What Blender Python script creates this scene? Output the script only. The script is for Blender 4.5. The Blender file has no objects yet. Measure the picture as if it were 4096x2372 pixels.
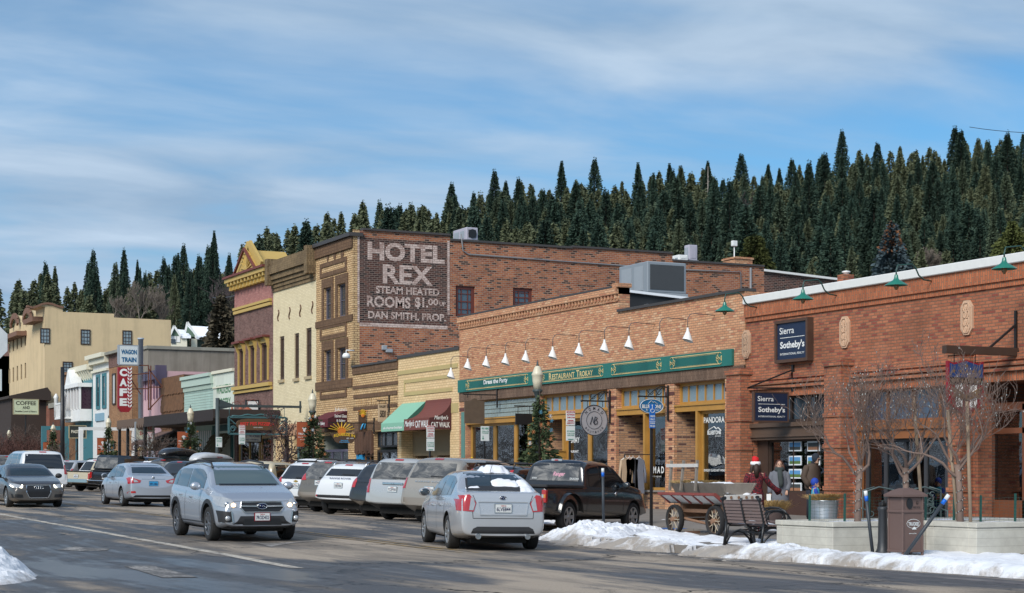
import bpy,bmesh,math,random
from mathutils import Vector,Matrix,noise
from mathutils.bvhtree import BVHTree
import numpy as np
random.seed(7)
SC=bpy.context.scene
COL=SC.collection
R=math.radians
# ---------------------------------------------------------------- camera
# world: +Y runs down the street (away), +X towards the brick shop fronts, facades stand on x = 30
HCAM=1.42;FPX=6989.0;CXP=2048.0;HZ=1893.6
CA,SA=math.cos(R(26.2)),math.sin(R(26.2))
cam=bpy.data.cameras.new('camera');camo=bpy.data.objects.new('camera',cam);COL.objects.link(camo)
camo.location=(0,0,HCAM);camo.rotation_euler=(R(90),0,R(-26.2))
cam.lens=FPX/4096*36;cam.sensor_width=36;cam.shift_y=(HZ-1186)/4096
cam.clip_start=.3;cam.clip_end=4000
SC.camera=camo
SC.view_settings.view_transform='Standard';SC.view_settings.look='None'
SC.view_settings.exposure=0.98;SC.view_settings.gamma=1
SC.render.resolution_x=1024;SC.render.resolution_y=593
SC.cycles.max_bounces=6;SC.cycles.transparent_max_bounces=12
SC.cycles.diffuse_bounces=3;SC.cycles.glossy_bounces=3
# ---------------------------------------------------------------- sky and sun
SUN_EL,SUN_AZ=R(38),Vector((-0.82,-0.57,0)).normalized()
W=bpy.data.worlds.new("World");SC.world=W;W.use_nodes=True
nt=W.node_tree;N=nt.nodes;L=nt.links
for n in list(N):N.remove(n)
def nd(t,**k):
 n=N.new(t)
 for a,b in k.items():setattr(n,a,b)
 return n
out=nd('ShaderNodeOutputWorld');bg=nd('ShaderNodeBackground');bg.inputs[1].default_value=.125
sky=nd('ShaderNodeTexSky',sky_type='NISHITA',sun_disc=False)
sky.sun_elevation=SUN_EL
sky.sun_rotation=math.atan2(SUN_AZ.x,SUN_AZ.y)
sky.air_density=1.0;sky.dust_density=.6;sky.ozone_density=1.6
tc=nd('ShaderNodeTexCoord')
sep=nd('ShaderNodeSeparateXYZ');L.new(tc.outputs['Generated'],sep.inputs[0])
# cloud layer: project the view ray on a high flat layer so the streaks flatten towards the horizon
mx=nd('ShaderNodeMath',operation='MAXIMUM');L.new(sep.outputs[2],mx.inputs[0]);mx.inputs[1].default_value=.0
ad=nd('ShaderNodeMath',operation='ADD');L.new(mx.outputs[0],ad.inputs[0]);ad.inputs[1].default_value=.13
dx=nd('ShaderNodeMath',operation='DIVIDE');L.new(sep.outputs[0],dx.inputs[0]);L.new(ad.outputs[0],dx.inputs[1])
dy=nd('ShaderNodeMath',operation='DIVIDE');L.new(sep.outputs[1],dy.inputs[0]);L.new(ad.outputs[0],dy.inputs[1])
cb=nd('ShaderNodeCombineXYZ');L.new(dx.outputs[0],cb.inputs[0]);L.new(dy.outputs[0],cb.inputs[1])
mp=nd('ShaderNodeMapping');mp.inputs['Rotation'].default_value=(0,0,R(-10));mp.inputs['Scale'].default_value=(.55,1.0,1);mp.inputs['Location'].default_value=(3.7,1.2,0)
L.new(cb.outputs[0],mp.inputs[0])
n1=nd('ShaderNodeTexNoise');n1.inputs['Scale'].default_value=.75;n1.inputs['Detail'].default_value=8;n1.inputs['Roughness'].default_value=.55;n1.inputs['Distortion'].default_value=.5
n2=nd('ShaderNodeTexNoise');n2.inputs['Scale'].default_value=3.2;n2.inputs['Detail'].default_value=5;n2.inputs['Roughness'].default_value=.5;n2.inputs['Distortion'].default_value=.3
L.new(mp.outputs[0],n1.inputs[0]);L.new(mp.outputs[0],n2.inputs[0])
ma=nd('ShaderNodeMath',operation='MULTIPLY_ADD');L.new(n2.outputs[0],ma.inputs[0]);ma.inputs[1].default_value=.45;L.new(n1.outputs[0],ma.inputs[2])
rp=nd('ShaderNodeMapRange');rp.inputs[1].default_value=.50;rp.inputs[2].default_value=.86;rp.interpolation_type='SMOOTHSTEP'
rp.inputs[3].default_value=.06;rp.inputs[4].default_value=1.0
L.new(ma.outputs[0],rp.inputs[0])
tint=nd('ShaderNodeMixRGB',blend_type='MULTIPLY');tint.inputs[0].default_value=1
tint.inputs[2].default_value=(.215,.40,.51,1);L.new(sky.outputs[0],tint.inputs[1])
cm=nd('ShaderNodeMixRGB');L.new(rp.outputs[0],cm.inputs[0]);L.new(tint.outputs[0],cm.inputs[1])
cc=nd('ShaderNodeMixRGB');cr_=nd('ShaderNodeMapRange');cr_.inputs[1].default_value=.36;cr_.inputs[2].default_value=.74;L.new(n2.outputs[0],cr_.inputs[0]);L.new(cr_.outputs[0],cc.inputs[0]);cc.inputs[1].default_value=(1.28,1.84,2.55,1);cc.inputs[2].default_value=(2.15,2.72,3.4,1);L.new(cc.outputs[0],cm.inputs[2])
L.new(cm.outputs[0],bg.inputs[0]);L.new(bg.outputs[0],out.inputs[0])
sun=bpy.data.lights.new('sun','SUN');suno=bpy.data.objects.new('sun',sun);COL.objects.link(suno)
sun.energy=1.85;sun.angle=R(28);sun.color=(1,.95,.88)
sd=Vector((SUN_AZ.x*math.cos(SUN_EL),SUN_AZ.y*math.cos(SUN_EL),math.sin(SUN_EL)))
suno.rotation_euler=sd.to_track_quat('Z','Y').to_euler()
# ---------------------------------------------------------------- photo geometry helpers (full-resolution pixels -> metres on known planes)
def yc(x,y):return SA*x+CA*y
def sy(u,x=30.0):# distance down the street of column u on the plane x
 r=(u-CXP)/FPX
 return x*(CA-SA*r)/(SA+CA*r)
def sx(u,y):# x of column u on the plane y
 r=(u-CXP)/FPX
 return y*(SA+CA*r)/(CA-SA*r)
def zz(v,x,y):return HCAM+(HZ-v)/FPX*yc(x,y)
def fz(u,v,x=30.0):return zz(v,x,sy(u,x))
def xyd(u,D):# point on column u at depth D along the view axis
 X=(u-CXP)/FPX*D
 return (CA*X+SA*D,-SA*X+CA*D)
def road_z(x,y):
 b=.0098*max(0,min(y,170)-28)
 if x>13:b -= .012*(min(x,17)-13)
 if x>17:b -= .030*(min(x,24.5)-17)
 if x<8:b -= .008*(8-max(x,0))
 return b
def walk_z(x,y):return .0060*max(0,min(y,170)-30)+.02+.018*(x-24.5 if x>24.5 else (x-24.5)*.4)
# ---------------------------------------------------------------- materials
MATS={}
class NB:
 def __init__(s,name):
  s.m=bpy.data.materials.new(name);s.m.use_nodes=True;s.t=s.m.node_tree
  s.b=s.t.nodes['Principled BSDF'];s.o=s.t.nodes['Material Output']
 def n(s,t,ins=None,**k):
  n=s.t.nodes.new(t)
  for a,b in k.items():setattr(n,a,b)
  for a,b in (ins or {}).items():
   if isinstance(b,bpy.types.NodeSocket):s.t.links.new(b,n.inputs[a])
   else:n.inputs[a].default_value=b
  return n
 def l(s,a,b):s.t.links.new(a,b)
 def set(s,**k):
  for a,b in k.items():
   i=s.b.inputs[a.replace('_',' ')]
   if isinstance(b,bpy.types.NodeSocket):s.l(b,i)
   else:i.default_value=b
 def math(s,op,a,b=0.0,c=0.0):return s.n('ShaderNodeMath',{0:a,1:b,2:c},operation=op).outputs[0]
 def mix(s,f,a,b,bt='MIX'):return s.n('ShaderNodeMixRGB',{0:f,1:a,2:b},blend_type=bt).outputs[0]
 def noise(s,vec,sc,det=4,rough=.55,dist=0):return s.n('ShaderNodeTexNoise',{'Vector':vec,'Scale':sc,'Detail':det,'Roughness':rough,'Distortion':dist})
 def ramp(s,f,a,b,lo=0.0,hi=1.0):return s.n('ShaderNodeMapRange',{0:f,1:a,2:b,3:lo,4:hi},clamp=True).outputs[0]
 def pos(s):return s.n('ShaderNodeNewGeometry').outputs['Position']
 def obj(s):return s.n('ShaderNodeTexCoord').outputs['Object']
 def map(s,v,loc=(0,0,0),rot=(0,0,0),sc=(1,1,1)):return s.n('ShaderNodeMapping',{0:v,'Location':loc,'Rotation':rot,'Scale':sc}).outputs[0]
 def bump(s,h,st=.3,d=.02):s.l(s.n('ShaderNodeBump',{'Height':h,'Strength':st,'Distance':d}).outputs[0],s.b.inputs['Normal'])
def c4(c):return (c[0],c[1],c[2],1)
def plain(name,col,rough=.6,metal=0,var=.12,scale=6,spec=.5,coat=0,emit=None,streak=0):
 if name in MATS:return MATS[name]
 b=NB(name)
 p=b.obj();n=b.noise(p,scale,5,.6)
 lo=tuple(c*(1-var) for c in col);hi=tuple(min(1,c*(1+var)) for c in col)
 b.set(Base_Color=b.mix(n.outputs[0],c4(lo),c4(hi)),Roughness=b.ramp(n.outputs[0],.3,.7,max(.02,rough-.07),min(1,rough+.07)),Metallic=metal)
 if streak:
  q=b.pos();sn=b.noise(b.map(q,sc=(1.6,1.6,.16)),1.0,6,.7);bn=b.noise(q,.35,4,.6);k=b.math('ADD',b.math('MULTIPLY',sn.outputs[0],.6),b.math('MULTIPLY',bn.outputs[0],.5));c0=b.b.inputs['Base Color'].links[0].from_socket;b.set(Base_Color=b.mix(b.ramp(k,.50,.72,0,streak),c0,(.10,.085,.06,1)))
 b.b.inputs['Specular IOR Level'].default_value=spec
 if coat:b.set(Coat_Weight=coat,Coat_Roughness=.06)
 if emit:b.set(Emission_Color=c4(emit[0]),Emission_Strength=emit[1])
 MATS[name]=b.m;return b.m
def brick(name,c1,c2,mortar,bw=.24,bh=.078,ms=.012,dirt=.35,dirtc=(.03,.02,.018),vert=False,stain=.0,stainc=(.6,.5,.45),dark=None,pale=None,msm=.2):
 if name in MATS:return MATS[name]
 b=NB(name);p=b.pos();s=b.n('ShaderNodeSeparateXYZ',{0:p})
 h=b.math('ADD',s.outputs[0],s.outputs[1])
 v=b.n('ShaderNodeCombineXYZ',{0:s.outputs[2],1:h} if vert else {0:h,1:s.outputs[2]}).outputs[0]
 br=b.n('ShaderNodeTexBrick',{'Vector':v,'Color1':(0,0,0,1),'Color2':(1,1,1,1),'Mortar':(.5,.5,.5,1),'Scale':1,'Mortar Size':ms,'Mortar Smooth':msm,'Brick Width':bw,'Row Height':bh})
 rnd=br.outputs[0]
 base=b.mix(rnd,c4(c1),c4(c2))
 wn=b.noise(p,1.3,6,.65)
 if dark:# scattered darker bricks
  base=b.mix(b.ramp(rnd,.80,.86),base,c4(dark))
 if pale:base=b.mix(b.ramp(rnd,.14,.10),base,c4(pale))
 base=b.mix(br.outputs['Fac'],base,c4(mortar))
 base=b.mix(b.ramp(wn.outputs[0],.45,.75,0,dirt),base,c4(dirtc))
 if stain:
  sn=b.noise(b.map(p,sc=(1,1,.45)),.9,6,.7)
  base=b.mix(b.ramp(sn.outputs[0],.56,.74,0,stain),base,c4(stainc))
 fine=b.noise(p,30,3,.6)
 base=b.mix(.35,base,b.mix(1,base,b.ramp(fine.outputs[0],.3,.7,.6,1.4),'MULTIPLY'))
 b.set(Base_Color=base,Roughness=.88)
 b.b.inputs['Specular IOR Level'].default_value=.25
 b.bump(b.math('ADD',b.math('MULTIPLY',br.outputs['Fac'],-1.0),b.math('MULTIPLY',fine.outputs[0],.4)),.6,.012)
 MATS[name]=b.m;return b.m
def metal_or(name,col,**k):return plain(name,col,**k)
GLASS_DARK=NB('window_glass');GLASS_DARK.set(Base_Color=(.035,.045,.055,1),Roughness=.07);GLASS_DARK.b.inputs['Specular IOR Level'].default_value=.9;GLASS_DARK=GLASS_DARK.m
def shop_glass():
 b=NB('shop_glass');tr=b.n('ShaderNodeBsdfTransparent',{0:(.86,.93,.90,1)});gl=b.n('ShaderNodeBsdfGlossy',{0:(.9,.95,1,1),'Roughness':.02})
 fr=b.n('ShaderNodeFresnel',{'IOR':1.75});nz=b.noise(b.pos(),.9,3)
 b.l(b.n('ShaderNodeBump',{'Height':nz.outputs[0],'Strength':.12,'Distance':.05}).outputs[0],gl.inputs['Normal'])
 f=b.math('MULTIPLY_ADD',fr.outputs[0],.9,.10)
 mxx=b.n('ShaderNodeMixShader',{0:f,1:tr.outputs[0],2:gl.outputs[0]});b.l(mxx.outputs[0],b.o.inputs[0]);return b.m
SHOP_GLASS=shop_glass()
# ---------------------------------------------------------------- mesh builder
class MB:
 def __init__(s):s.v=[];s.f=[];s.m=[];s.s=[]
 def add(s,vs,fs,mi=0,smooth=False):
  o=len(s.v);s.v.extend([tuple(v) for v in vs])
  for f in fs:s.f.append(tuple(i+o for i in f));s.m.append(mi);s.s.append(smooth)
  return s
 def box(s,x0,x1,y0,y1,z0,z1,mi=0):
  if x0>x1:x0,x1=x1,x0
  if y0>y1:y0,y1=y1,y0
  if z0>z1:z0,z1=z1,z0
  v=[(x0,y0,z0),(x1,y0,z0),(x1,y1,z0),(x0,y1,z0),(x0,y0,z1),(x1,y0,z1),(x1,y1,z1),(x0,y1,z1)]
  return s.add(v,[(0,3,2,1),(4,5,6,7),(0,1,5,4),(1,2,6,5),(2,3,7,6),(3,0,4,7)],mi)
 def bbox(s,x0,x1,y0,y1,z0,z1,c=.01,mi=0):# box with chamfered edges
  xs=(x0+c,x1-c);ys=(y0+c,y1-c);zs=(z0+c,z1-c)
  bm=bmesh.new();r=bmesh.ops.create_cube(bm,size=1)
  for v in bm.verts:v.co=Vector((x0 if v.co.x<0 else x1,y0 if v.co.y<0 else y1,z0 if v.co.z<0 else z1))
  bmesh.ops.bevel(bm,geom=bm.edges[:],offset=c,segments=1,affect='EDGES')
  return s.bm(bm,mi)
 def bm(s,bm,mi=0,smooth=False):
  bm.verts.index_update();s.add([v.co[:] for v in bm.verts],[[v.index for v in f.verts] for f in bm.faces],mi,smooth);bm.free();return s
 def bar(s,p0,p1,w,h=None,mi=0,up=(0,0,1)):# rectangular bar between two points
  h=h or w;p0=Vector(p0);p1=Vector(p1);d=(p1-p0).normalized();u=Vector(up)
  if abs(d.dot(u))>.95:u=Vector((1,0,0)) if abs(d.x)<.9 else Vector((0,1,0))
  a=d.cross(u).normalized()*w/2;b_=a.cross(d).normalized()*h/2
  v=[p0-a-b_,p0+a-b_,p0+a+b_,p0-a+b_,p1-a-b_,p1+a-b_,p1+a+b_,p1-a+b_]
  return s.add(v,[(0,3,2,1),(4,5,6,7),(0,1,5,4),(1,2,6,5),(2,3,7,6),(3,0,4,7)],mi)
 def tube(s,pts,r,n=8,mi=0,smooth=True,caps=True):
  pts=[Vector(p) for p in pts];rs=r if isinstance(r,(list,tuple)) else [r]*len(pts)
  vs=[];prev=None
  for i,p in enumerate(pts):
   d=(pts[min(i+1,len(pts)-1)]-pts[max(i-1,0)]).normalized()
   if prev is None:
    u=Vector((0,0,1)) if abs(d.z)<.9 else Vector((1,0,0));a=d.cross(u).normalized()
   else:
    a=(prev -d*prev.dot(d));a=a.normalized() if a.length>1e-5 else d.orthogonal().normalized()
   prev=a;b_=d.cross(a)
   for k in range(n):
    t=2*math.pi*k/n;vs.append(p+(a*math.cos(t)+b_*math.sin(t))*rs[i])
  fs=[(i*n+k,i*n+(k+1) % n,(i+1)*n+(k+1) % n,(i+1)*n+k) for i in range(len(pts)-1) for k in range(n)]
  s.add(vs,fs,mi,smooth)
  if caps:
   o=len(s.v)-len(vs);s.f.append(tuple(o+k for k in reversed(range(n))));s.m.append(mi);s.s.append(False)
   s.f.append(tuple(o+(len(pts)-1)*n+k for k in range(n)));s.m.append(mi);s.s.append(False)
  return s
 def lathe(s,prof,c=(0,0,0),n=16,mi=0,axis='z',smooth=True,sx_=1,sy_=1,caps=True):
  vs=[]
  for r,h in prof:
   for k in range(n):
    t=2*math.pi*k/n;a,b_=r*math.cos(t)*sx_,r*math.sin(t)*sy_
    q=(a,b_,h) if axis=='z' else ((h,a,b_) if axis=='x' else (b_,h,a))
    vs.append((c[0]+q[0],c[1]+q[1],c[2]+q[2]))
  fs=[(i*n+k,i*n+(k+1) % n,(i+1)*n+(k+1) % n,(i+1)*n+k) for i in range(len(prof)-1) for k in range(n)]
  s.add(vs,fs,mi,smooth)
  o=len(s.v)-len(vs)
  if caps and prof[0][0]>1e-4:s.f.append(tuple(o+k for k in reversed(range(n))));s.m.append(mi);s.s.append(False)
  if caps and prof[-1][0]>1e-4:s.f.append(tuple(o+(len(prof)-1)*n+k for k in range(n)));s.m.append(mi);s.s.append(False)
  return s
 def prism(s,poly,axis,a0,a1,mi=0):# polygon (2D, in the two other axes in order) extruded along axis
  def q(p,a):return {'x':(a,p[0],p[1]),'y':(p[0],a,p[1]),'z':(p[0],p[1],a)}[axis]
  n=len(poly);vs=[q(p,a0) for p in poly]+[q(p,a1) for p in poly]
  return s.add(vs,[tuple(range(n)),tuple(reversed(range(n,2*n)))]+[(i,(i+1) % n,n+(i+1) % n,n+i) for i in range(n)],mi)
 def sphere(s,c,r,nu=12,nv=8,mi=0):
  r=(r,r,r) if not isinstance(r,(tuple,list)) else r
  prof=[(math.sin(math.pi*i/nv),-math.cos(math.pi*i/nv)) for i in range(nv+1)]
  vs=[];
  for pr,h in prof:
   for k in range(nu):
    t=2*math.pi*k/nu;vs.append((c[0]+pr*math.cos(t)*r[0],c[1]+pr*math.sin(t)*r[1],c[2]+h*r[2]))
  return s.add(vs,[(i*nu+k,i*nu+(k+1) % nu,(i+1)*nu+(k+1) % nu,(i+1)*nu+k) for i in range(nv) for k in range(nu)],mi,True)
 def quad(s,a,b,c,d,mi=0):return s.add([a,b,c,d],[(0,1,2,3)],mi)
 # rectangles on street-facing planes (x = const, seen from -x) with real openings
 def wallx(s,x,y0,y1,z0,z1,holes=(),depth=.25,mi=0,back=True):
  ys=sorted({y0,y1,*[min(max(h[0],y0),y1) for h in holes],*[min(max(h[1],y0),y1) for h in holes]})
  zs=sorted({z0,z1,*[min(max(h[2],z0),z1) for h in holes],*[min(max(h[3],z0),z1) for h in holes]})
  for i in range(len(ys)-1):
   for j in range(len(zs)-1):
    cy,cz=(ys[i]+ys[i+1])/2,(zs[j]+zs[j+1])/2
    if any(h[0]<cy<h[1] and h[2]<cz<h[3] for h in holes):continue
    s.quad((x,ys[i+1],zs[j]),(x,ys[i],zs[j]),(x,ys[i],zs[j+1]),(x,ys[i+1],zs[j+1]),mi)
  for a,b_,c,d in holes:
   X=x+depth
   s.quad((x,a,c),(X,a,c),(X,a,d),(x,a,d),mi);s.quad((x,b_,c),(x,b_,d),(X,b_,d),(X,b_,c),mi)
   s.quad((x,a,d),(X,a,d),(X,b_,d),(x,b_,d),mi);s.quad((x,a,c),(x,b_,c),(X,b_,c),(X,a,c),mi)
  return s
 def wally(s,y,x0,x1,z0,z1,holes=(),depth=.2,mi=0):
  o=len(s.v);t=MB();t.wallx(y,x0,x1,z0,z1,holes,depth,mi)
  s.add([(b_,a,c) for a,b_,c in t.v],[tuple(reversed(f)) for f in t.f],mi);return s
 def obj(s,name,mat=None,parent=None,local=False,smooth_angle=None,root_shift=True):
  me=bpy.data.meshes.new(name)
  off=Vector((0,0,0))
  if parent is not None and not local:off=wloc(parent)
  V=[(a-off.x,b_-off.y,c-off.z) for a,b_,c in s.v]
  me.from_pydata(V,[],s.f);me.polygons.foreach_set('material_index',s.m);me.polygons.foreach_set('use_smooth',s.s)
  for m in (mat if isinstance(mat,(list,tuple)) else [mat]):
   if m:me.materials.append(m)
  if smooth_angle:
   me.polygons.foreach_set('use_smooth',[True]*len(me.polygons));me.set_sharp_from_angle(angle=R(smooth_angle))
  me.update()
  o=bpy.data.objects.new(name,me);COL.objects.link(o)
  if parent is not None:o.parent=parent
  return o
def wloc(o):
 v=Vector((0,0,0))
 while o is not None:v += o.location;o=o.parent
 return v
def tag(o,label,cat=None,group=None,kind=None):
 if label:o['label']=label
 if cat:o['category']=cat
 if group:o['group']=group
 if kind:o['kind']=kind
 return o
def thing(name,label,cat,loc=(0,0,0),rz=0,group=None):
 o=bpy.data.objects.new(name,None);COL.objects.link(o);o.location=loc;o.rotation_euler=(0,0,rz);o.empty_display_size=.2
 return tag(o,label,cat,group)
def copy_tree(o,parent=None):
 c=o.copy();COL.objects.link(c);c.parent=parent
 for ch in o.children:copy_tree(ch,c)
 return c
 # ---------------------------------------------------------------- lettering
_TC={}
def text_geo(body,bold=0.0,shear=0.0):
 k=(body,bold,shear)
 if k not in _TC:
  cu=bpy.data.curves.new('t','FONT');cu.body=body;cu.size=1;cu.offset=bold;cu.shear=shear;cu.resolution_u=3;cu.fill_mode='FRONT'
  o=bpy.data.objects.new('t',cu);me=bpy.data.meshes.new_from_object(o)
  vs=[tuple(v.co[:2]) for v in me.vertices];fs=[tuple(p.vertices) for p in me.polygons]
  bpy.data.objects.remove(o);bpy.data.meshes.remove(me);bpy.data.curves.remove(cu)
  _TC[k]=(vs,fs)
 return _TC[k]
def text(mb,body,o,right,up,w,h,bold=.012,mi=0,shear=0,arc=0,slope=0):
 """letters fitted in the w x h rectangle whose lower left corner is o; arc bends the line upwards in its middle"""
 vs,fs=text_geo(body,bold,shear)
 if not vs:return
 x0=min(v[0] for v in vs);x1=max(v[0] for v in vs);y0=min(v[1] for v in vs);y1=max(v[1] for v in vs)
 o=Vector(o);right=Vector(right);up=Vector(up);out_=[]
 for a,b_ in vs:
  a=(a-x0)/(x1-x0)*w;b_=(b_-y0)/(y1-y0)*h
  b_ += arc*(1-(2*a/w-1)**2)+slope*a
  out_.append(o+right*a+up*b_)
 mb.add(out_,fs,mi)
def textx(mb,body,x,yl,z,w,h,**k):text(mb,body,(x,yl,z),(0,-1,0),(0,0,1),w,h,**k) # on a street-facing plane, yl = its left end
def texty(mb,body,xl,y,z,w,h,**k):text(mb,body,(xl,y,z),(1,0,0),(0,0,1),w,h,**k) # on a plane facing the camera end of the street
# ================================================================ ground
def asphalt():
 b=NB('wet_asphalt');p=b.pos();s=b.n('ShaderNodeSeparateXYZ',{0:p})
 streak=b.noise(b.map(p,rot=(0,0,R(3)),sc=(1.0,.10,1)),1.1,6,.62,.4)
 blot=b.noise(b.map(p,sc=(1,.55,1)),.22,5,.6,.6)
 fine=b.noise(p,26,4,.7);grain=b.noise(p,90,2,.6)
 wl=b.ramp(s.outputs[0],11.0,6.0,0,.13) # wetter towards the near side of the street
 mmm=b.math('ADD',b.math('MULTIPLY_ADD',streak.outputs[0],.75,b.math('MULTIPLY',blot.outputs[0],.75)),wl)
 wet=b.ramp(mmm,.70,.82)
 sand=b.ramp(b.math('ADD',b.noise(b.map(p,loc=(9,3,0),sc=(1,.16,1)),.75,6,.65,.6).outputs[0],b.math('MULTIPLY',wl,-.5)),.40,.55)
 dry=b.mix(b.ramp(fine.outputs[0],.3,.7),(.150,.128,.108,1),(.215,.185,.155,1))
 sandc=b.mix(b.ramp(fine.outputs[0],.3,.7),(.33,.27,.21,1),(.45,.37,.29,1))
 base=b.mix(b.math('MULTIPLY',sand,.85),dry,sandc)
 base=b.mix(wet,base,b.mix(fine.outputs[0],(.050,.048,.048,1),(.088,.083,.082,1)))
 vo=b.n('ShaderNodeTexVoronoi',{'Vector':b.n('ShaderNodeVectorMath',{0:p,1:b.n('ShaderNodeVectorMath',{0:b.noise(p,.8,4,.7).outputs[1],3:1.6},operation='SCALE').outputs[0]},operation='ADD').outputs[0],'Scale':.21},feature='DISTANCE_TO_EDGE')
 vo2=b.n('ShaderNodeTexVoronoi',{'Vector':b.n('ShaderNodeVectorMath',{0:b.map(p,sc=(1,.6,1)),1:b.n('ShaderNodeVectorMath',{0:b.noise(p,1.5,4,.7).outputs[1],3:.9},operation='SCALE').outputs[0]},operation='ADD').outputs[0],'Scale':.62},feature='DISTANCE_TO_EDGE')
 cr=b.math('MAXIMUM',b.ramp(vo.outputs[0],.009,.004),b.math('MULTIPLY',b.ramp(vo2.outputs[0],.016,.006),b.ramp(blot.outputs[0],.45,.55,0,.8)))
 salt=b.ramp(b.noise(b.map(p,sc=(1,.25,1)),4.5,8,.8).outputs[0],.56,.72,0,.55)
 base=b.mix(salt,base,(.34,.31,.28,1));base=b.mix(cr,base,(.02,.02,.02,1))
 base=b.mix(.4,base,b.mix(1,base,b.ramp(grain.outputs[0],.35,.65,.5,1.5),'MULTIPLY'))
 puddle=b.ramp(mmm,.86,.96)
 rough=b.math('MULTIPLY_ADD',wet,-.28,.86);rough=b.math('MULTIPLY_ADD',puddle,-.27,rough)
 b.set(Base_Color=base,Roughness=rough)
 b.l(b.math('MULTIPLY_ADD',wet,.35,.15),b.b.inputs['Specular IOR Level'])
 b.bump(b.math('MULTIPLY',b.math('ADD',fine.outputs[0],grain.outputs[0]),b.math('SUBTRACT',1.0,puddle)),.35,.01)
 return b.m
ASPHALT=asphalt()
def grid(x0,x1,y0,y1,nx,ny,zf,name,mat,ys=None):
 xs=np.linspace(x0,x1,nx+1);ys=np.linspace(y0,y1,ny+1) if ys is None else ys
 v=[(x,y,zf(x,y)) for y in ys for x in xs];n=len(xs)
 f=[(j*n+i,j*n+i+1,(j+1)*n+i+1,(j+1)*n+i) for j in range(len(ys)-1) for i in range(n-1)]
 mb=MB();mb.add(v,f,0,True);return mb.obj(name,mat)
rd=grid(-40,24.5,-15,330,43,115,road_z,'road',ASPHALT);tag(rd,'wet patched asphalt street with sandy streaks',kind='structure')
# terrain under everything, rising to the wooded hill behind the shops
EARTH=NB('earth');_p=EARTH.pos();_n=EARTH.noise(_p,.06,6,.65)
_sn=EARTH.ramp(EARTH.noise(_p,.11,5,.7).outputs[0],.50,.58)
EARTH.set(Base_Color=EARTH.mix(_sn,EARTH.mix(_n.outputs[0],(.045,.036,.026,1),(.09,.07,.05,1)),(.75,.78,.82,1)),Roughness=.95);EARTH=EARTH.m
def hill_z(x,y):
 """height of the land: D is the depth from the viewer, A the bearing (photo column)"""
 D=yc(x,y)
 if D<60:return -.6
 u=CXP+FPX*(CA*x-SA*y)/D
 # ridge height (pixel row of the crest ground) falls from right to left
 us=(-6000,0,500,900,1251,1700,2064,2500,2950,3982,9000)
 hs=(24,29,36,42,52,60,67,70,72,81,90)
 H=np.interp(u,us,hs)
 t=min(1,max(0,(D-170)/(520-170)))
 return -.4+H*(t**1.1)+(0 if D<210 else 1.2*noise.noise(Vector((x*.03,y*.03,0))))
def terr():
 v=[];f=[]
 Ds=[-60,20,60,90,120,150,180,210,240,270,300,330,360,390,420,450,480,520,560,700,1200,2600]
 us=list(range(-16000,20001,800))
 for D in Ds:
  for u in us:
   x,y=xyd(u,D) if D>0 else (u*.05,-60)
   z=hill_z(x,y) if D<530 else hill_z(*xyd(u,520))*max(0,1-(D-520)/1500)
   if D<=90 :z=-.75
   v.append((x,y,z))
 n=len(us)
 for j in range(len(Ds)-1):
  for i in range(n-1):f.append((j*n+i,j*n+i+1,(j+1)*n+i+1,(j+1)*n+i))
 mb=MB();mb.add(v,f,0,True);return mb.obj('terrain',EARTH)
tag(terr(),'wooded hillside with patches of snow rising behind the shops',kind='structure')
# sidewalk: bulb-out near the camera, then set back behind the angled parking
CONC=NB('sidewalk_concrete');_p=CONC.pos();_a=CONC.noise(_p,.7,6,.65);_b=CONC.noise(_p,25,4,.6)
_br=CONC.n('ShaderNodeTexBrick',{'Vector':_p,'Color1':(1,1,1,1),'Color2':(.92,.92,.92,1),'Mortar':(.45,.45,.45,1),'Scale':1,'Mortar Size':.012,'Brick Width':1.5,'Row Height':1.5,'Mortar Smooth':.1},offset=0)
_c=CONC.mix(_a.outputs[0],(.13,.115,.10,1),(.30,.27,.24,1));_c=CONC.mix(CONC.ramp(_b.outputs[0],.3,.7,0,.3),_c,(.16,.14,.12,1))
CONC.set(Base_Color=CONC.mix(1,_c,_br.outputs[0],'MULTIPLY'),Roughness=.85);CONC=CONC.m
def curve_x(y):# x of the kerb line at distance y
 if y<31:return 17.0+.05*max(0,27-y)
 if y<39:
  t=(y-31)/8;t=t*t*(3-2*t);return 17.0+7.5*t
 return 24.5
def sidewalk():
 ys=list(np.arange(2,30,2))+list(np.arange(30,39,.4))+list(np.arange(39,175,3))
 V=[];F=[];m=9
 for y in ys:
  e=curve_x(y)
  V.append((e,y,road_z(e,y)-.05));V.append((e,y,road_z(e,y)+.14));V.append((e+.16,y,road_z(e,y)+.15))
  x1=31.5
  for k in range(1,m):
   x=e+.16+(x1-e-.16)*k/(m-1);w=min(1,(x-e)/2.0)
   V.append((x,y,(road_z(e,y)+.15)*(1-w)+walk_z(x,y)*w))
 n=m+2
 F=[(j*n+i,j*n+i+1,(j+1)*n+i+1,(j+1)*n+i) for j in range(len(ys)-1) for i in range(n-1)]
 mb=MB();mb.add(V,[tuple(reversed(f)) for f in F],0,False);return mb.obj('sidewalk',CONC)
tag(sidewalk(),'grey concrete sidewalk in front of the shops',kind='structure')
def top_z(x,y):
 e=curve_x(y)
 if x<e:return road_z(x,y)
 w=min(1,(x-e-.16)/2.0)
 return (road_z(e,y)+.15)*(1-w)+walk_z(x,y)*w
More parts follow.
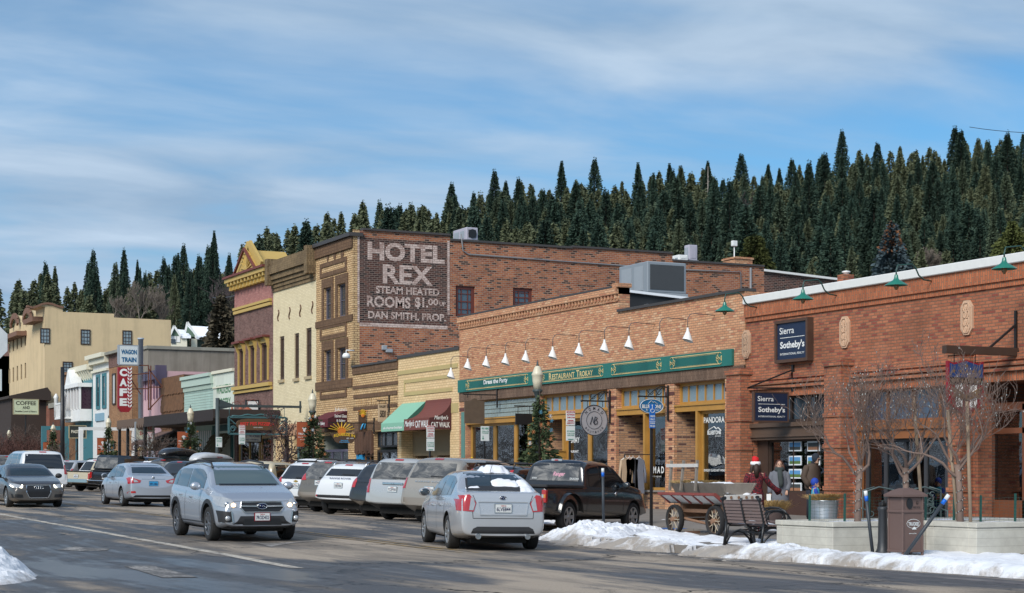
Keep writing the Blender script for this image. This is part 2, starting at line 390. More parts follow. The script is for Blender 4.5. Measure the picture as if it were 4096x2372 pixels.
 # painted markings, worn through
def paint_mat(name,col,wear):
 b=NB(name);p=b.pos();n=b.noise(b.map(p,sc=(1,.5,1)),2.2,6,.75);f=b.noise(p,22,3,.6)
 k=b.math('MULTIPLY_ADD',f.outputs[0],.35,b.math('MULTIPLY',n.outputs[0],.75))
 b.set(Base_Color=b.mix(b.ramp(k,wear,wear+.12),(.10,.09,.082,1),c4(col)),Roughness=.7);return b.m
PW=paint_mat('worn_white_paint',(.50,.44,.36),.45);PY=paint_mat('worn_yellow_paint',(.34,.22,.07),.50);PW2=paint_mat('faded_white_paint',(.38,.35,.32),.53)
def strip(name,pts,w,mat,label,z=.006):
 mb=MB();L_=[];R_=[]
 P=[]
 for i in range(len(pts)-1):
  a,b_=Vector(pts[i]),Vector(pts[i+1]);k=max(1,int((b_-a).length/2))
  P += [a+(b_-a)*j/k for j in range(k)]
 P.append(Vector(pts[-1]));vs=[]
 for i,p in enumerate(P):
  d=(P[min(i+1,len(P)-1)]-P[max(i-1,0)]).normalized();nn=Vector((-d.y,d.x))*w/2
  for q in (p+nn,p-nn):vs.append((q.x,q.y,road_z(q.x,q.y)+z))
 mb.add(vs,[(2*i+1,2*i,2*i+2,2*i+3) for i in range(len(P)-1)])
 return tag(mb.obj(name,mat),label,kind='structure')
strip('lane_line',[(8.65,24.8),(8.9,29),(9.1,60),(9.2,150)],.20,PW,'worn white line running down the street')
strip('lane_line',[(12.95,28.3),(13.05,60),(13.0,150)],.10,PY,'faded yellow centre line',.005)
strip('lane_line',[(13.25,28.3),(13.35,60),(13.3,150)],.10,PY,'faded yellow centre line',.005)
strip('stop_line',[(4.6,27.8),(12.0,28.35),(16.2,28.8)],.14,PW2,'faded thin white crosswalk line',.004)
strip('parking_line',[(17.4,30.5),(17.2,60),(17.2,120)],.10,PW2,'faded white parking edge line',.004)
def poly_mark(name,pts,mat,label,z=.007):
 mb=MB();mb.add([(x,y,road_z(x,y)+z) for x,y in pts],[tuple(range(len(pts)))]);return tag(mb.obj(name,mat),label,kind='structure')
def gpt(u,v,z=0.0):
 D=(HCAM-z)*FPX/(v-HZ);return xyd(u,D)
poly_mark('road_arrow',[gpt(494,2262),gpt(610,2262),gpt(794,2308),gpt(650,2308)],PW2,'worn white block of a turn arrow')
poly_mark('road_arrow',[gpt(226,2206),gpt(300,2196),gpt(340,2200),gpt(440,2203),gpt(430,2209),gpt(330,2211)],PW2,'faded white arrow on the left')
poly_mark('road_arrow',[gpt(960,2176),gpt(1060,2184),gpt(1310,2174),gpt(1180,2182),gpt(1080,2196),gpt(1050,2187)],PW2,'faded white arrow by the silver crossover')
# ---------------------------------------------------------------- snow
def snow_mat(name,dirty):
 b=NB(name);p=b.pos();n=b.noise(p,1.6,7,.72,.5);m2=b.noise(p,9,5,.7)
 g=b.n('ShaderNodeNewGeometry');at=b.n('ShaderNodeAttribute',attribute_name='dirt')
 k=b.math('ADD',b.math('MULTIPLY',n.outputs[0],.8),b.math('MULTIPLY_ADD',m2.outputs[0],.5,b.math('MULTIPLY',at.outputs['Fac'],.55)))
 d=b.ramp(k,.74,1.04,0,dirty)
 b.set(Base_Color=b.mix(d,(.74,.75,.78,1),(.30,.26,.22,1)),Roughness=.75)
 b.set(Subsurface_Weight=.0)
 b.bump(b.noise(p,14,6,.75).outputs[0],.5,.02);return b.m
SNOW_D=snow_mat('dirty_snow',.95);SNOW=snow_mat('clean_snow',.35)
def soft_z(x,y):
 e=curve_x(y);k=max(0,min(1,(x-e+.5)/.5));k=k*k*(3-2*k);return road_z(x,y)*(1-k)+top_z(max(x,e+.01),y)*k
def snow_patch(name,label,x0,x1,y0,y1,hf,mat,res=.09,base=top_z,seed=0,dirt=None,amp=1.0):
 """height field of snow: hf(x, y) gives the thickness, below zero means no snow"""
 nx=int((x1-x0)/res)+1;ny=int((y1-y0)/res)+1;xs=np.linspace(x0,x1,nx);ys=np.linspace(y0,y1,ny)
 V=[];idx={};H=np.zeros((ny,nx));DV=[]
 for j,y in enumerate(ys):
  for i,x in enumerate(xs):
   q=Vector((x+seed,y,seed));h=hf(x,y)
   if h>-.12:h += amp*(.08*noise.noise(q*1.1)*min(1,abs(h)*4+.2)+.06*noise.noise(q*3.1)+min(1,max(0,h)*6+.15)*(.09*abs(noise.noise(q*4.3))+.05*abs(noise.noise(q*9.7))+.03*noise.noise(q*19)))-.02
   H[j,i]=max(h,-.05)
 F=[]
 for j in range(ny-1):
  for i in range(nx-1):
   if max(H[j,i],H[j,i+1],H[j+1,i],H[j+1,i+1])>.0:
    q=[]
    for a,b_ in ((j,i),(j,i+1),(j+1,i+1),(j+1,i)):
     if (a,b_) not in idx:
      idx[(a,b_)]=len(V);V.append((xs[b_],ys[a],(road_z(xs[b_],ys[a])-.06) if H[a,b_]<=0 and base is soft_z and xs[b_]<curve_x(ys[a])+.15 else base(xs[b_],ys[a])+max(H[a,b_],-.07)));DV.append(dirt(xs[b_],ys[a],H[a,b_]) if dirt else 0.0)
     q.append(idx[(a,b_)])
    F.append(tuple(q))
 mb=MB();mb.add(V,F,0,False);o=mb.obj(name,mat);at=o.data.attributes.new('dirt','FLOAT','POINT');at.data.foreach_set('value',DV)
 return tag(o,label,'snow',kind='stuff')
def seg_d(x,y,pts):
 best=9e9;tt=0
 for i in range(len(pts)-1):
  ax,ay=pts[i];bx,by=pts[i+1];l2=(bx-ax)**2+(by-ay)**2;t=max(0,min(1,((x-ax)*(bx-ax)+(y-ay)*(by-ay))/l2))
  d=math.hypot(x-ax-t*(bx-ax),y-ay-t*(by-ay))
  if d<best:best=d;tt=i+t
 return best,tt
def soft_z(x,y):
 e=curve_x(y);k=max(0,min(1,(x-e+.5)/.5));k=k*k*(3-2*k);return road_z(x,y)*(1-k)+top_z(max(x,e+.01),y)*k
def bank1(x,y):# ridge of ploughed snow along the bulb-out kerb
 d,t=seg_d(x,y,[(17.5,24.4),(17.3,28),(17.4,31),(17.9,33.0),(19.6,35.2),(21.8,37.0)])
 h=.04+.20*max(0,min(1,t-2.0))+.08*noise.noise(Vector((x*.6,y*.6,3)))
 return h*(1-(d/1.0)**2) if d<1.5 else -1
def bank1_d(x,y,h):return min(1,max(0,(17.35-x+.5*noise.noise(Vector((x*.9,y*.9,7)))+.4*noise.noise(Vector((x*4,y*4,7))))*1.2))*.8+max(0,.05-h)*2.5
snow_patch('snow_bank','dirty ploughed snow heaped along the kerb below the benches',15.6,24.2,23.6,38.2,bank1,SNOW_D,.06,base=soft_z,dirt=bank1_d)
def bank2(x,y):# wide snow shelf in the lower right
 d=min(x-16.55-.05*max(0,27-y),19.5-x);return min(.05,d*.16)+.04*noise.noise(Vector((x*.7,y*.5,9))) -(.6 if y>25.6 else 0) -max(0,y-24.5)*.25
snow_patch('snow_bank','wide flat snow shelf along the kerb in the lower right corner',15.4,20.2,14.5,26.5,bank2,SNOW_D,.06,base=soft_z,seed=5,amp=.5,dirt=lambda x,y,h:min(1,max(0,17.45-x+.5*noise.noise(Vector((x,y,5)))+.4*noise.noise(Vector((x*4,y*4,7))))*1.1)*.8+max(0,.04-h)*3)
def strip3(x,y):# thin trampled snow in front of the planters
 n=noise.noise(Vector((x*.8,y*.8,1)))+.5*noise.noise(Vector((x*2.3,y*2.3,4)))
 return .045+.07*n -.25*max(0,abs(x-20.4)-.75)
snow_patch('snow_bank','thin trampled snow strip at the foot of the concrete planters',19.0,22.2,17.0,36,strip3,SNOW,.09,seed=11,amp=.5)
def strip4(x,y):
 n=noise.noise(Vector((x*.5,y*.5,21)))+.5*noise.noise(Vector((x*1.9,y*1.9,4)))
 return -.03+.10*n -.2*max(0,abs(x-24.8)-1.4)
snow_patch('snow_bank','patchy snow left on the sidewalk around the old cart',22.5,27.2,34,48,strip4,SNOW,.10,seed=31)
def mound(x,y):
 d=math.hypot((x-2.6)/2.3,(y-25.3)/2.6);return .80*(1-d*d)*(.8+.4*noise.noise(Vector((x,y,2)))) if d<1.15 else -1
snow_patch('snow_mound','ploughed snow pile with a dirty edge at the left of the street',-1,6.0,22,29,mound,SNOW_D,.07,base=road_z,seed=3,dirt=lambda x,y,h:max(0,.3-h)*2.6-.3)
# ================================================================ buildings
M_TAN=brick('tan_brick',(.54,.255,.135),(.64,.34,.19),(.32,.19,.12),dirt=.12,dark=(.46,.19,.11),pale=(.66,.40,.24))
M_RED=brick('red_brick',(.34,.115,.06),(.49,.18,.095),(.20,.12,.08),bh=.082,dirt=.28,stain=.3,stainc=(.50,.25,.16),dark=(.27,.075,.05))
M_REDV=brick('red_soldier_brick',(.38,.11,.05),(.52,.17,.078),(.24,.14,.09),bw=.24,bh=.082,dirt=.3,vert=True)
M_BRNV=brick('brown_soldier_brick',(.155,.095,.065),(.23,.15,.105),(.12,.08,.06),vert=True,dirt=.3)
M_REX=brick('yellow_tan_brick',(.52,.34,.17),(.66,.46,.25),(.22,.125,.065),bw=.30,bh=.105,ms=.016,dirt=.22)
M_REXT=brick('brown_trim_brick',(.14,.08,.045),(.20,.12,.07),(.10,.06,.04),bw=.10,bh=.16,dirt=.2)
M_SIDE=brick('old_red_brick',(.25,.075,.04),(.50,.185,.08),(.34,.24,.18),bw=.26,bh=.095,ms=.014,dirt=.40,stain=.35,stainc=(.34,.20,.15),dark=(.06,.03,.025))
M_SIDE2=brick('dark_old_brick',(.035,.022,.022),(.16,.062,.042),(.22,.165,.14),bw=.26,bh=.095,ms=.014,dirt=.3,stain=.25,stainc=(.30,.22,.19),dark=(.02,.015,.015))
M_CREAM=brick('cream_painted_brick',(.70,.59,.38),(.78,.67,.45),(.58,.48,.30),dirt=.14,dirtc=(.2,.14,.08),ms=.01)
M_PINKB=brick('faded_pink_brick',(.36,.15,.135),(.46,.21,.185),(.30,.17,.15),dirt=.25)
M_PURB=brick('weathered_purple_brick',(.13,.065,.055),(.24,.13,.11),(.20,.14,.12),dirt=.4,stain=.3,stainc=(.4,.28,.25))
M_YEL=brick('yellow_painted_brick',(.68,.48,.26),(.76,.56,.32),(.48,.33,.18),bw=.30,bh=.105,dirt=.12,dirtc=(.3,.22,.08))
M_OLIVE=plain('olive_painted_trim',(.46,.36,.16),.8)
M_ORB=brick('orange_brick',(.32,.16,.08),(.42,.23,.115),(.2,.13,.09),dirt=.3)
M_WOODY=plain('golden_varnished_wood',(.42,.215,.045),.45,var=.25,scale=3)
M_WOODR=plain('red_brown_wood',(.17,.06,.028),.45,var=.2,scale=3)
M_WOODD=plain('dark_brown_wood',(.055,.032,.022),.6,var=.2)
M_GREEN=plain('teal_green_fascia',(.018,.15,.125),.55,var=.12,scale=1)
M_GREEN2=plain('deep_green_panel',(.012,.115,.095),.5,var=.1)
M_GOLD=plain('pale_gold_paint',(.66,.52,.24),.6,var=.05)
M_WHITE=plain('white_paint',(.78,.78,.76),.55,var=.05,streak=.12)
M_CREAMP=plain('cream_paint',(.70,.66,.52),.6,var=.06)
M_COPING=plain('dark_metal_coping',(.055,.048,.045),.55,var=.2)
M_ROOF=plain('dark_roof_felt',(.05,.05,.055),.85,var=.3,scale=1)
M_BLACK=plain('black_painted_metal',(.012,.012,.013),.4,var=.1)
M_INT=plain('dim_shop_interior',(.34,.36,.31),.9,var=.3)
M_TRANS=plain('ribbed_transom_glass',(.19,.26,.30),.22,var=.12,spec=.8)
M_STUCCO=plain('yellow_stucco',(.64,.49,.29),.9,var=.06,scale=2,streak=.28)
M_GRAYC=plain('stained_grey_concrete',(.27,.24,.20),.9,var=.28,scale=.6,streak=.6)
M_TEAL=plain('teal_paint',(.045,.17,.20),.6,var=.1)
M_BURG=plain('burgundy_paint',(.13,.02,.025),.6,var=.1)
M_STONE=plain('peach_cast_stone',(.55,.36,.24),.85,var=.12,scale=9)
M_TILE=plain('terracotta_tile',(.19,.10,.065),.8,var=.3,scale=4)
M_SNOWR=plain('roof_snow',(.86,.88,.91),.8,var=.04,scale=2)
M_CAPW=plain('white_metal_cap',(.72,.71,.68),.5,var=.08)
M_CURT=plain('pale_curtain',(.45,.46,.46),.8,var=.12)
def win(par,plane,at,a0,a1,z0,z1,fm,fw=.07,nx=1,nz=1,glass=None,depth=.15,bw=.035,name='window',sash=False,thick=.07):
 """a window: frame and glazing bars as one part, its pane as a sub-part. plane x: at = x of the wall, a = y; plane y: at = y, a = x"""
 mb=MB();g=MB();d=at+depth
 def bx(m,p0,p1,q0,q1,r0,r1,mi=0):
  if plane=='x':m.box(p0,p1,q0,q1,r0,r1,mi)
  else:m.box(q0,q1,p0,p1,r0,r1,mi)
 bx(mb,d-thick,d,a0,a0+fw,z0,z1);bx(mb,d-thick,d,a1-fw,a1,z0,z1)
 bx(mb,d-thick,d,a0+fw,a1-fw,z1-fw,z1);bx(mb,d-thick,d,a0+fw,a1-fw,z0,z0+fw)
 for i in range(1,nx):
  c=a0+(a1-a0)*i/nx;bx(mb,d-thick*.8,d-.003,c-bw/2,c+bw/2,z0+fw,z1-fw)
 for j in range(1,nz):
  c=z0+(z1-z0)*j/nz;w_=bw*1.7 if sash and j*2==nz else bw;bx(mb,d-thick*.7,d-.005,a0+fw,a1-fw,c-w_/2,c+w_/2)
 f=mb.obj(name,fm,par)
 bx(g,d-.012,d+.01,a0+fw*.5,a1-fw*.5,z0+fw*.5,z1-fw*.5)
 g.obj('pane',glass or GLASS_DARK,f);return f
def body(par,x0,x1,y0,y1,z1,mat_side,mat_roof=None,parapet=.45,z0=-.6,front=True,name='wall'):
 """side walls, back and roof of a block; the front is built apart"""
 mb=MB()
 mb.quad((x0,y0,z0),(x1,y0,z0),(x1,y0,z1),(x0,y0,z1))
 mb.quad((x1,y0,z0),(x1,y1,z0),(x1,y1,z1),(x1,y0,z1))
 mb.quad((x1,y1,z0),(x0,y1,z0),(x0,y1,z1),(x1,y1,z1))
 t=.3
 for a,b_,c,d in ((x0,x1,y0,y0+t),(x0,x1,y1-t,y1),(x0,x0+t,y0+t,y1-t),(x1-t,x1,y0+t,y1-t)):
  mb.quad((a,c,z1),(b_,c,z1),(b_,d,z1),(a,d,z1))
 for p,q in (((x0+t,y0+t),(x1-t,y0+t)),((x1-t,y0+t),(x1-t,y1-t)),((x1-t,y1-t),(x0+t,y1-t)),((x0+t,y1-t),(x0+t,y0+t))):
  mb.quad((p[0],p[1],z1-parapet),(q[0],q[1],z1-parapet),(q[0],q[1],z1),(p[0],p[1],z1))
 o=mb.obj(name,mat_side,par)
 r=MB();r.box(x0+.02,x1-.02,y0+.02,y1-.02,z1-parapet-.2,z1-parapet);r.obj('roof',mat_roof or M_ROOF,par)
 return o
def interior(par,x0,x1,y0,y1,z0,z1,mat=None,seed=0,goods=True,back=None):
 """the shop behind the glass: floor, walls and ceiling, with goods on display as their own things' parts"""
 mb=MB()
 mb.quad((x1,y0,z0),(x1,y1,z0),(x1,y1,z1),(x1,y0,z1));mb.quad((x0,y0,z0),(x1,y0,z0),(x1,y0,z1),(x0,y0,z1))
 mb.quad((x0,y1,z0),(x1,y1,z0),(x1,y1,z1),(x0,y1,z1));mb.quad((x0,y0,z0),(x0,y1,z0),(x1,y1,z0),(x1,y0,z0));mb.quad((x0,y0,z1),(x0,y1,z1),(x1,y1,z1),(x1,y0,z1))
 mb.obj('room',mat or M_INT,par)
 if goods:
  rr=random.Random(seed);g=MB()
  for k in range(int((y1-y0)*2.2)):
   y=rr.uniform(y0+.2,y1-.3);x=rr.uniform(x0+.4,min(x1-.2,x0+1.6));w_=rr.uniform(.15,.45);h=rr.uniform(.2,1.1);zb=z0+rr.choice((.35,.8,1.1,1.5))
   g.lathe([(w_*.5,zb),(w_*.45,zb+h*.4),(w_*.62,zb+h*.8),(w_*.3,zb+h),(.02,zb+h+.06)],(x,y,0),7,rr.randrange(6))
  if g.v:g.obj('display_goods',[plain('goods_white',(.6,.6,.58),.8),plain('goods_red',(.35,.02,.02),.7),plain('goods_teal',(.03,.22,.20),.7),plain('goods_grey',(.15,.16,.18),.7),plain('goods_ochre',(.45,.28,.08),.7),plain('goods_navy',(.02,.03,.09),.7)],par)
def bands(mb,x,out_,y0,y1,zs,h,mi=0):
 for z in zs:mb.box(x-out_,x+.02,y0,y1,z,z+h,mi)
def frame_y(mb,x,out_,y0,y1,z0,z1,w,mi=0):# picture-frame of trim on a street-facing wall
 mb.box(x-out_,x+.01,y0,y1,z0,z0+w,mi);mb.box(x-out_,x+.01,y0,y1,z1-w,z1,mi)
 mb.box(x-out_,x+.01,y0,y0+w,z0+w,z1-w,mi);mb.box(x-out_,x+.01,y1-w,y1,z0+w,z1-w,mi)
T=30.0
G0=-.3
# ---------------------------------------------------------------- A: red brick corner shop building
yA0,yA1=20.0,45.1
A=thing('brick_building','long single-storey red brick shop building with white roof edge and three stone medallions','building',(T,33,0))
zt=6.80
ya=lambda u:sy(u)
o1=(ya(3345),ya(3008),0,3.74);o2=(ya(3843),ya(3425),0,3.74);o3=(ya(4330),ya(3912),0,3.70)
mb=MB();mb.wallx(T,yA0,yA1-.35,G0,6.12,[(a,b_,G0 if False else .05,d) for a,b_,c,d in (o1,o2,o3)],.45)
mb.quad((T,yA1-.35,G0),(T,yA0,G0),(T,yA0,G0),(T,yA1-.35,G0))
mb.obj('front_wall',M_RED,A)
body(A,T+.02,52,yA0,yA1-.35,zt-.15,M_RED)
mb=MB();mb.box(T-.10,T+.3,yA0,yA1-.36,6.17,zt-.24);mb.box(T-.05,T+.2,yA0,yA1-.36,6.03,6.17);mb.obj('soldier_course',M_REDV,A)
mb=MB();mb.bbox(T-.18,T+.36,yA0-.02,yA1-.40,zt-.24,zt,.02);mb.obj('coping',M_CAPW,A)
# corbelled bands and lintel between the pilasters
mb=MB();vb=MB()
for a,b_ in ((ya(3345),ya(3008)),(ya(3843),ya(3412)),(ya(4330),ya(3900))):
 for k,z in enumerate((4.32,4.18,4.04)):mb.box(T-.06-.035*(k),T+.02,a,b_,z-.10,z-.012 if k else z+.06)
 mb.box(T-.05,T+.02,a,b_,3.94-.02,3.99)
 vb.box(T-.035,T+.02,a,b_,3.70,3.915)
mb.obj('corbel_band',M_RED,A);vb.obj('lintel',M_REDV,A)
for k,(u0,u1) in enumerate(((2951,3008),(3345,3412),(3843,3893))):
 mb=MB();a,b_=ya(u1),ya(u0);d=.42
 mb.box(T-d,T+.02,a,b_,G0,4.42);mb.box(T-d-.05,T+.02,a-.04,b_+.04,4.42,4.56);mb.box(T-d+.06,T+.02,a+.05,b_-.05,4.56,4.62)
 for z in (.95,2.12,3.0):mb.box(T-d-.035,T+.02,a-.03,b_+.03,z,z+.12)
 mb.obj('pilaster',M_RED,A)
 # stone medallions
for k,(u0,u1,v0,v1) in enumerate(((2974,3005,1321,1434),(3364,3402,1266,1392),(3849,3895,1202,1340))):
 a,b_=ya(u1),ya(u0);z0,z1=fz((u0+u1)/2,v1),fz((u0+u1)/2,v0);c=(b_-a)*.28
 P8=[(a+c,z0),(b_-c,z0),(b_,z0+c*1.3),(b_,z1-c*1.3),(b_-c,z1),(a+c,z1),(a,z1-c*1.3),(a,z0+c*1.3)]
 mb=MB();mb.prism([(y,z) for y,z in P8],'x',T-.06,T+.01)
 cy,cz=(a+b_)/2,(z0+z1)/2;in_=[((y-cy)*.72+cy,(z-cz)*.86+cz) for y,z in P8]
 for i in range(8):p,q=in_[i],in_[(i+1) % 8];mb.bar((T-.065,p[0],p[1]),(T-.065,q[0],q[1]),.035,.03)
 for s_ in (-1,1):
  for zc in (-.62,-.2,.25,.62):
   mb.tube([(T-.07,cy+s_*(b_-a)*(.10+.16*math.sin(t)),cz+(z1-z0)*.5*zc+.12*math.cos(t)) for t in np.linspace(.3,5.2,9)],.018,5)
 mb.obj('stone_medallion',M_STONE,A)
 # shop one: realty office
a,b_=o1[0],o1[1]
zc=2.62
interior(A,T+.45,T+4,a,b_,.05,3.7,seed=3,goods=False)
f=win(A,'x',T,a,b_,2.92,3.74,M_WOODD,.10,5,1,GLASS_DARK,.30,.10)
mb=MB();mb.box(T-.10,T+.32,a-.02,b_+.02,2.80,2.92);mb.box(T-.02,T+.30,a,b_,2.42,2.80);mb.box(T-.07,T+.3,a,b_,2.50,2.56);mb.obj('canopy_beam',plain('brown_painted_wood',(.10,.062,.042),.6),A)
win(A,'x',T,a+.02,b_-.55,.85,2.42,M_WOODD,.06,3,1,SHOP_GLASS,.32,.03,'shop_window')
mb=MB();mb.box(T+.14,T+.34,a,b_-.55,.05,.85);mb.obj('stall_riser',plain('dark_red_brown_panel',(.06,.028,.02),.6),A)
mb=MB();mb.box(T+.20,T+.30,b_-.55,b_,.05,2.42);mb.obj('door_panel',M_WOODD,A)
# property pictures in the window
pm=[plain('photo_mat_white',(.75,.78,.8),.5,var=.02),plain('photo_blue',(.10,.28,.52),.5),plain('photo_green',(.10,.17,.04),.5,var=.4,scale=14),plain('photo_orange',(.36,.17,.09),.5,var=.4,scale=14),plain('photo_dark',(.05,.06,.06),.5,var=.4,scale=14)]
for (u0,u1,v0,v1,c1,c2) in ((3155,3205,1765,1805,1,4),(3155,3205,1823,1861,1,2),(3155,3205,1876,1914,1,2),(3155,3205,1931,1968,4,3),(3229,3279,1765,1805,4,3),(3229,3279,1823,1861,1,2)):
 X=T+.285;y1_,y0_=sy(u0,X),sy(u1,X);z0,z1=zz(v1,X,(y0_+y1_)/2),zz(v0,X,(y0_+y1_)/2)
 mb=MB();mb.box(X,X+.015,y0_,y1_,z0,z1,0);w_=.04;zm=z0+(z1-z0)*.45
 mb.box(X-.006,X,y0_+w_,y1_-w_,zm,z1-w_,c1);mb.box(X-.006,X,y0_+w_,y1_-w_,z0+w_,zm,c2);mb.obj('property_photo',pm,A)
 # shop two: dark restaurant windows with amber beams
a,b_=o2[0],o2[1]
interior(A,T+.45,T+4,a,b_,.05,3.7,seed=4,goods=False)
M_AMB=plain('amber_wood',(.26,.095,.03),.45,var=.25,scale=3)
win(A,'x',T,a,b_,2.80,3.74,M_AMB,.09,4,1,plain('blue_grey_glass',(.05,.07,.11),.10,spec=1),.28,.10)
mb=MB();mb.box(T-.02,T+.30,a,b_,2.60,2.80);mb.box(T+.04,T+.30,a,b_,2.36,2.59);mb.box(T+.02,T+.2,b_-.09,b_,.05,2.36);mb.obj('wood_beam',M_AMB,A)
win(A,'x',T,a,b_-.12,.05,2.36,plain('dark_grey_frame',(.045,.045,.05),.5),.09,5,1,SHOP_GLASS,.30,.11,'shop_window')
# bar entrance
a,b_=o3[0],o3[1]
interior(A,T+.45,T+2.2,a,b_,.05,3.7,brick('entry_brick',(.16,.055,.03),(.24,.085,.045),(.13,.1,.08)),goods=False)
mb=MB();X=T+.55
d0,d1=sy(4112,X),sy(3955,X)
for q0,q1,z0,z1 in ((d0-.1,d0+.16,.15,3.15),(d1-.16,d1+.02,.15,3.15),(d0,d1,3.0,3.2),(d0,d1,2.42,2.56),(d0,d1,.15,.75)):mb.box(X-.04,X+.05,q0,q1,z0,z1)
mb.box(X-.07,X-.03,d0+.25,d1-.25,.28,.55)
dr=mb.obj('door',M_WOODR,A)
mb=MB();mb.box(X,X+.02,d0+.1,d1-.1,.75,2.42);mb.box(X,X+.02,d0+.1,d1-.1,2.56,3.02);mb.obj('pane',SHOP_GLASS,dr)
mb=MB();mb.bbox(X-.12,X-.04,d1-.13,d1-.05,1.15,1.75,.02);mb.obj('door_handle',M_BLACK,dr)
# ---------------------------------------------------------------- B: long tan brick restaurant row
yB0,yB1=45.1,65.9
B=thing('brick_building','long tan brick shop row with green fascia and golden wood shop fronts','building',(T,55,0))
piers=[(sy(2946),sy(2900)),(sy(2697),sy(2661)),(sy(2465),sy(2430)),(sy(2158),sy(2146)),(yB1-.62,yB1)]
bays=[(sy(2900),sy(2697)),(sy(2661),sy(2465)),(sy(2430),sy(2158)),(sy(2146),yB1-.62)]
zb=4.36
mb=MB();mb.wallx(T,yB0-.28,yB1,G0,7.0,[(a,b_,.05,zb) for a,b_ in bays],.5)
ys=sy(2474)
mb.wallx(T,ys,yB1,7.0,7.85,(),.2);mb.quad((T,ys,7.0),(T+.45,ys,7.0),(T+.45,ys,7.85),(T,ys,7.85));mb.quad((T+.45,ys,7.0),(T+.45,yB1,7.0),(T+.45,yB1,7.85),(T+.45,ys,7.85))
mb.quad((T,yB0-.28,G0),(T+3,yB0-.28,G0),(T+3,yB0-.28,7),(T,yB0-.28,7))
mb.obj('front_wall',M_TAN,B)
body(B,T+.02,41,yB0-.26,yB1,6.8,M_SIDE)
# toothed brick cornice and copings
mb=MB()
mb.box(T-.05,T+.02,ys,yB1,7.38,7.46);y=ys+.05
while y<yB1-.1:mb.box(T-.09,T+.02,y,y+.12,7.47,7.62);y += .24
mb.box(T-.12,T+.45,ys,yB1,7.63,7.85);mb.box(T-.10,T+.46,ys-.12,ys+.28,7.86,8.0)
mb.obj('cornice',M_TAN,B)
mb=MB();mb.box(T-.10,T+.5,ys+.3,yB1,7.86,7.93);mb.box(T-.08,T+.4,yB0-.3,ys,7.0,7.09);mb.obj('coping',M_COPING,B)
mb=MB();mb.box(T-.03,T+.02,yB0-.28,yB1-.02,zb+.02,4.74);mb.obj('soldier_course',M_BRNV,B)
# green fascia with gold scrollwork frames and lettering
fy0,fy1=sy(2937),yB1-.02
F_=MB();F_.box(T-.09,T-.01,fy0,fy1,4.76,5.27);fascia=F_.obj('fascia',M_GREEN,B)
g=MB();pn=MB();X=T-.10
for (u0,u1) in ((1873,2121),(2172,2422),(2456,2655),(2691,2897)):
 a,b_=sy(u1),sy(u0)
 pn.box(X,X+.006,a+.25,b_-.25,4.87,5.17)
 for z in (4.83,5.19):g.box(X-.006,X+.002,a+.12,b_-.12,z,z+.022)
 for z in (4.865,5.162):g.box(X-.006,X+.002,a+.30,b_-.30,z,z+.008)
 for e,s_ in ((a,1),(b_,-1)):
  for q in (-1,1):
   g.tube([(X-.004,e+s_*(.10+.11*math.cos(t)),5.015+q*(.10+.085*math.sin(t))) for t in np.linspace(-2.6,2.6,14)],.011,4)
   g.tube([(X-.004,e+s_*(.24+.06*math.cos(t)),5.015+q*(.045+.04*math.sin(t))) for t in np.linspace(-2.8,2.2,10)],.010,4)
  g.box(X-.006,X+.002,e-.01 if s_>0 else e-.015,e+.015 if s_>0 else e+.01,4.93,5.10)
pn.obj('panel',M_GREEN2,fascia);g.obj('gold_scrollwork',M_GOLD,fascia)
tx=MB()
textx(tx,'Dress the Party',X-.008,sy(1944),4.93,sy(1944)-sy(2040),.23,bold=.03);tx.obj('lettering',M_WHITE,fascia)
tx=MB();YL=sy(2206);WW=YL-sy(2382)
textx(tx,'R',X-.008,YL,4.89,WW*.065,.25,bold=.02);textx(tx,'ESTAURANT',X-.008,YL-WW*.075,4.89,WW*.52,.20,bold=.02)
textx(tx,'T',X-.008,YL-WW*.635,4.89,WW*.065,.25,bold=.02);textx(tx,'ROKAY',X-.008,YL-WW*.71,4.89,WW*.29,.20,bold=.02);tx.obj('lettering',M_GOLD,fascia)
# shop fronts
M_BRK2=brick('patterned_pier_brick',(.40,.21,.115),(.52,.30,.17),(.26,.18,.13),dark=(.12,.06,.05),dirt=.25)
def room(a,b_,**k):interior(B,T+.5,T+4.0,a,b_,.06,4.2,**k)
def post(mb,y,w=.12,z0=.1,z1=4.3,d=.18):mb.box(T+d-.14,T+d,y-w/2,y+w/2,z0,z1)
def beam(name,a,b_,z0,z1,d=.12,mat=None):
 mb=MB();mb.box(T+.02,T+d+.18,a,b_,z0,z1);mb.box(T-.02,T+d+.1,a,b_,z1,z1+.05);return mb.obj(name,mat or M_WOODY,B)
for i,(a,b_) in enumerate(bays):
 beam('wood_beam',a,b_,3.42,3.60)
 nt_=(6,6,9,0)[i]
 if nt_:win(B,'x',T,a,b_,3.65,zb,M_WOODY,.10,nt_,1,M_TRANS,.28,.05,'transom_window')
 room(a,b_,seed=20+i)
 # glass-block transom of the left bay
a,b_=bays[3];mb=MB();M_GB=plain('glass_block',(.24,.29,.28),.18,var=.35,scale=9,spec=.9)
nbx=24
for i in range(nbx):
 for j in range(4):
  y0_=a+.12+(b_-a-.24)*i/nbx;mb.bbox(T+.14,T+.22,y0_+.008,y0_+(b_-a-.24)/nbx-.008,3.66+j*.165,3.66+j*.165+.15,.012)
mb.obj('glass_block_panel',M_GB,B);mb=MB();mb.box(T+.2,T+.26,a,b_,3.6,zb);mb.obj('backing',M_WOODY,B)
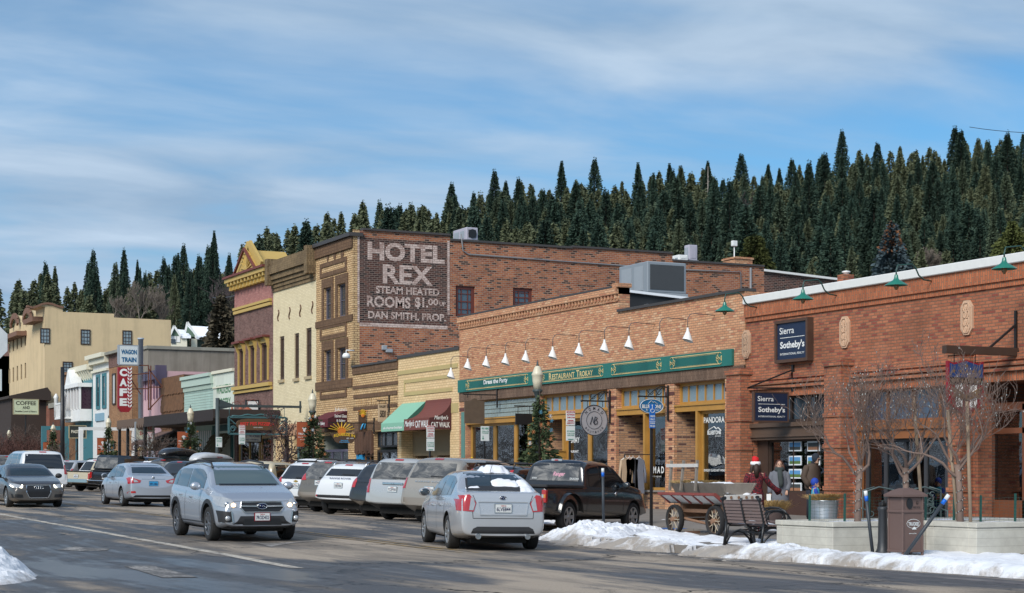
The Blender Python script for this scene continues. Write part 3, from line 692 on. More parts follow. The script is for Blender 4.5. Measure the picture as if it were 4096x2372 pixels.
# bay 3 (left): posts and panes
def panes(lst,z0,z1,name='shop_window',d=.24,glass=None,fm=None,fw=.10):
 for u0,u1 in lst:win(B,'x',T,sy(u1),sy(u0),z0,z1,fm or M_WOODY,fw,1,1,glass or SHOP_GLASS,d,name=name)
panes([(1868,1962),(1962,2045),(2045,2100),(2100,2146)],.75,3.42)
panes([(2252,2340),(2340,2430)],.75,3.42);panes([(2576,2661)],.85,3.42);panes([(2786,2899)],.85,3.42)
for u0,u1 in ((1868,2146),(2252,2430),(2576,2661),(2786,2899)):mb=MB();mb.box(T+.0,T+.35,sy(u1),sy(u0),.05,.75 if u0<2500 else .80);mb.obj('stall_riser',M_BRK2,B)
for u0,u1 in ((1868,2146),(2252,2430),(2576,2661),(2786,2899)):mb=MB();mb.box(T-.08,T+.3,sy(u1),sy(u0),.80 if u0>2500 else .75,.86 if u0>2500 else .81);mb.obj('sill',plain('grey_stone_sill',(.22,.2,.18),.8),B)
# recessed entries with brick cheeks and a door
for u0,u1 in ((2158,2252),(2465,2576),(2697,2786)):
 a,b_=sy(u1),sy(u0);mb=MB();D_=1.6
 mb.quad((T+.1,b_,.05),(T+D_,b_-.25,.05),(T+D_,b_-.25,3.42),(T+.1,b_,3.42));mb.quad((T+.1,a,.05),(T+D_,a,.05),(T+D_,a,3.42),(T+.1,a,3.42))
 mb.quad((T+.02,a,3.42),(T+D_,a,3.42),(T+D_,b_,3.42),(T+.02,b_,3.42));mb.obj('entry_cheek',M_BRK2,B)
 mb=MB();mb.box(T+D_,T+D_+.1,a,b_,.05,3.42);dd=mb.obj('door_surround',plain('brown_entry_wood',(.17,.085,.045),.6),B)
 win(dd,'x',T+D_-.1,a+.25,a+1.25,.2,2.5,M_WOODY,.12,1,1,GLASS_DARK,.06,name='door')
 mb=MB();mb.box(T+.02,T+.16,a-.02,a+.10,.05,3.42);mb.obj('post',M_WOODY,B)
mb=MB();mb.box(T-.012,T+.01,piers[0][0]-.3,piers[0][1]+.0,0.0,.02)
mb.obj('threshold',M_WOODD,B)
# dark bricks set in the piers
mb=MB()
for a,b_ in piers[:3]:
 mb.box(T-.012,T+.01,a,b_,3.98,4.10)
 z=1.0
 while z<3.9:
  mb.box(T-.010,T+.01,(a+b_)/2-.16,(a+b_)/2+.05,z,z+.085);z += .30
mb.box(T-.012,T+.01,piers[4][0],piers[4][1],3.98,4.12)
mb.obj('pier_accent',plain('maroon_brick_accent',(.11,.04,.033),.8),B)
mb=MB();mb.box(T-.04,T+.02,piers[4][0]+.05,piers[4][1]-.25,.1,3.95);mb.obj('green_panel',plain('sage_green_panel',(.10,.22,.19),.7),B)
# window lettering
tx=MB();X=T+.215
def wt(s,u0,u1,v0,v1,**k):
 a,b_=sy(u0,X),sy(u1,X);m_=(a+b_)/2;textx(tx,s,X,a,zz(v1,X,m_),a-b_,zz(v0,X,m_)-zz(v1,X,m_),**k)
wt('PANDORA',2815,2898,1667,1691,bold=.02);wt('BLUESTONE',2830,2884,1722,1738,bold=.03);wt('JEWELRY',2860,2884,1742,1747);wt('JEWELRY GLASS ART WINE',2813,2899,1876,1889,bold=.02)
for s_ in ((2832,1722,2856,1706),(2856,1706,2866,1716),(2866,1716,2872,1710),(2872,1710,2884,1722)):
 p,q=(X,sy(s_[0],X),zz(s_[1],X,sy(s_[0],X))),(X,sy(s_[2],X),zz(s_[3],X,sy(s_[2],X)));tx.bar(p,q,.02,.02)
wt('N O M A D',2580,2656,1866,1893,bold=.03);wt('B O U T I Q U E',2594,2645,1903,1910);wt('TROKAY',2262,2318,1749,1772,bold=.02);wt('RESTAURANT',2266,2314,1801,1811,bold=.02)
tx.obj('window_lettering',M_WHITE,B)
# ---------------------------------------------------------------- C: yellow shop with two awnings
yC0,yC1=65.9,sy(1593)
C_=thing('brick_building','low yellow painted brick shop with green and maroon awnings','building',(T,69,0))
ho=(sy(1792)+.0,sy(1608),.05,2.95)
ho=(yC0+.95,yC1-.35,.05,3.3)
mb=MB();mb.wallx(T,yC0,yC1,G0,6.55,[ho],.8);mb.obj('front_wall',M_YEL,C_);body(C_,T+.02,44,yC0+.01,yC1-.01,6.5,M_SIDE)
mb=MB();mb.box(T-.06,T+.3,yC0,yC1,6.55,6.68);mb.obj('coping',M_COPING,C_)
mb=MB();mb.box(T-.03,T+.02,yC0+.15,yC1,5.82,6.0);mb.box(T-.03,T+.02,yC0+.7,yC1-.7,5.42,5.56);mb.box(T-.03,T+.02,yC0+.7,yC1-.7,4.86,5.02);mb.box(T-.02,T+.02,yC0+.1,yC1,3.95,4.35);mb.box(T-.02,T+.02,yC1-.8,yC1-.7,5.02,5.42)
mb.obj('olive_band',M_OLIVE,C_)
interior(C_,T+.8,T+3,ho[0],ho[1],.05,3.3,plain('tan_porch_wall',(.30,.22,.13),.8),goods=False)
for a0,a1 in ((ho[0]+.15,ho[0]+1.3),(ho[0]+1.5,ho[0]+2.4),(ho[0]+3.0,ho[0]+4.2)):
 win(C_,'x',T,a0,a1,.3,2.2,plain('brown_wood_frame',(.22,.10,.04),.5),.14,1,1,GLASS_DARK,.85,name='door')
mb=MB();mb.box(T+.55,T+.8,ho[0],ho[1],2.2,3.3);mb.box(T+.50,T+.79,ho[0]+2.5,ho[0]+2.9,.05,2.2);mb.obj('porch_wall',plain('tan_porch_wall',(.3,.22,.13),.8),C_)
def awning(y0,y1,zt_,zb_,out_,curve,mat,label,txt=None,valance=.42,side_txt=None,matside=None):
 t=thing('awning',label,'awning',(T,(y0+y1)/2,zt_))
 n=10;pr=[]
 for i in range(n+1):
  k=i/n
  if curve:pr.append((out_*math.sin(k*math.pi/2),zb_+valance+(zt_-zb_-valance)*math.cos(k*math.pi/2)))
  else:pr.append((out_*k,zt_+(zb_+valance-zt_)*k))
 if curve:pr=[(out_*(1-math.cos(k/n*math.pi/2))**.9,zb_+valance+(zt_-zb_-valance)*(1-math.sin(k/n*math.pi/2))) for k in range(n+1)]
 pr.append((out_,zb_))
 mb=MB()
 for i in range(len(pr)-1):
  (a,za),(b_,zb2)=pr[i],pr[i+1]
  mb.quad((T-a,y1,za),(T-a,y0,za),(T-b_,y0,zb2),(T-b_,y1,zb2))
 for yy in (y0,y1):
  vs=[(T-a,yy,z) for a,z in pr]+[(T,yy,zb_)]
  mb.add(vs,[tuple(range(len(vs)))],1)
 mb.obj('canvas',[mat,matside or mat],t)
 if txt:
  tx=MB();
  for s_,k0,k1,hh,sh in txt:textx(tx,s_,T-out_-.006,y1-(y1-y0)*k0,zb_+valance*.18,(y1-y0)*(k1-k0),valance*hh,bold=.02,shear=sh)
  tx.obj('lettering',M_WHITE,t)
 if side_txt:
  tx=MB()
  for s_,k0,k1,z,hh,sh in side_txt:texty(tx,s_,T-out_+out_*k0,y0-.006,z,out_*(k1-k0),hh,bold=.015,shear=sh)
  tx.obj('side_lettering',M_WHITE,t)
 return t
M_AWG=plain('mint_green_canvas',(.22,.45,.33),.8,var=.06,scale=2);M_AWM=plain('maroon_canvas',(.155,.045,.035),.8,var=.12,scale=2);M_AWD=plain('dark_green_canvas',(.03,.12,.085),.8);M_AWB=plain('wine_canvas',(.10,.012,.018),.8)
yw0=sy(1806);xo=T-sx(1717,yw0);za_=zz(1592,T,yw0);zv_=zz(1722,T-xo,sy(1618,T-xo))
awning(sy(1702),sy(1609),za_-.05,zv_,xo,False,M_AWG,'mint green straight awning reading ela chapman boutique',[('ela chapman boutique',.1,.93,.42,0)],.36,matside=M_AWD)
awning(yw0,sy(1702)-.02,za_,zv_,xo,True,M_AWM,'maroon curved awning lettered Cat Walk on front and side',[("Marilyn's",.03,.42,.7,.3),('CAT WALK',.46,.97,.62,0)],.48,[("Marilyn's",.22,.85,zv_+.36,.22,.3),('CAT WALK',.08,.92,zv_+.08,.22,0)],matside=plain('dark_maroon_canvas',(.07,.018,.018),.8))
# ---------------------------------------------------------------- D: low tan and brown striped shops
yD0,yD1=yC1,78.2
D=thing('brick_building','low tan brick shops with dark brown brick stripes beside the tall hotel','building',(T,75,0))
mb=MB();dh=[(yD0+.1,yD0+2.9,.05,3.35),(yD0+2.95,yD1-.45,.05,3.2)];mb.wallx(T,yD0,yD1,G0,6.3,dh,.3);mb.obj('front_wall',M_REX,D);body(D,T+.02,44,yD0,yD1-.02,6.2,M_SIDE,plain('snowy_grey_roof',(.30,.36,.42),.7,var=.2),parapet=.25)
mb=MB();mb.box(T-.05,T+.02,yD0,yD1-.05,6.12,6.46);mb.box(T-.03,T+.02,yD0,yD1-.05,5.42,5.58);mb.box(T-.03,T+.02,yD0+.1,yD1-.15,4.97,5.13);mb.box(T-.03,T+.02,yD0+.1,yD1-.15,4.42,4.58);mb.box(T-.03,T+.02,yD0,yD1-.05,3.42,3.85)
mb.obj('brown_band',M_REXT,D);mb=MB();mb.box(T-.10,T+.3,yD0,yD1-.05,6.46,6.55);mb.obj('coping',M_COPING,D)
mb=MB()
for k in range(16):y=yD0+.35+k*.32;mb.box(T-.02,T+.01,y,y+.16,4.62,4.93)
mb.obj('raised_brick',M_REX,D)
interior(D,T+.3,T+3,dh[0][0],dh[0][1],.05,3.35,seed=8);interior(D,T+.3,T+3,dh[1][0],dh[1][1],.05,3.2,seed=9)
win(D,'x',T,yD0+.15,yD0+2.85,.1,2.5,M_BLACK,.12,2,1,SHOP_GLASS,.2,.1,'shop_window');win(D,'x',T,yD0+.2,yD0+2.8,2.62,3.34,M_BLACK,.08,3,1,GLASS_DARK,.2,.08,'transom_window')
mb=MB();mb.box(T-.06,T+.12,yD0+3.0,yD0+5.2,2.35,3.35)
for k in range(11):y=yD0+3.0+.2*k;mb.box(T-.10,T-.05,y+.015,y+.185,2.30+.08*((k*7) % 3),3.4)
mb.obj('shingle_panel',plain('weathered_brown_shingle',(.10,.05,.03),.85,var=.3),D)
win(D,'x',T,yD0+3.0,yD0+4.3,.7,2.3,plain('brown_wood_frame',(.22,.10,.04),.5),.08,2,2,SHOP_GLASS,.15,name='shop_window')
mb=MB();mb.box(T+.0,T+.2,yD0+4.35,yD0+5.2,.1,2.3);dd=mb.obj('door',plain('bright_blue_paint',(.02,.25,.50),.5),D);mb=MB();mb.box(T-.02,T+.01,yD0+4.55,yD0+5.0,.9,2.1);mb.obj('pane',GLASS_DARK,dd)
# ---------------------------------------------------------------- E: the tall tan hotel with the painted side wall
yE0,yE1=78.2,83.3;zE=12.75
E=thing('hotel_building','tall three-storey tan brick hotel with faded painted lettering on its red side wall','building',(T,80,0))
eh=[]
ywl=[(sy(1385),sy(1352)),(sy(1327),sy(1297))]
for a,b_ in ywl:
 eh.append((a,b_,fz(1340,1272),fz(1340,1142)));eh.append((a,b_,fz(1340,1521),fz(1340,1395)))
mb=MB();mb.wallx(T,yE0,yE1,G0,zE,eh+[(yE0+.6,yE1-.35,.05,3.3)],.3);mb.obj('front_wall',M_REX,E)
# the side wall, with parapet steps
S=MB();xs1=sx(1410,yE0);W1=sx(1655,yE0);xs2=sx(2287,yE0);xs3=sx(2690,yE0);xs4=sx(3056,yE0)
zA=zz(918,T,yE0);zS1=zz(968,sx(1880,yE0),yE0);zS2=zz(990,xs2,yE0);zS3=zz(1045,xs3,yE0)
sh=[]
for u0,u1,v0,v1 in ((1823,1900,1142,1266),(2052,2130,1150,1226),(2303,2372,1156,1240)):
 sh.append((sx(u0,yE0),sx(u1,yE0),zz(v1,sx(u0,yE0),yE0),zz(v0,sx(u0,yE0),yE0)))
xm=sx(1800,yE0)
xp=sx(1438,yE0)
S.wally(yE0,T,xp,G0,zA,(),.3,1)
S.wally(yE0,xp,xm,G0,zz(1290,xp,yE0),(),.3,0);S.wally(yE0,xp,xm,zz(1290,xp,yE0),zA-.35,(),.3,2);S.wally(yE0,xp,xm,zA-.35,zA,(),.3,0)
S.wally(yE0,xm,xs2,G0,zS1,sh[:2],.3,0);S.wally(yE0,xs2,xs3,G0,zS2,(),.3,0)
S.wally(yE0,xs3,xs4,G0,zS3,(),.3,0);S.quad((xm,yE0,zS1),(xm,yE1,zS1),(xm,yE1,zA),(xm,yE0,zA),0)
S.quad((T,yE1,G0),(T,yE1,zE),(xs4,yE1,zE-1.5),(xs4,yE1,G0));S.quad((xs4,yE0,G0),(xs4,yE1,G0),(xs4,yE1,zS3),(xs4,yE0,zS3))
sw=S.obj('side_wall',[M_SIDE,M_REX,M_SIDE2],E)
for k,(a,b_,c,d) in enumerate(sh[:2]):
 f=win(E,'y',yE0,a,b_,c,d,plain('rust_red_window_frame',(.12,.028,.018),.6),.16,3,4,plain('pale_blue_glass',(.06,.085,.11),.12,spec=1),.16,.035,sash=True)
mb=MB();mb.box(T-.22,T+.5,yE0-.12,yE1,zE,zE+.18)
mb.box(T+.5,xm,yE0-.10,yE0+.35,zA,zA+.10);mb.box(xm,xs2,yE0-.08,yE0+.35,zS1,zS1+.10);mb.box(xs2,xs3,yE0-.08,yE0+.35,zS2,zS2+.10);mb.box(xs3,xs4,yE0-.08,yE0+.35,zS3,zS3+.10);mb.obj('coping',M_COPING,E)
mb=MB();mb.box(T+.1,xs3-.1,yE0+.1,yE1-.05,zS2-.6,zS2-.4);mb.box(xs3,xs4-.1,yE0+.1,yE1+14,zS3-.4,zS3-.25);mb.obj('roof',M_ROOF,E)
# brown brick trim on the front
mb=MB()
for (a,b_,c,d) in eh:
 mb.box(T-.05,T+.02,a-.28,a-.002,c,d+.45);mb.box(T-.05,T+.02,b_+.002,b_+.28,c,d+.45);mb.box(T-.05,T+.02,a,b_,d+.003,d+.45)
mb.box(T-.06,T+.02,yE0,yE1,eh[0][2]-.32,eh[0][2]-.003);mb.box(T-.06,T+.02,yE0,yE1,eh[1][2]-.42,eh[1][2]-.003)
for v0,v1 in ((1048,1090),(1298,1345),(1552,1585)):
 frame_y(mb,T,.04,yE0+.75,yE1-.6,fz(1340,v1)-.1,fz(1340,v0)+.1,.22)
mb.box(T-.08,T+.02,yE0,yE1,3.45,3.85)
mb.box(T-.10,T+.02,yE0,yE1,zE-.55,zE-.02)
for u in (1312,1340,1370):
 y_,z_=sy(u),fz(u,1015);mb.prism([(y_-.22,z_),(y_,z_+.5),(y_+.22,z_),(y_,z_-.5)],'x',T-.03,T+.01)
 for k in (-.15,.15):pass
mb.obj('brown_trim',M_REXT,E)
for (a,b_,c,d) in eh:
 win(E,'x',T,a,b_,c,d,plain('grey_purple_frame',(.11,.10,.13),.6),.08,1,2,GLASS_DARK,.18)
 # painted sign on the side wall
def paint_old():
 b=NB('faded_white_lettering');p=b.pos();n=b.noise(p,2.4,6,.7)
 s=b.n('ShaderNodeSeparateXYZ',{0:p});h=b.math('ADD',s.outputs[0],s.outputs[1]);v=b.n('ShaderNodeCombineXYZ',{0:h,1:s.outputs[2]}).outputs[0]
 br=b.n('ShaderNodeTexBrick',{'Vector':v,'Color1':(0,0,0,1),'Color2':(1,1,1,1),'Mortar':(.2,.2,.2,1),'Scale':1,'Mortar Size':.014,'Brick Width':.26,'Row Height':.095})
 k=b.math('ADD',b.math('MULTIPLY',n.outputs[0],.9),b.math('MULTIPLY',br.outputs[0],.22))
 f=b.ramp(k,.28,.58,.12,.88)
 base=b.mix(f,(.19,.085,.06,1),(.66,.53,.47,1));base=b.mix(b.math('MULTIPLY',br.outputs['Fac'],.7),base,(.19,.12,.10,1));b.set(Base_Color=base,Roughness=.9);return b.m
M_OLDP=paint_old();tx=MB()
def st(s,u0,u1,v0,v1,**k):
 m_=(u0+u1)/2;x0,x1=sx(u0,yE0),sx(u1,yE0);z0=zz(v1,(x0+x1)/2,yE0);z1=zz(v0,(x0+x1)/2,yE0);texty(tx,s,x0,yE0-.012,z0,x1-x0,z1-z0,slope=0,**k)
st('HOTEL',1470,1779,974,1049,bold=.045);st('REX',1531,1731,1062,1138,bold=.03);st('STEAM HEATED',1503,1757,1150,1178,bold=.03)
st('ROOMS',1467,1642,1186,1230,bold=.03);st('$1.',1660,1712,1189,1236,bold=.03);st('00',1712,1753,1195,1221,bold=.03);st('UP',1757,1783,1207,1224,bold=.03);st('DAN SMITH, PROP.',1472,1783,1250,1284,bold=.03)
tx.obj('painted_lettering',M_OLDP,sw)
mb=MB();mb.box(xp-.10,xp,yE0-.008,yE0,zz(1290,xp,yE0),zA-.2);mb.box(xm-.14,xm-.02,yE0-.008,yE0,zz(1260,xm,yE0),zA-.25)
mb.box(xp,xm-.14,yE0-.007,yE0,zz(1303,xp,yE0),zz(1289,xp,yE0));mb.obj('painted_border',M_OLDP,sw)
# conduit along the top of the side wall
mb=MB();zcn=lambda x_:zS1-.55
mb.tube([(xs2-6.2,yE0-.06,zS1+.35),(xs2-6.1,yE0-.06,zS1-.45),(xs2-5.8,yE0-.06,zS1-.62),(xs3,yE0-.06,zS1-.75),(sx(2960,yE0),yE0-.06,zS3-.35),(sx(2960,yE0)+.15,yE0-.06,6)],.035,5)
mb.tube([(sx(3000,yE0),yE0-.06,zS3-.1),(sx(3000,yE0),yE0-.06,5.5)],.06,6);mb.obj('conduit',plain('grey_conduit',(.22,.22,.23),.5),E)
mb=MB();x_=sx(1505+20,yE0);mb.bbox(x_,x_+.25,yE0-.15,yE0,zz(1400,x_,yE0),zz(1382,x_,yE0),.02);x_=sx(1540,yE0);mb.bbox(x_,x_+.35,yE0-.15,yE0,zz(1410,x_,yE0),zz(1395,x_,yE0),.02);mb.obj('meter_box',plain('grey_metal_box',(.3,.32,.34),.5),E)
interior(E,T+.3,T+3,yE0+.6,yE1-.35,.05,3.3,seed=12)
win(E,'x',T,yE0+.65,yE1-.4,.3,2.6,plain('violet_grey_frame',(.12,.11,.16),.6),.12,3,1,GLASS_DARK,.25,.12,'shop_window')
# wine-coloured awning of the glass gallery and dark lean-to at its left
yj=sy(1389);xoj=T-sx(1311,yj)
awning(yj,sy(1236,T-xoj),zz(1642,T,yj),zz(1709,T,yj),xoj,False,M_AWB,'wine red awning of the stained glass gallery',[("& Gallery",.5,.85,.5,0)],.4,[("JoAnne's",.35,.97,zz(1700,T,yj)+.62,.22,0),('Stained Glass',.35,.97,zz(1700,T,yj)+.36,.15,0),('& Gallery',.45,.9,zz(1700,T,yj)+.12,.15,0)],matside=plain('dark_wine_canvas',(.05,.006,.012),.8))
# rear brick block behind, right of the step
RB=thing('brick_building','dark weathered rear brick building behind the red shop row','building',(46,96,0))
yR=yE0+3.5;xr0,xr1=sx(3050,yR),sx(3400,yR)
mb=MB();z0r,z1r=zz(1085,xr0,yR),zz(1128,xr1,yR)
mb.prism([(xr0,G0),(xr1,G0),(xr1,z1r),(xr0,z0r)],'y',yR,yR+8);mb.obj('wall',M_SIDE2,RB)
mb=MB();mb.bar((xr0,yR-.05,z0r+.05),(xr1,yR-.05,z1r+.05),.3,.12);mb.obj('coping',M_CAPW,RB)
# ---------------------------------------------------------------- F: cream painted building
yF0,yF1=yE1,sy(1093);zF=12.2
F=thing('brick_building','cream painted brick building with brown cornice and three narrow windows','building',(T,86,0))
fh=[(sy(u1),sy(u0),fz(u0,v1),fz(u0,v0)) for u0,u1,v0,v1 in ((1119,1137,1347,1520),(1178,1196,1335,1514),(1224,1246,1314,1506))]
mb=MB();mb.wallx(T,yF0,yF1,G0,zF,fh+[(yF0+.4,yF1-.5,.05,3.4)],.25);mb.obj('front_wall',M_CREAM,F);body(F,T+.02,46,yF0,yF1,zF,M_SIDE)
mb=MB()
for k,(z,o_) in enumerate(((11.15,.06),(11.35,.12),(11.55,.2),(11.75,.3),(12.05,.42),(12.5,.34))):mb.box(T-o_,T+.3,yF0+.05,yF1,z,z+(.19 if k<3 else .29 if k==3 else .44 if k==4 else .25))
for y in (yF0,yF1-.5):mb.box(T-.5,T+.2,y+.02,y+.45,11.5,12.9)
mb.obj('cornice',brick('olive_brown_cornice',(.20,.14,.075),(.30,.21,.115),(.10,.07,.04),vert=True,dirt=.5),F)
for (a,b_,c,d) in fh:
 win(F,'x',T,a,b_,c,d,plain('dark_brown_shutter',(.075,.045,.03),.7),.12,1,3,plain('brown_shutter_board',(.06,.035,.022),.6),.12,.05)
for (a,b_,c,d) in fh:mb=MB();mb.box(T-.10,T+.02,a-.06,b_+.06,c-.16,c-.01);mb.obj('sill',plain('tan_sill',(.42,.33,.2),.8),F)
for u,v0,v1 in ((1115,1240,1283),(1160,1230,1276),(1203,1220,1266),(1251,1206,1253)):
 y_=sy(u);z0,z1=fz(u,v1),fz(u,v0);mb=MB();mb.tube([(T-.03,y_+.10*math.sin(t*3.1*2),z0+(z1-z0)*t) for t in np.linspace(0,1,9)],.035,5);mb.obj('wall_anchor',plain('rusty_iron',(.12,.06,.035),.7),F)
mb=MB();y_=sy(1183);mb.box(T-.02,T+.01,y_-.28,y_+.28,fz(1183,1131),fz(1183,1096));pl_=mb.obj('plaque',M_WHITE,F)
tx=MB();textx(tx,'11',T-.026,y_+.12,fz(1183,1110),.24,.22,bold=.03);textx(tx,'EAST',T-.026,y_+.2,fz(1183,1129),.4,.16,bold=.02);tx.obj('lettering',plain('navy_lettering',(.02,.03,.12),.6),pl_)
interior(F,T+.25,T+3,yF0+.4,yF1-.5,.05,3.4,seed=13);win(F,'x',T,yF0+.45,yF0+3.2,.6,3.1,plain('sage_frame',(.12,.2,.2),.6),.14,2,2,SHOP_GLASS,.18,.1,'shop_window')
mb=MB();mb.box(T-.03,T+.2,yF0+3.3,yF0+4.1,.05,3.4);mb.box(T-.03,T+.2,yF1-1.3,yF1-.5,.05,3.4);mb.obj('pier',M_YEL,F)
mb=MB();mb.box(T-.08,T+.1,yF0,yF1,3.4,4.0);mb.obj('shop_beam',plain('peach_beam',(.42,.24,.14),.7),F)
# ---------------------------------------------------------------- G: faded pink and purple brick building with yellow pediment
yG0,yG1=yF1,sy(938);zG=12.15
Gb=thing('brick_building','tall faded pink brick building with a yellow fan pediment and yellow window hoods','building',(T,93,0))
gh=[(sy(u1),sy(u0),fz(u0,v1),fz(u0,v0)) for u0,u1,v0,v1 in ((958,978,1405,1543),(1002,1023,1392,1535),(1048,1073,1382,1523))]
zmid=fz(1000,1235)
mb=MB();mb.wallx(T,yG0,yG1,G0,zmid,gh+[(yG0+.4,yG1-.5,.05,3.6)],.25,1);mb.wallx(T,yG0,yG1,zmid,zG,(),.2,0);mb.obj('front_wall',[M_PINKB,M_PURB],Gb);body(Gb,T+.02,44,yG0,yG1,zG,M_SIDE)
M_YT=plain('mustard_yellow_trim',(.50,.34,.10),.6,var=.08);M_RT=plain('oxblood_trim',(.16,.04,.028),.6)
mb=MB();rt=MB()
mb.box(T-.25,T+.2,yG0+.1,yG1,zG-.25,zG+.15);mb.box(T-.55,T+.2,yG0,yG1+.2,zG+.15,zG+.38);rt.box(T-.65,T+.2,yG0-.05,yG1+.3,zG+.38,zG+.5)
for k in range(11):y=yG0+.25+k*(yG1-yG0-.6)/10;mb.box(T-.5,T,y,y+.2,zG-.05,zG+.15);mb.box(T-.38,T,y+.03,y+.17,zG-.3,zG-.05)
yp0,yp1=yG0+1.6,yG1-1.4;ypm=(yp0+yp1)/2
mb.prism([(yp0+.2,zG+.5),(yp1-.2,zG+.5),(ypm,zG+1.7)],'x',T-.35,T+1.9)
for p,q in (((yp0-.1,zG+.5),(ypm,zG+1.9)),((yp1+.1,zG+.5),(ypm,zG+1.9))):
 mb.bar((T-.2,p[0],p[1]),(T-.2,q[0],q[1]),.75,.16,up=(1,0,0))
 rt.bar((T-.5,p[0],p[1]-.12),(T-.5,q[0],q[1]-.14),.12,.12)
for k in range(9):
 t=math.pi*(k+.5)/9;mb.bar((T-.37,ypm,zG+.6),(T-.37,ypm+1.0*math.cos(t),zG+.6+.95*math.sin(t)),.10,.05)
mb.sphere((T-.38,ypm,zG+.68),(.06,.22,.2),10,6)
mb.box(T-.12,T+.02,yG0+.2,yG1-.1,zmid-.12,zmid+.05);mb.box(T-.16,T+.02,yG0+.2,yG1-.1,zmid+.10,zmid+.24)
for k,(a,b_,c,d) in enumerate(gh):
 mb.box(T-.08,T+.02,a-.11,a-.002,c,d+.1);mb.box(T-.08,T+.02,b_+.002,b_+.11,c,d+.1);mb.box(T-.12,T+.02,a-.16,b_+.16,d+.1,d+.38)
 for yy in (a-.18,b_+.04):mb.prism([(T-.34,d+.38),(T,d+.38),(T,d-.25),(T-.1,d-.1),(T-.2,d+.2)],'y',yy,yy+.14)
 rt.box(T-.42,T+.02,a-.25,b_+.25,d+.39,d+.50)
zs_=min(g_[2] for g_ in gh);mb.box(T-.22,T+.02,yG0+.15,yG1-.05,zs_-.25,zs_-.05);mb.box(T-.12,T+.02,yG0+.1,yG1-.05,zs_-.45,zs_-.30)
mb.obj('yellow_trim',M_YT,Gb);rt.obj('red_trim',M_RT,Gb)
for (a,b_,c,d) in gh:win(Gb,'x',T,a,b_,c,d,plain('dark_brown_shutter',(.075,.045,.03),.7),.06,1,1,plain('bricked_up_opening',(.05,.03,.025),.8),.15)
mb=MB();frame_y(mb,T,.03,yG0+1.4,yG1-1.6,fz(1010,1128),fz(1010,1072),.07);mb.obj('brick_panel',plain('dark_pink_brick_edge',(.15,.05,.045),.9),Gb)
interior(Gb,T+.25,T+3,yG0+.4,yG1-.5,.05,3.6,seed=15,mat=plain('warm_shop_interior',(.22,.11,.03),.8))
win(Gb,'x',T,yG0+.45,yG0+2.4,.1,3.5,M_WOODY,.16,1,1,SHOP_GLASS,.15,name='door');win(Gb,'x',T,yG0+2.6,yG1-.6,.5,3.5,M_WOODY,.16,2,1,SHOP_GLASS,.15,.14,'shop_window')
# ---------------------------------------------------------------- H..N small shops further down
def lowshop(name,label,u0,u1,v_top,mat,zsplit=None,side=None,depth=10):
 """u0 left column, u1 right column, v_top roof row at u1"""
 y0,y1=sy(u1),sy(u0);z1=fz(u1,v_top)
 t=thing(name,label,'building',(T,(y0+y1)/2,0))
 mb=MB();mb.wallx(T,y0,y1,G0,z1,(),.2);mb.obj('front_wall',mat,t);body(t,T+.02,T+depth,y0,y1,z1-.02,side or mat)
 return t,y0,y1,z1
M_MINT=plain('mint_painted_siding',(.38,.52,.46),.7,var=.08,streak=.25);M_GRNL=plain('green_lettering',(.10,.22,.12),.7);M_TEALD=plain('dark_teal_trim',(.03,.10,.10),.6)
t,y0,y1,z1=lowshop('shop_building','white false-front shop with faded green Walkers lettering',853,936,1480,plain('pale_green_white_paint',(.62,.66,.57),.7,var=.06,streak=.25))
mb=MB();mb.box(T-.12,T+.15,y0,y1,z1-.05,z1+.12);mb.box(T-.06,T+.02,y0,y1,z1-.9,z1-.82);mb.obj('parapet_trim',M_CREAMP,t)
mb=MB();mb.box(T+2,T+3.4,y0+.1,y1-1.5,z1,z1+.8);mb.obj('roof_box',M_WHITE,t)
tx=MB();textx(tx,'WALKERS',T-.01,sy(865),fz(890,1574),sy(865)-sy(923),.52,bold=.03);textx(tx,'BUGGERY',T-.01,sy(865),fz(890,1628),sy(865)-sy(923),.52,bold=.03);tx.obj('lettering',M_GRNL,t)
mb=MB();mb.box(T-.08,T+.02,y0+.1,y1-.05,3.9,4.25);mb.box(T-.10,T+.02,y0+.1,y0+.4,.1,4.2);mb.box(T-.10,T+.02,y1-.4,y1-.1,.1,4.2);mb.obj('trim',M_TEALD,t)
mb=MB()
for j in range(8):
 for k in range(12):
  zz0=3.75-j*.25;yy=y0+.1+k*(y1-y0-.2)/12;o_=.15+j*.14
  mb.add([(T-o_-.2,yy+.01,zz0-.32),(T-o_-.2,yy+(y1-y0-.2)/12-.02,zz0-.32+.03*((k*5+j) % 3)),(T-o_+.1,yy+(y1-y0-.2)/12-.02,zz0+.02),(T-o_+.1,yy+.01,zz0+.02)],[(0,1,2,3)])
mb.obj('shingle_roof',plain('mossy_brown_shingle',(.14,.095,.045),.85,var=.35),t)
win(t,'x',T,y0+.4,y1-.5,.5,2.3,M_TEALD,.1,3,1,SHOP_GLASS,-.02,name='shop_window')
mb=MB();mb.box(T-.12,T-.05,y0+.6,y1-.8,1.75,2.3);sg=mb.obj('sign_board',M_CREAMP,t);tx=MB();textx(tx,'Studio',T-.13,y1-1.0,1.88,1.9,.32,shear=.3);tx.obj('lettering',M_BLACK,sg)
t,y0,y1,z1=lowshop('shop_building','mint green clapboard shop with a scalloped cornice',737,853,1500,M_MINT)
mb=MB();mb.box(T-.3,T+.15,y0,y1,z1-.05,z1+.15);mb.box(T-.2,T+.02,y0,y1,z1-.5,z1-.06)
for k in range(34):y=y0+.05+k*(y1-y0-.1)/34;mb.box(T-.12,T+.01,y,y+.1,z1-.78,z1-.5)
for k in range(18):mb.box(T-.02,T+.01,y0+.02,y1-.02,4.3+k*.16,4.3+k*.16+.03)
mb.obj('cornice',plain('pale_mint_trim',(.42,.52,.45),.7),t)
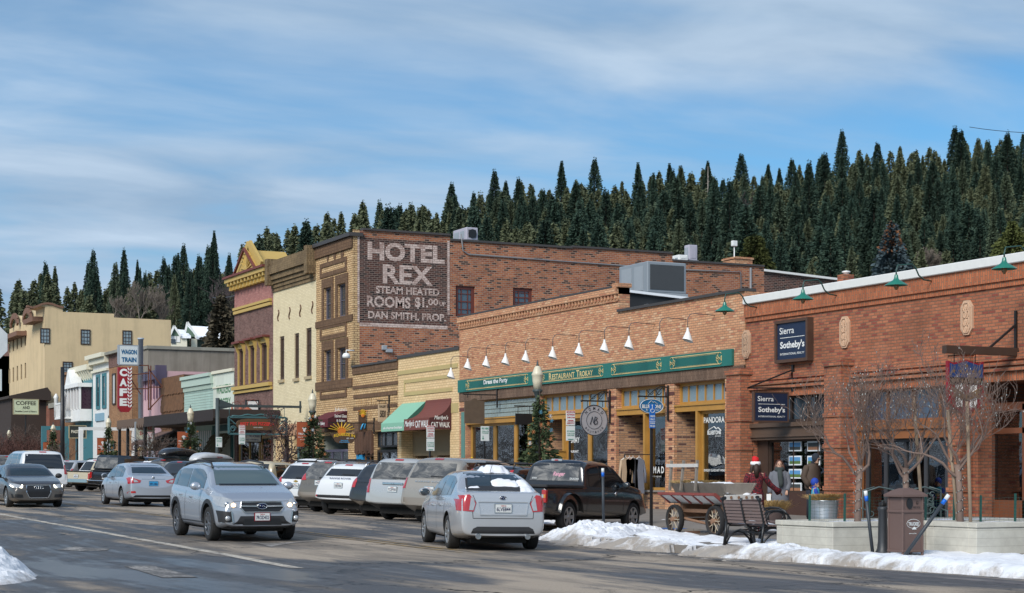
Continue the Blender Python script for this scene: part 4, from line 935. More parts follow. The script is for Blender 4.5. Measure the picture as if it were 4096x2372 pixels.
mb=MB();mb.box(T-.05,T+.02,y0,y1,.2,2.9);mb.obj('shop_front',M_WOODD,t)
mb=MB()
for k in range(14):y=y0+.3+k*.42;mb.box(T-.08,T-.04,y,y+.16,2.3,4.0)
mb.obj('white_slats',M_WHITE,t)
t,y0,y1,z1=lowshop('shop_building','shop with an upper front of dark brown wood shingles',648,737,1496,plain('dark_shingle_base',(.07,.035,.02),.85));t_sh=t
mb=MB()
for j in range(11):
 zz0=z1-j*.36
 for k in range(20):
  yy=y0+k*(y1-y0)/20;c=(k*7+j*3) % 5*.02
  mb.box(T-.05-.03*((k*3+j) % 3),T,yy+.012,yy+(y1-y0)/20-.01,zz0-.36-.05-c,zz0-.03)
mb.obj('wood_shingles',plain('brown_wood_shingle',(.15,.075,.036),.85,var=.8,scale=4),t)
win(t,'x',T,y0+.5,y1-.5,2.5,3.9,M_WOODD,.08,5,1,plain('pale_curtain',(.45,.46,.46),.8),-.02,name='window')
t,y0,y1,z1=lowshop('shop_building','pink painted wooden shop with a purple grey cornice',571,648,1482,plain('pink_paint',(.60,.38,.40),.7,var=.05,streak=.2))
mb=MB();mb.box(T-.35,T+.2,y0,y1,z1-.55,z1+.05);mb.box(T-.4,T+.3,y0-.05,y0+.3,z1-1,z1+.35);mb.obj('cornice',plain('purple_grey_trim',(.10,.08,.13),.6),t)
mb=MB()
for k in range(7):y=y0+.3+k*(y1-y0-.5)/6;mb.box(T-.10,T+.01,y,y+.10,z1-1.8,z1-.55)
mb.obj('vertical_battens',plain('mauve_batten',(.20,.12,.18),.6),t)
mb=MB();mb.box(T-.10,T+.0,y0+1.5,y0+3.2,2.2,4.1);sg=mb.obj('sign_board',plain('grey_sign',(.3,.3,.34),.6),t)
xo_=1.9;yq=sy(722)
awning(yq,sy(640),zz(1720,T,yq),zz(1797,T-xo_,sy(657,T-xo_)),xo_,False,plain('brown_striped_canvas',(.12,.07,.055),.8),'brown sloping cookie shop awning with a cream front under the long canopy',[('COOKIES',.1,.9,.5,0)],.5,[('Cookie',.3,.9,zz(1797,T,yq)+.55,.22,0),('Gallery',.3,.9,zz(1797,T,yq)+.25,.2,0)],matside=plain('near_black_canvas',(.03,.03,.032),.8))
# deep brown street canopy on posts in front of these shops
CV=thing('street_canopy','long dark brown scalloped canopy on black posts over the sidewalk','canopy',(27,112,0))
xC=26.3;ya_,yb_=sy(853,xC),sy(575,xC);mb=MB()
z_c1=zz(1653,xC,sy(700,xC));z_c0=zz(1672,xC,sy(700,xC));z_c0=z_c1-.62
mb.box(xC,T-.05,ya_,yb_,z_c0+.15,z_c1);n_=40
for k in range(n_):
 y=ya_+(yb_-ya_)*k/n_;w_=(yb_-ya_)/n_;mb.prism([(y,z_c0+.2),(y+w_,z_c0+.2),(y+w_,z_c0+.06),(y+w_*.75,z_c0),(y+w_*.25,z_c0),(y,z_c0+.06)],'x',xC-.02,xC)
mb.obj('canopy',plain('dark_brown_canvas',(.028,.02,.018),.8),CV)
mb=MB();yl_=sy(467,xC);mb.box(xC,T-.05,yb_,yl_,z_c0+.15,z_c1-.05)
for k in range(14):
 y=yb_+(yl_-yb_)*k/14;w_=(yl_-yb_)/14;mb.prism([(y,z_c0+.2),(y+w_,z_c0+.2),(y+w_*.75,z_c0),(y+w_*.25,z_c0)],'x',xC-.02,xC)
mb.obj('canopy',plain('brown_canvas',(.13,.085,.06),.8),CV)
for u in (472,505,538,574):mb=MB();y=sy(u,xC);mb.box(xC+.05,xC+.2,y,y+.22,0,z_c0+.2);mb.obj('post',M_BLACK,CV)
# grey concrete side wall
yW=118.5;GW=thing('concrete_building','large grey stained concrete building rising behind the low shops','building',(T+2,yW+5,0))
xw0,xw1=T+.5,sx(960,yW);zw=zz(1395,xw0,yW)
mb=MB();mb.wally(yW,xw0,xw1,G0,zw,[(sx(757,yW),sx(806,yW),zz(1515,33,yW),zz(1497,33,yW))],.3);mb.quad((xw0,yW,G0),(xw0,yW+8,G0),(xw0,yW+8,zw),(xw0,yW,zw));mb.quad((xw1,yW,G0),(xw1,yW+8,G0),(xw1,yW+8,zw),(xw1,yW,zw));mb.obj('wall',M_GRAYC,GW)
mb=MB();mb.box(xw0-.1,xw1,yW-.12,yW+8,zw,zw+.22);mb.obj('coping',plain('mottled_grey_cap',(.26,.25,.21),.8,var=.4,scale=1.5),GW)
mb=MB();mb.box(xw0+.2,xw1,yW+.1,yW+8,zw-.5,zw-.3);mb.obj('roof',M_ROOF,GW)
win(GW,'y',yW,sx(757,yW)-.1,sx(806,yW)+.1,zz(1520,33,yW),zz(1493,33,yW),M_WHITE,.18,1,1,GLASS_DARK,.0)
x_=sx(563,yW-3);mb=MB();mb.lathe([(.17,4.5),(.17,zz(1358,x_,yW-3)),(.22,zz(1358,x_,yW-3)),(.22,zz(1352,x_,yW-3))],(x_,yW-3,0),12);tag(mb.obj('vent_pipe',plain('pale_pipe_steel',(.40,.46,.52),.4)),'tall silver vent pipe rising beside the hanging white sign','vent pipe')
# L: narrow brick, M: white, N: blue victorian, O: orange brick
t,y0,y1,z1=lowshop('brick_building','narrow two-storey dark and orange brick building behind the hanging cafe sign',436,530,1398,M_ORB)
mb=MB();mb.box(T-.03,T+.02,y0,y1,fz(450,1470),z1);mb.obj('upper_brick',M_PURB,t);mb=MB();mb.box(T-.35,T+.2,y0,y1,z1,z1+.2);mb.obj('coping',plain('mottled_grey_cap',(.26,.25,.21),.8),t)
win(t,'x',T,y1-2.2,y1-1.2,fz(450,1620),fz(450,1495),M_WOODD,.1,1,1,M_CURT,-.01)
t,y0,y1,z1=lowshop('shop_building','white two-storey false-front building with two tall teal windows',372,436,1420,plain('clean_white_paint',(.72,.72,.70),.6,var=.03,streak=.2))
mb=MB();mb.box(T-.6,T+.3,y0,y1+.2,z1-.1,z1+.2);mb.box(T-.35,T+.1,y0,y1,z1-.5,z1-.1);mb.box(T-.18,T+.1,y0,y1,fz(400,1482)-.12,fz(400,1482)+.05);mb.obj('cornice',M_CREAMP,t)
for u0,u1 in ((387,402),(411,427)):win(t,'x',T,sy(u1),sy(u0),fz(400,1636),fz(400,1497),M_TEAL,.22,1,2,GLASS_DARK,-.01)
mb=MB();mb.box(T-.10,T+.0,sy(418),sy(385),fz(400,1684),fz(400,1653));sg=mb.obj('sign_board',plain('blue_grey_sign',(.22,.36,.45),.6),t)
t,y0,y1,z1=lowshop('shop_building','teal Victorian house front with white brackets, bay window and small balcony',302,372,1470,M_TEAL)
mb=MB();mb.box(T-.5,T+.2,y0,y1+.1,z1-.15,z1+.25)
for k in range(9):y=y0+.2+k*(y1-y0-.4)/8;mb.prism([(T-.45,z1-.15),(T,z1-.15),(T,z1-.9),(T-.15,z1-.7)],'y',y,y+.18)
mb.obj('cornice',M_CREAMP,t)
mb=MB();zb0,zb1=fz(340,1635),fz(340,1553);mb.box(T-1.1,T+.1,y0+.3,y1-.3,zb1,zb1+.3);mb.box(T-.9,T+.1,y0+.4,y1-.4,zb0-1.0,zb0-.1)
mb.prism([(y1-2.9,zb1+.3),(y1-.8,zb1+.3),(y1-1.85,zb1+1.5)],'x',T-1.0,T-.1)
for k in range(6):y=y0+.45+k*(y1-y0-1.1)/5;mb.box(T-.95,T-.8,y,y+.2,zb0-.1,zb1)
bw_=mb.obj('bay_window',M_WHITE,t);mb=MB();mb.box(T-.8,T,y0+.5,y1-.5,zb0-.1,zb1);mb.obj('pane',plain('dark_purple_pane',(.04,.015,.03),.3),bw_)
mb=MB();zbb=fz(330,1668)
for k in range(9):y=y1-2.5+k*.33;mb.box(T-1.5,T-1.4,y,y+.1,zbb,zbb+1.0)
mb.box(T-1.55,T-.1,y1-2.7,y1+.4,zbb-.15,zbb);mb.box(T-1.52,T-1.38,y1-2.7,y1+.4,zbb+1,zbb+1.12);mb.lathe([(.16,zbb),(.16,zbb+1.5),(.22,zbb+1.6),(.05,zbb+1.9)],(T-1.45,y1+.3,0),8);mb.lathe([(.16,zbb),(.16,zbb+1.5),(.22,zbb+1.6),(.05,zbb+1.9)],(T-1.45,y1-2.6,0),8);mb.obj('balcony',M_WHITE,t)
t,y0,y1,z1=lowshop('brick_building','orange brown brick building with two tall windows next to the Victorian front',255,302,1492,brick('brown_orange_brick',(.24,.115,.05),(.31,.16,.075),(.14,.09,.06)))
for u0,u1 in ((262,277),(290,306)):win(t,'x',T,sy(u1),sy(u0),fz(270,1648),fz(270,1578),M_WOODD,.1,1,1,GLASS_DARK,-.02)
mb=MB();mb.box(T-.15,T+.2,y0,y1,z1,z1+.2);mb.obj('coping',M_ORB,t)
t,y0,y1,z1=lowshop('brick_building','low dark red brick building in front of the yellow building',198,255,1612,brick('dark_red_brick_far',(.13,.05,.03),(.18,.07,.042),(.10,.06,.05)))
mb=MB();mb.box(T-.12,T+.3,y0,y1,z1-.25,z1+.15);mb.obj('coping',plain('mottled_grey_cap',(.26,.25,.21),.8),t)
t,y0,y1,z1=lowshop('brick_building','low pinkish red brick building left of the dark red one',120,198,1622,brick('pink_red_brick_far',(.27,.10,.065),(.33,.13,.09),(.18,.11,.09)))
# P: yellow stucco hotel
yP0,yP1=151.0,sy(38);P_=thing('stucco_building','big pale yellow stucco building with a curved tiled gable and paned windows','building',(T,158,0))
zP=zz(1245,T,yP0)
def colz(u,v,y=yP0):return sx(u,y),zz(v,sx(u,y),y)
mb=MB();xg0=T;pts=[colz(112,1810),colz(872,1810),colz(872,1397),colz(684,1391),colz(684,1280),colz(456,1270),colz(456,1255),colz(251,1247),colz(251,1228),colz(230,1224),colz(205,1215),colz(186,1213),colz(168,1216),colz(150,1224),colz(112,1224)]
pts[0]=(T,G0);pts[1]=(pts[1][0],G0);pts[-1]=(T,pts[-1][1])
mb.prism(pts,'y',yP0,yP0+4)
# street-facing front with windows
ph=[]
for i,u in enumerate((38,53,69,85,101)):
 ph.append((sy(u+3,T-.01),sy(u-3,T-.01),fz(u,(1412,1405,1398,1390,1383)[i]),fz(u,(1356,1348,1340,1331,1322)[i])))
 ph.append((sy(u+3,T-.01),sy(u-3,T-.01),fz(u,(1533,1528,1523,1518,1513)[i]),fz(u,(1476,1470,1464,1458,1452)[i])))
mb.wallx(T-.01,yP0,yP1,G0,zP-.3,ph,.25);mb.obj('wall',M_STUCCO,P_)
for a,b_,c,d in ph:win(P_,'x',T-.01,a,b_,c,d,M_WOODD,.1,1,2,plain('pale_blue_glass',(.06,.085,.11),.12),.15)
for u0,u1,v0,v1 in ((160,199,1312,1375),(322,361,1317,1379),(489,527,1321,1380),(250,290,1446,1492)):
 x0,z1_=colz(u0,v0);x1,z0_=colz(u1,v1);win(P_,'y',yP0,x0,x1,z0_,z1_,M_WOODD,.08,3,4,plain('curtained_glass',(.26,.33,.36),.3),-.005,.025,sash=True)
 # tiled gable edge and eaves
mb=MB();gp_=[colz(u,v) for u,v in ((107,1222),(130,1228),(150,1222),(168,1214),(186,1211),(205,1213),(230,1222),(253,1228))]
for i in range(len(gp_)-1):mb.bar((gp_[i][0],yP0+.1,gp_[i][1]-.05),(gp_[i+1][0],yP0+.1,gp_[i+1][1]-.05),.16,.5,up=(0,1,0))
zz0=zP-.3;mb.box(T-.9,T+.3,yP0+.8,yP0+5,zz0-.5,zz0-.1);mb.box(T-.9,T+.3,yP0+8,yP1,zz0-1.2,zz0-.8)
for yy in (yP0+6.4,yP0+12.5):
 for k in range(7):t0,t1=math.pi*k/7,math.pi*(k+1)/7;mb.bar((T-.3,yy-1.7*math.cos(t0),zz0+.9*math.sin(t0)),(T-.3,yy-1.7*math.cos(t1),zz0+.9*math.sin(t1)),.5,.16,up=(1,0,0))
mb.obj('roof_tiles',M_TILE,P_)
mb=MB()
for yy in (yP0+6.4,yP0+12.5):mb.prism([(yy-1.8*math.cos(math.pi*k/8),zz0-.35+1.3*math.sin(math.pi*k/8)) for k in range(9)],'x',T-.02,T+.4)
mb.obj('gable',M_STUCCO,P_)
mb=MB();a_,b__=sy(130,T-3.2),yP1+3;mb.prism([(T-3.2,fz(110,1562)-.9),(T,fz(110,1562)-.1),(T+.3,fz(110,1562)-.5),(T+.3,fz(110,1562)-1.2),(T-3.2,fz(110,1562)-1.1)],'y',yP0-1.0,yP1+5);mb.box(T-2.9,T,yP0-.5,yP1+5,3.0,fz(110,1562)-1.1);mb.obj('porch_roof',plain('dark_brown_porch',(.04,.026,.02),.8),P_)
# Q: far pink brick at the left edge
t=thing('brick_building','distant pinkish brick building at the far left edge','building',(T,190,0));mb=MB();ya2,yb2=178,235
mb.box(T-1,T+12,ya2,yb2,G0,zz(1450,T,190));mb.box(T-1,T+12,ya2,ya2+6,G0,zz(1450,T,190)+1.2);mb.obj('wall',brick('far_pink_brick',(.30,.15,.12),(.36,.19,.15),(.2,.13,.11)),t)
mb=MB();mb.prism([(T-1.1,zz(1450,T,190)),(T+12,zz(1450,T,190)),(T+5,zz(1450,T,190)+2.5)],'y',ya2+6.1,yb2);mb.obj('snowy_roof',M_SNOWR,t)
# house on the slope
def house(D,u0,u1,vb,vt,label):
 x,y=xyd((u0+u1)/2,D);sc=D/FPX;z0=HCAM+(HZ-vb)*sc;
 t=thing('house',label,'house',(x,y,z0),R(-14));return t,sc
HS,sc=house(215,676,910,1545-150,1290,'green and white gabled house with a snowy roof on the slope')
def hb(mb,u0,u1,v0,v1,y0,y1,mi=0):mb.box((u0-790)*sc,(u1-790)*sc,y0,y1,(1395-v1)*sc,(1395-v0)*sc,mi)
mb=MB();hb(mb,783,915,1343,1560,1.0,9,0);mb.prism([((783-790)*sc,(1395-1343)*sc),((732-790)*sc,(1395-1343)*sc),((757-790)*sc,(1395-1300)*sc)],'y',0,.3,0) if False else None
mb.obj('wall',plain('dark_green_siding',(.05,.075,.06),.8),HS,local=True)
mb=MB();hb(mb,680,745,1350,1560,-1.0,8);hb(mb,763,786,1355,1560,.2,1.3);mb.obj('white_wall',M_CREAMP,HS,local=True)
mb=MB();ax=(742-790)*sc
mb.prism([((680-790)*sc,(1395-1348)*sc),((716-790)*sc,(1395-1348)*sc),((694-790)*sc,(1395-1317)*sc)],'y',-1.1,-.9);mb.prism([((741-790)*sc,(1395-1345)*sc),((783-790)*sc,(1395-1345)*sc),((746-790)*sc,(1395-1300)*sc)],'y',.6,1.0);mb.obj('gable',plain('sage_gable',(.10,.16,.11),.8),HS,local=True)
mb=MB()
def rf(p):return ((p[0]-790)*sc,(1395-p[1])*sc)
for quad_,ya_r,yb_r in ((((746,1292),(890,1297),(905,1347),(783,1347)),0,5),):
 a,b_,c,d=[rf(p) for p in quad_];mb.add([(a[0],4,a[1]),(b_[0],4,b_[1]),(c[0],0,c[1]),(d[0],0,d[1]),(a[0],4,a[1]-.3),(b_[0],4,b_[1]-.3),(c[0],0,c[1]-.3),(d[0],0,d[1]-.3)],[(0,1,2,3),(4,7,6,5),(0,3,7,4),(1,5,6,2),(2,6,7,3)])
a,b_,c,d=[rf(p) for p in ((694,1309),(742,1313),(760,1347),(720,1347))];mb.add([(a[0],3,a[1]),(b_[0],3,b_[1]),(c[0],-1.3,c[1]),(d[0],-1.3,d[1]),(a[0],3,a[1]-.3),(b_[0],3,b_[1]-.3),(c[0],-1.3,c[1]-.3),(d[0],-1.3,d[1]-.3)],[(0,1,2,3),(4,7,6,5),(0,3,7,4),(1,5,6,2),(2,6,7,3)])
mb.obj('snowy_roof',M_SNOWR,HS,local=True)
mb=MB()
for (p,q) in (((677,1350),(694,1309)),((694,1309),(720,1350)),((738,1330),(746,1293)),((746,1293),(783,1350))):p,q=rf(p),rf(q);mb.bar((p[0],-1.35,p[1]),(q[0],-1.35,q[1]),.25,.25)
for u in (684,695,706):p=rf((u,1372));mb.box(p[0]-.1,p[0]+.35,-1.08,-1.0,p[1],p[1]+.9)
hb(mb,815,838,1352,1372,.85,.98);mb.obj('white_trim',M_WHITE,HS,local=True)
mb=MB();hb(mb,818,835,1355,1369,.78,.84);hb(mb,682,700,1360,1378,-1.14,-1.09);mb.obj('window',GLASS_DARK,HS,local=True)
mb=MB();hb(mb,842,862,1344,1400,.4,1);mb.obj('chimney',plain('blue_grey_chimney',(.05,.08,.11),.8),HS,local=True)
# ================================================================ vegetation
def leaf_mat(name,lo,hi,hue=None,rng=.35):
 b=NB(name);p=b.pos();n=b.noise(p,.55,4,.7);f=b.noise(p,3.0,3,.7);oi=b.n('ShaderNodeObjectInfo').outputs['Random']
 k=b.math('ADD',b.math('MULTIPLY',n.outputs[0],.5),b.math('MULTIPLY',f.outputs[0],.6))
 base=b.mix(b.ramp(k,.38,.72),c4(lo),c4(hi))
 if hue:base=b.mix(b.ramp(oi,1-rng,1,0,.75),base,c4(hue))
 base=b.mix(1,base,b.ramp(oi,0,1,.72,1.3),'MULTIPLY')
 b.set(Base_Color=base,Roughness=.85);b.b.inputs['Specular IOR Level'].default_value=.15;return b.m
M_FIR=leaf_mat('conifer_needles',(.015,.036,.030),(.062,.096,.064),(.10,.105,.055),.3)
M_SPR=leaf_mat('blue_spruce_needles',(.022,.040,.048),(.10,.135,.15));M_RUST=leaf_mat('rust_needles',(.14,.06,.03),(.25,.12,.06))
M_BARK=plain('brown_bark',(.065,.045,.033),.9,var=.3);M_BARKG=plain('grey_brown_bark',(.17,.135,.115),.9,var=.3)
def conifer_arrays(seed,H=20,Rm=3.0,nq=1700,slim=1.0,bare=.08,q=(.38,.80),power=.75):
 g=np.random.default_rng(seed)
 nl=int(H*1.7);V=np.zeros((nq,4,3))
 # whorls of boughs: every clump of needles belongs to a bough
 h=g.random(nq)**.85
 lv=np.floor(h*nl)/nl;ang_off=g.random(nl+1)*6.28;nb=g.integers(5,8,nl+1)
 li=np.minimum((h*nl).astype(int),nl);a=ang_off[li]+np.floor(g.random(nq)*nb[li])/nb[li]*6.283+g.normal(0,.16,nq)
 blen=.75+.5*np.abs(np.sin(ang_off[li]*7+np.floor(a*1.3)*2.3))
 rad=Rm*slim*np.clip(1.04-h,0,1)**power*blen*(1-.25*np.exp(-((h-.0)/.10)**2))
 t=np.sqrt(g.random(nq))*1.0
 x=np.cos(a)*rad*t;y=np.sin(a)*rad*t
 z=H*(bare+(1-bare)*lv) -rad*t*.32+rad*t*t*.10+g.normal(0,.14+.012*H,nq)
 s=g.uniform(q[0],q[1],nq)*(1.05-.5*h)
 d1=np.stack([np.cos(a),np.sin(a),-.25+g.normal(0,.35,nq)],1);d1 /= np.linalg.norm(d1,axis=1)[:,None]
 d2=np.cross(d1,g.normal(0,1,(nq,3)));d2 /= np.linalg.norm(d2,axis=1)[:,None]
 c=np.stack([x,y,z],1);s=s[:,None]
 V[:,0]=c-d1*s*.7-d2*s*.22;V[:,1]=c+d1*s*.3-d2*s*.42;V[:,2]=c+d1*s*.95;V[:,3]=c+d1*s*.2+d2*s*.42
 return V.reshape(-1,3)
def quad_mesh(name,V,mat):
 n=len(V)//4;me=bpy.data.meshes.new(name);me.vertices.add(len(V));me.vertices.foreach_set('co',V.ravel())
 me.loops.add(4*n);me.loops.foreach_set('vertex_index',np.arange(4*n));me.polygons.add(n);me.polygons.foreach_set('loop_start',np.arange(n)*4);me.polygons.foreach_set('loop_total',np.full(n,4))
 me.materials.append(mat);me.update(calc_edges=True);return me
kinds=[]
for k in range(6):
 H=(20,19,21,18,20,17)[k];V=conifer_arrays(100+k,H,(4.2,4.9,3.6,5.0,3.4,4.4)[k],8200,1,.10,(.22,.54),(.80,.90,.76,.86,.94,.78)[k])
 cm_=quad_mesh('crown',V,M_FIR)
 mb=MB();mb.tube([(0,0,-1.5),(0,0,H*.5),(0,0,H*.97)],[.32,.18,.03],6);tr=mb.obj('trunk',M_BARK);trm=tr.data;bpy.data.objects.remove(tr)
 kinds.append((cm_,trm,V,H))
RF=([0,40,100,250,680,700,905,940,950,1130,1270,1440,1860,2280,2690,2700,3056,3060,3340,4096],[1190,1240,1225,1225,1280,1290,1300,1290,1030,1010,960,925,965,1000,1030,1060,1085,1090,1130,1000])
rg=random.Random(5);cand=[]
tries=0;cells={}
for tries in range(60000):
 D=520 -270*rg.random()**1.3+(rg.random()*14 if rg.random()<.3 else 0);u=rg.uniform(-60,4160);x,y=xyd(u,D)
 if u<950 and (D<400 or rg.random()<.45):continue
 cx_,cy_=int(x//5),int(y//5);ok=True
 for a in (-1,0,1):
  for b_ in (-1,0,1):
   for (px,py) in cells.get((cx_+a,cy_+b_),()):
    if (px-x)**2+(py-y)**2<4.3**2:ok=False
 if not ok:continue
 k=rg.randrange(6);s=rg.uniform(.58,1.12)*(1.2 if rg.random()<.12 else 1)*(1.1 if u<950 else 1);z=hill_z(x,y)
 vt=HZ-(z+kinds[k][3]*s-HCAM)/D*FPX
 if vt>np.interp(u,*RF)-12:continue
 cells.setdefault((cx_,cy_),[]).append((x,y));cand.append((D,u,x,y,z,k,s,vt))
 # what each tree shows: hidden trees behind nearer ones count for little; the nearest and the skyline ones come first
print('conifer candidates',len(cand))
cand.sort(key=lambda c:c[0])
cover=np.full(4300//20+10,2000.0);vis=[]
for c in cand:
 D,u,x,y,z,k,s,vt=c;w=2.4*s/D*FPX;i0,i1=int((u-w/2+100)//20),int((u+w/2+100)//20)+1
 seg=cover[max(0,i0):i1];roof=np.interp(u,*RF);show=float(np.clip(np.minimum(seg,roof)-vt,0,400).sum());cover[max(0,i0):i1]=np.minimum(seg,vt+(kinds[k][3]*s/D*FPX)*.35)
 vis.append((show,c))
vis.sort(key=lambda q:-q[0])
adj=['tall','slender','broad','dark','full','ragged','pointed','bushy']
NI=0
ZN=((160,'left of the yellow stucco building'),(420,'over the tiled gable'),(700,'over the yellow stucco building'),(940,'over the snowy-roofed house'),(1140,'over the yellow pediment'),(1300,'over the cream building'),(1500,'over the hotel corner'),(1850,'over the painted hotel sign'),(2050,'over the rooftop fan unit'),(2350,'over the hotel side wall'),(2700,'over the big grey rooftop unit'),(3000,'over the stepped hotel wall'),(3300,'over the first green lamp'),(3600,'around the blue spruce'),(3850,'right of the blue spruce'),(5000,'over the far right roof'))
def zone(c):
 u,vt=c[1],c[7];ss=(0,1251,2064,2950,4096)
 a='against the sky' if vt<np.interp(u,ss,(1150,930,720,620,560)) else 'in the upper slope' if vt<np.interp(u,ss,(1200,955,800,700,660)) else 'halfway down the slope' if vt<np.interp(u,ss,(1250,980,870,820,800)) else 'lowest on the slope'
 for lim,t_ in ZN:
  if u<lim:return a+' '+t_
W20='first second third fourth fifth sixth seventh eighth ninth tenth eleventh twelfth thirteenth fourteenth fifteenth sixteenth seventeenth eighteenth nineteenth twentieth'.split()
ORD=['leftmost']+[w_+' from left' for w_ in W20[1:]]+[t_+w_+' from left' for t_ in ('twenty-','thirty-','forty-','fifty-','sixty-') for w_ in W20[:9]]
zs_l={}
for q in vis[:298]:zs_l.setdefault(zone(q[1]),[]).append(q[1])
TL={}
for zn_,lst in zs_l.items():
 lst.sort(key=lambda c:c[1])
 for i,c in enumerate(lst):TL[c]=('only conifer ' if len(lst)==1 else 'conifer '+ORD[i]+' ')+zn_
for n_,(show,c) in enumerate(vis[:298]):
 D,u,x,y,z,k,s,vt=c
 t=thing('conifer_tree',TL[c],'tree',(x,y,z),rg.uniform(0,6.28),'conifers on the hillside');t.scale=(s*rg.uniform(.8,1.1)*(.78 if u<950 else 1),)*2+(s*(1.12 if u<950 else 1),)
 for nm,me in (('crown',kinds[k][0]),('trunk',kinds[k][1])):o=bpy.data.objects.new(nm,me);COL.objects.link(o);o.parent=t
rest=[]
print('rest',len(vis)-298)
for show,c in vis[298:760]:
 D,u,x,y,z,k,s,vt=c;Q=kinds[k][2].reshape(-1,4,3)[::4];qc=Q.mean(1,keepdims=True);V=(qc+(Q-qc)*1.8).reshape(-1,3)*s;a=rg.uniform(0,6.28);ca,sa=math.cos(a),math.sin(a)
 Wd=np.stack([V[:,0]*ca-V[:,1]*sa+x,V[:,0]*sa+V[:,1]*ca+y,V[:,2]+z],1);rest.append(Wd)
if rest:
 o=bpy.data.objects.new('forest',quad_mesh('forest',np.concatenate(rest),M_FIR));COL.objects.link(o);tag(o,'dense dark conifer forest filling the hillside between the nearer trees','forest',kind='stuff')
 # blue spruce with rusty top, a bare dead trunk and two dark near conifers
def conifer_at(u,vbase,vtop,D,label,mat,name='conifer_tree',Rm=3.4,seed=1,extra=None,n=4200,q=(.3,.6),power=.75):
 x,y=xyd(u,D);H=(vbase-vtop)/FPX*D;z=HCAM+(HZ-vbase)/FPX*D
 t=thing(name,label,'tree',(x,y,z));o=bpy.data.objects.new('crown',quad_mesh('crown',conifer_arrays(seed,H,Rm,n,1,.05,q,power),mat));COL.objects.link(o);o.parent=t
 if extra:V=conifer_arrays(seed+9,H,Rm*.9,n//2,1,.05,q).reshape(-1,4,3);V=V[V[:,0,2]>H*.62].reshape(-1,3);o=bpy.data.objects.new('rusty_top',quad_mesh('rusty_top',V,extra));COL.objects.link(o);o.parent=t
 mb=MB();mb.tube([(0,0,-6),(0,0,H*.9)],[.3,.05],6);mb.obj('trunk',M_BARK,t,local=True);return t
conifer_at(3568,1210,885,190,'blue grey spruce with a rusty orange top behind the white roof edge',M_SPR,'spruce_tree',2.6,77,M_RUST)
conifer_at(3020,1120,935,240,'round olive green young conifer behind the brick chimney',leaf_mat('olive_needles',(.03,.04,.012),(.10,.11,.035)),'pine_tree',2.4,78,power=.35)
conifer_at(4050,1060,880,240,'olive green conifer at the right edge over the roof',bpy.data.materials['olive_needles'],'pine_tree',3.0,79)
conifer_at(885,1640,1180,135,'dark drooping conifer beside the faded pink building',leaf_mat('dark_drooping_needles',(.05,.042,.03),(.12,.10,.065)),'conifer_tree',2.2,80,q=(.25,.6))
x,y=xyd(2832,430);D0=430
t=thing('dead_tree','bare pale dead trunk standing on the wooded slope','tree',(x,y,HCAM+(HZ-800)/FPX*D0));mb=MB();Hd=135/FPX*D0
mb.tube([(0,0,-2),(0,0,Hd)],[.22,.04],5)
for k in range(16):a=k*2.4;z=Hd*(.05+.05*k);mb.tube([(0,0,z),(1.3*(1-k/18)*math.cos(a),1.3*(1-k/18)*math.sin(a),z-.1)],[.06,.02],4)
mb.obj('trunk',plain('bleached_wood',(.35,.31,.27),.8),t,local=True)
# ---------------------------------------------------------------- broadleaf trees without leaves
def bare_tree(mb,p,d,ln,r,depth,rr,spread=.55,up=.25,nseg=3,lights=None,minr=.004,kids=(2,3),curl=.25):
 pts=[Vector(p)];d=Vector(d).normalized()
 for i in range(nseg):
  d=(d+Vector((rr.gauss(0,curl),rr.gauss(0,curl),rr.gauss(0,curl*.6)))*.5+Vector((0,0,up*.25))).normalized();pts.append(pts[-1]+d*ln/nseg)
 r1=max(minr,r*.62);mb.tube(pts,[r+(r1-r)*i/nseg for i in range(nseg+1)],6 if r>.04 else 4 if r>.015 else 3,caps=False)
 if lights is not None and r<.08:
  for q in pts[1:]:lights.append(q+Vector((rr.uniform(-.02,.02),rr.uniform(-.02,.02),0)))
 if depth==0:return
 for i in range(rr.randint(*kids)+(1 if depth>2 else 0)):
  k=rr.randint(1,nseg) if i else nseg;a=rr.uniform(0,6.28);side=d.orthogonal().normalized();side.rotate(Matrix.Rotation(a,3,d))
  nd_=(d+side*rr.uniform(spread*.6,spread*1.4)+Vector((0,0,up))).normalized()
  bare_tree(mb,pts[k],nd_,ln*rr.uniform(.62,.85),r1*rr.uniform(.6,.85),depth-1,rr,spread,up,nseg,lights,minr,kids,curl)
M_TWIG=plain('reddish_twig_bark',(.19,.13,.105),.85,var=.25);M_BULB=plain('fairy_light_bulb',(.48,.52,.50),.3)
for (u,vb,vt,D,lab,sd_,mt) in ((560,1290,1165,330,'pale bare cottonwood behind the roof of the yellow building',3,0),(650,1290,1175,335,'spreading bare cottonwood right of the pale one',4,0),(455,1270,1195,330,'small bare tree behind the parapet step of the yellow building',5,0),(880,1330,1165,300,'rounded purple grey bare tree beside the pink building',6,1),(3700,1120,1020,260,'pale bare aspen right of the blue spruce',7,0),(3740,1110,1030,262,'smaller pale aspen beside the first',8,0),(2945,980,820,400,'bare brown tree on the slope among conifers',9,1)):
 x,y=xyd(u,D);H=(vb-vt)/FPX*D;t=thing('bare_tree',lab,'tree',(x,y,HCAM+(HZ-vb)/FPX*D));mb=MB();rr=random.Random(sd_)
 for k in range(3):bare_tree(mb,(0,0,-3 if k==0 else 0),(rr.uniform(-.4,.4),rr.uniform(-.3,.3),1),H*.42,H*.022,5,rr,.55,.22,3,None,.035)
 mb.obj('branches',plain('pale_branch',(.17,.14,.115),.9) if mt==0 else plain('purple_brown_branch',(.085,.065,.065),.9),t,local=True)
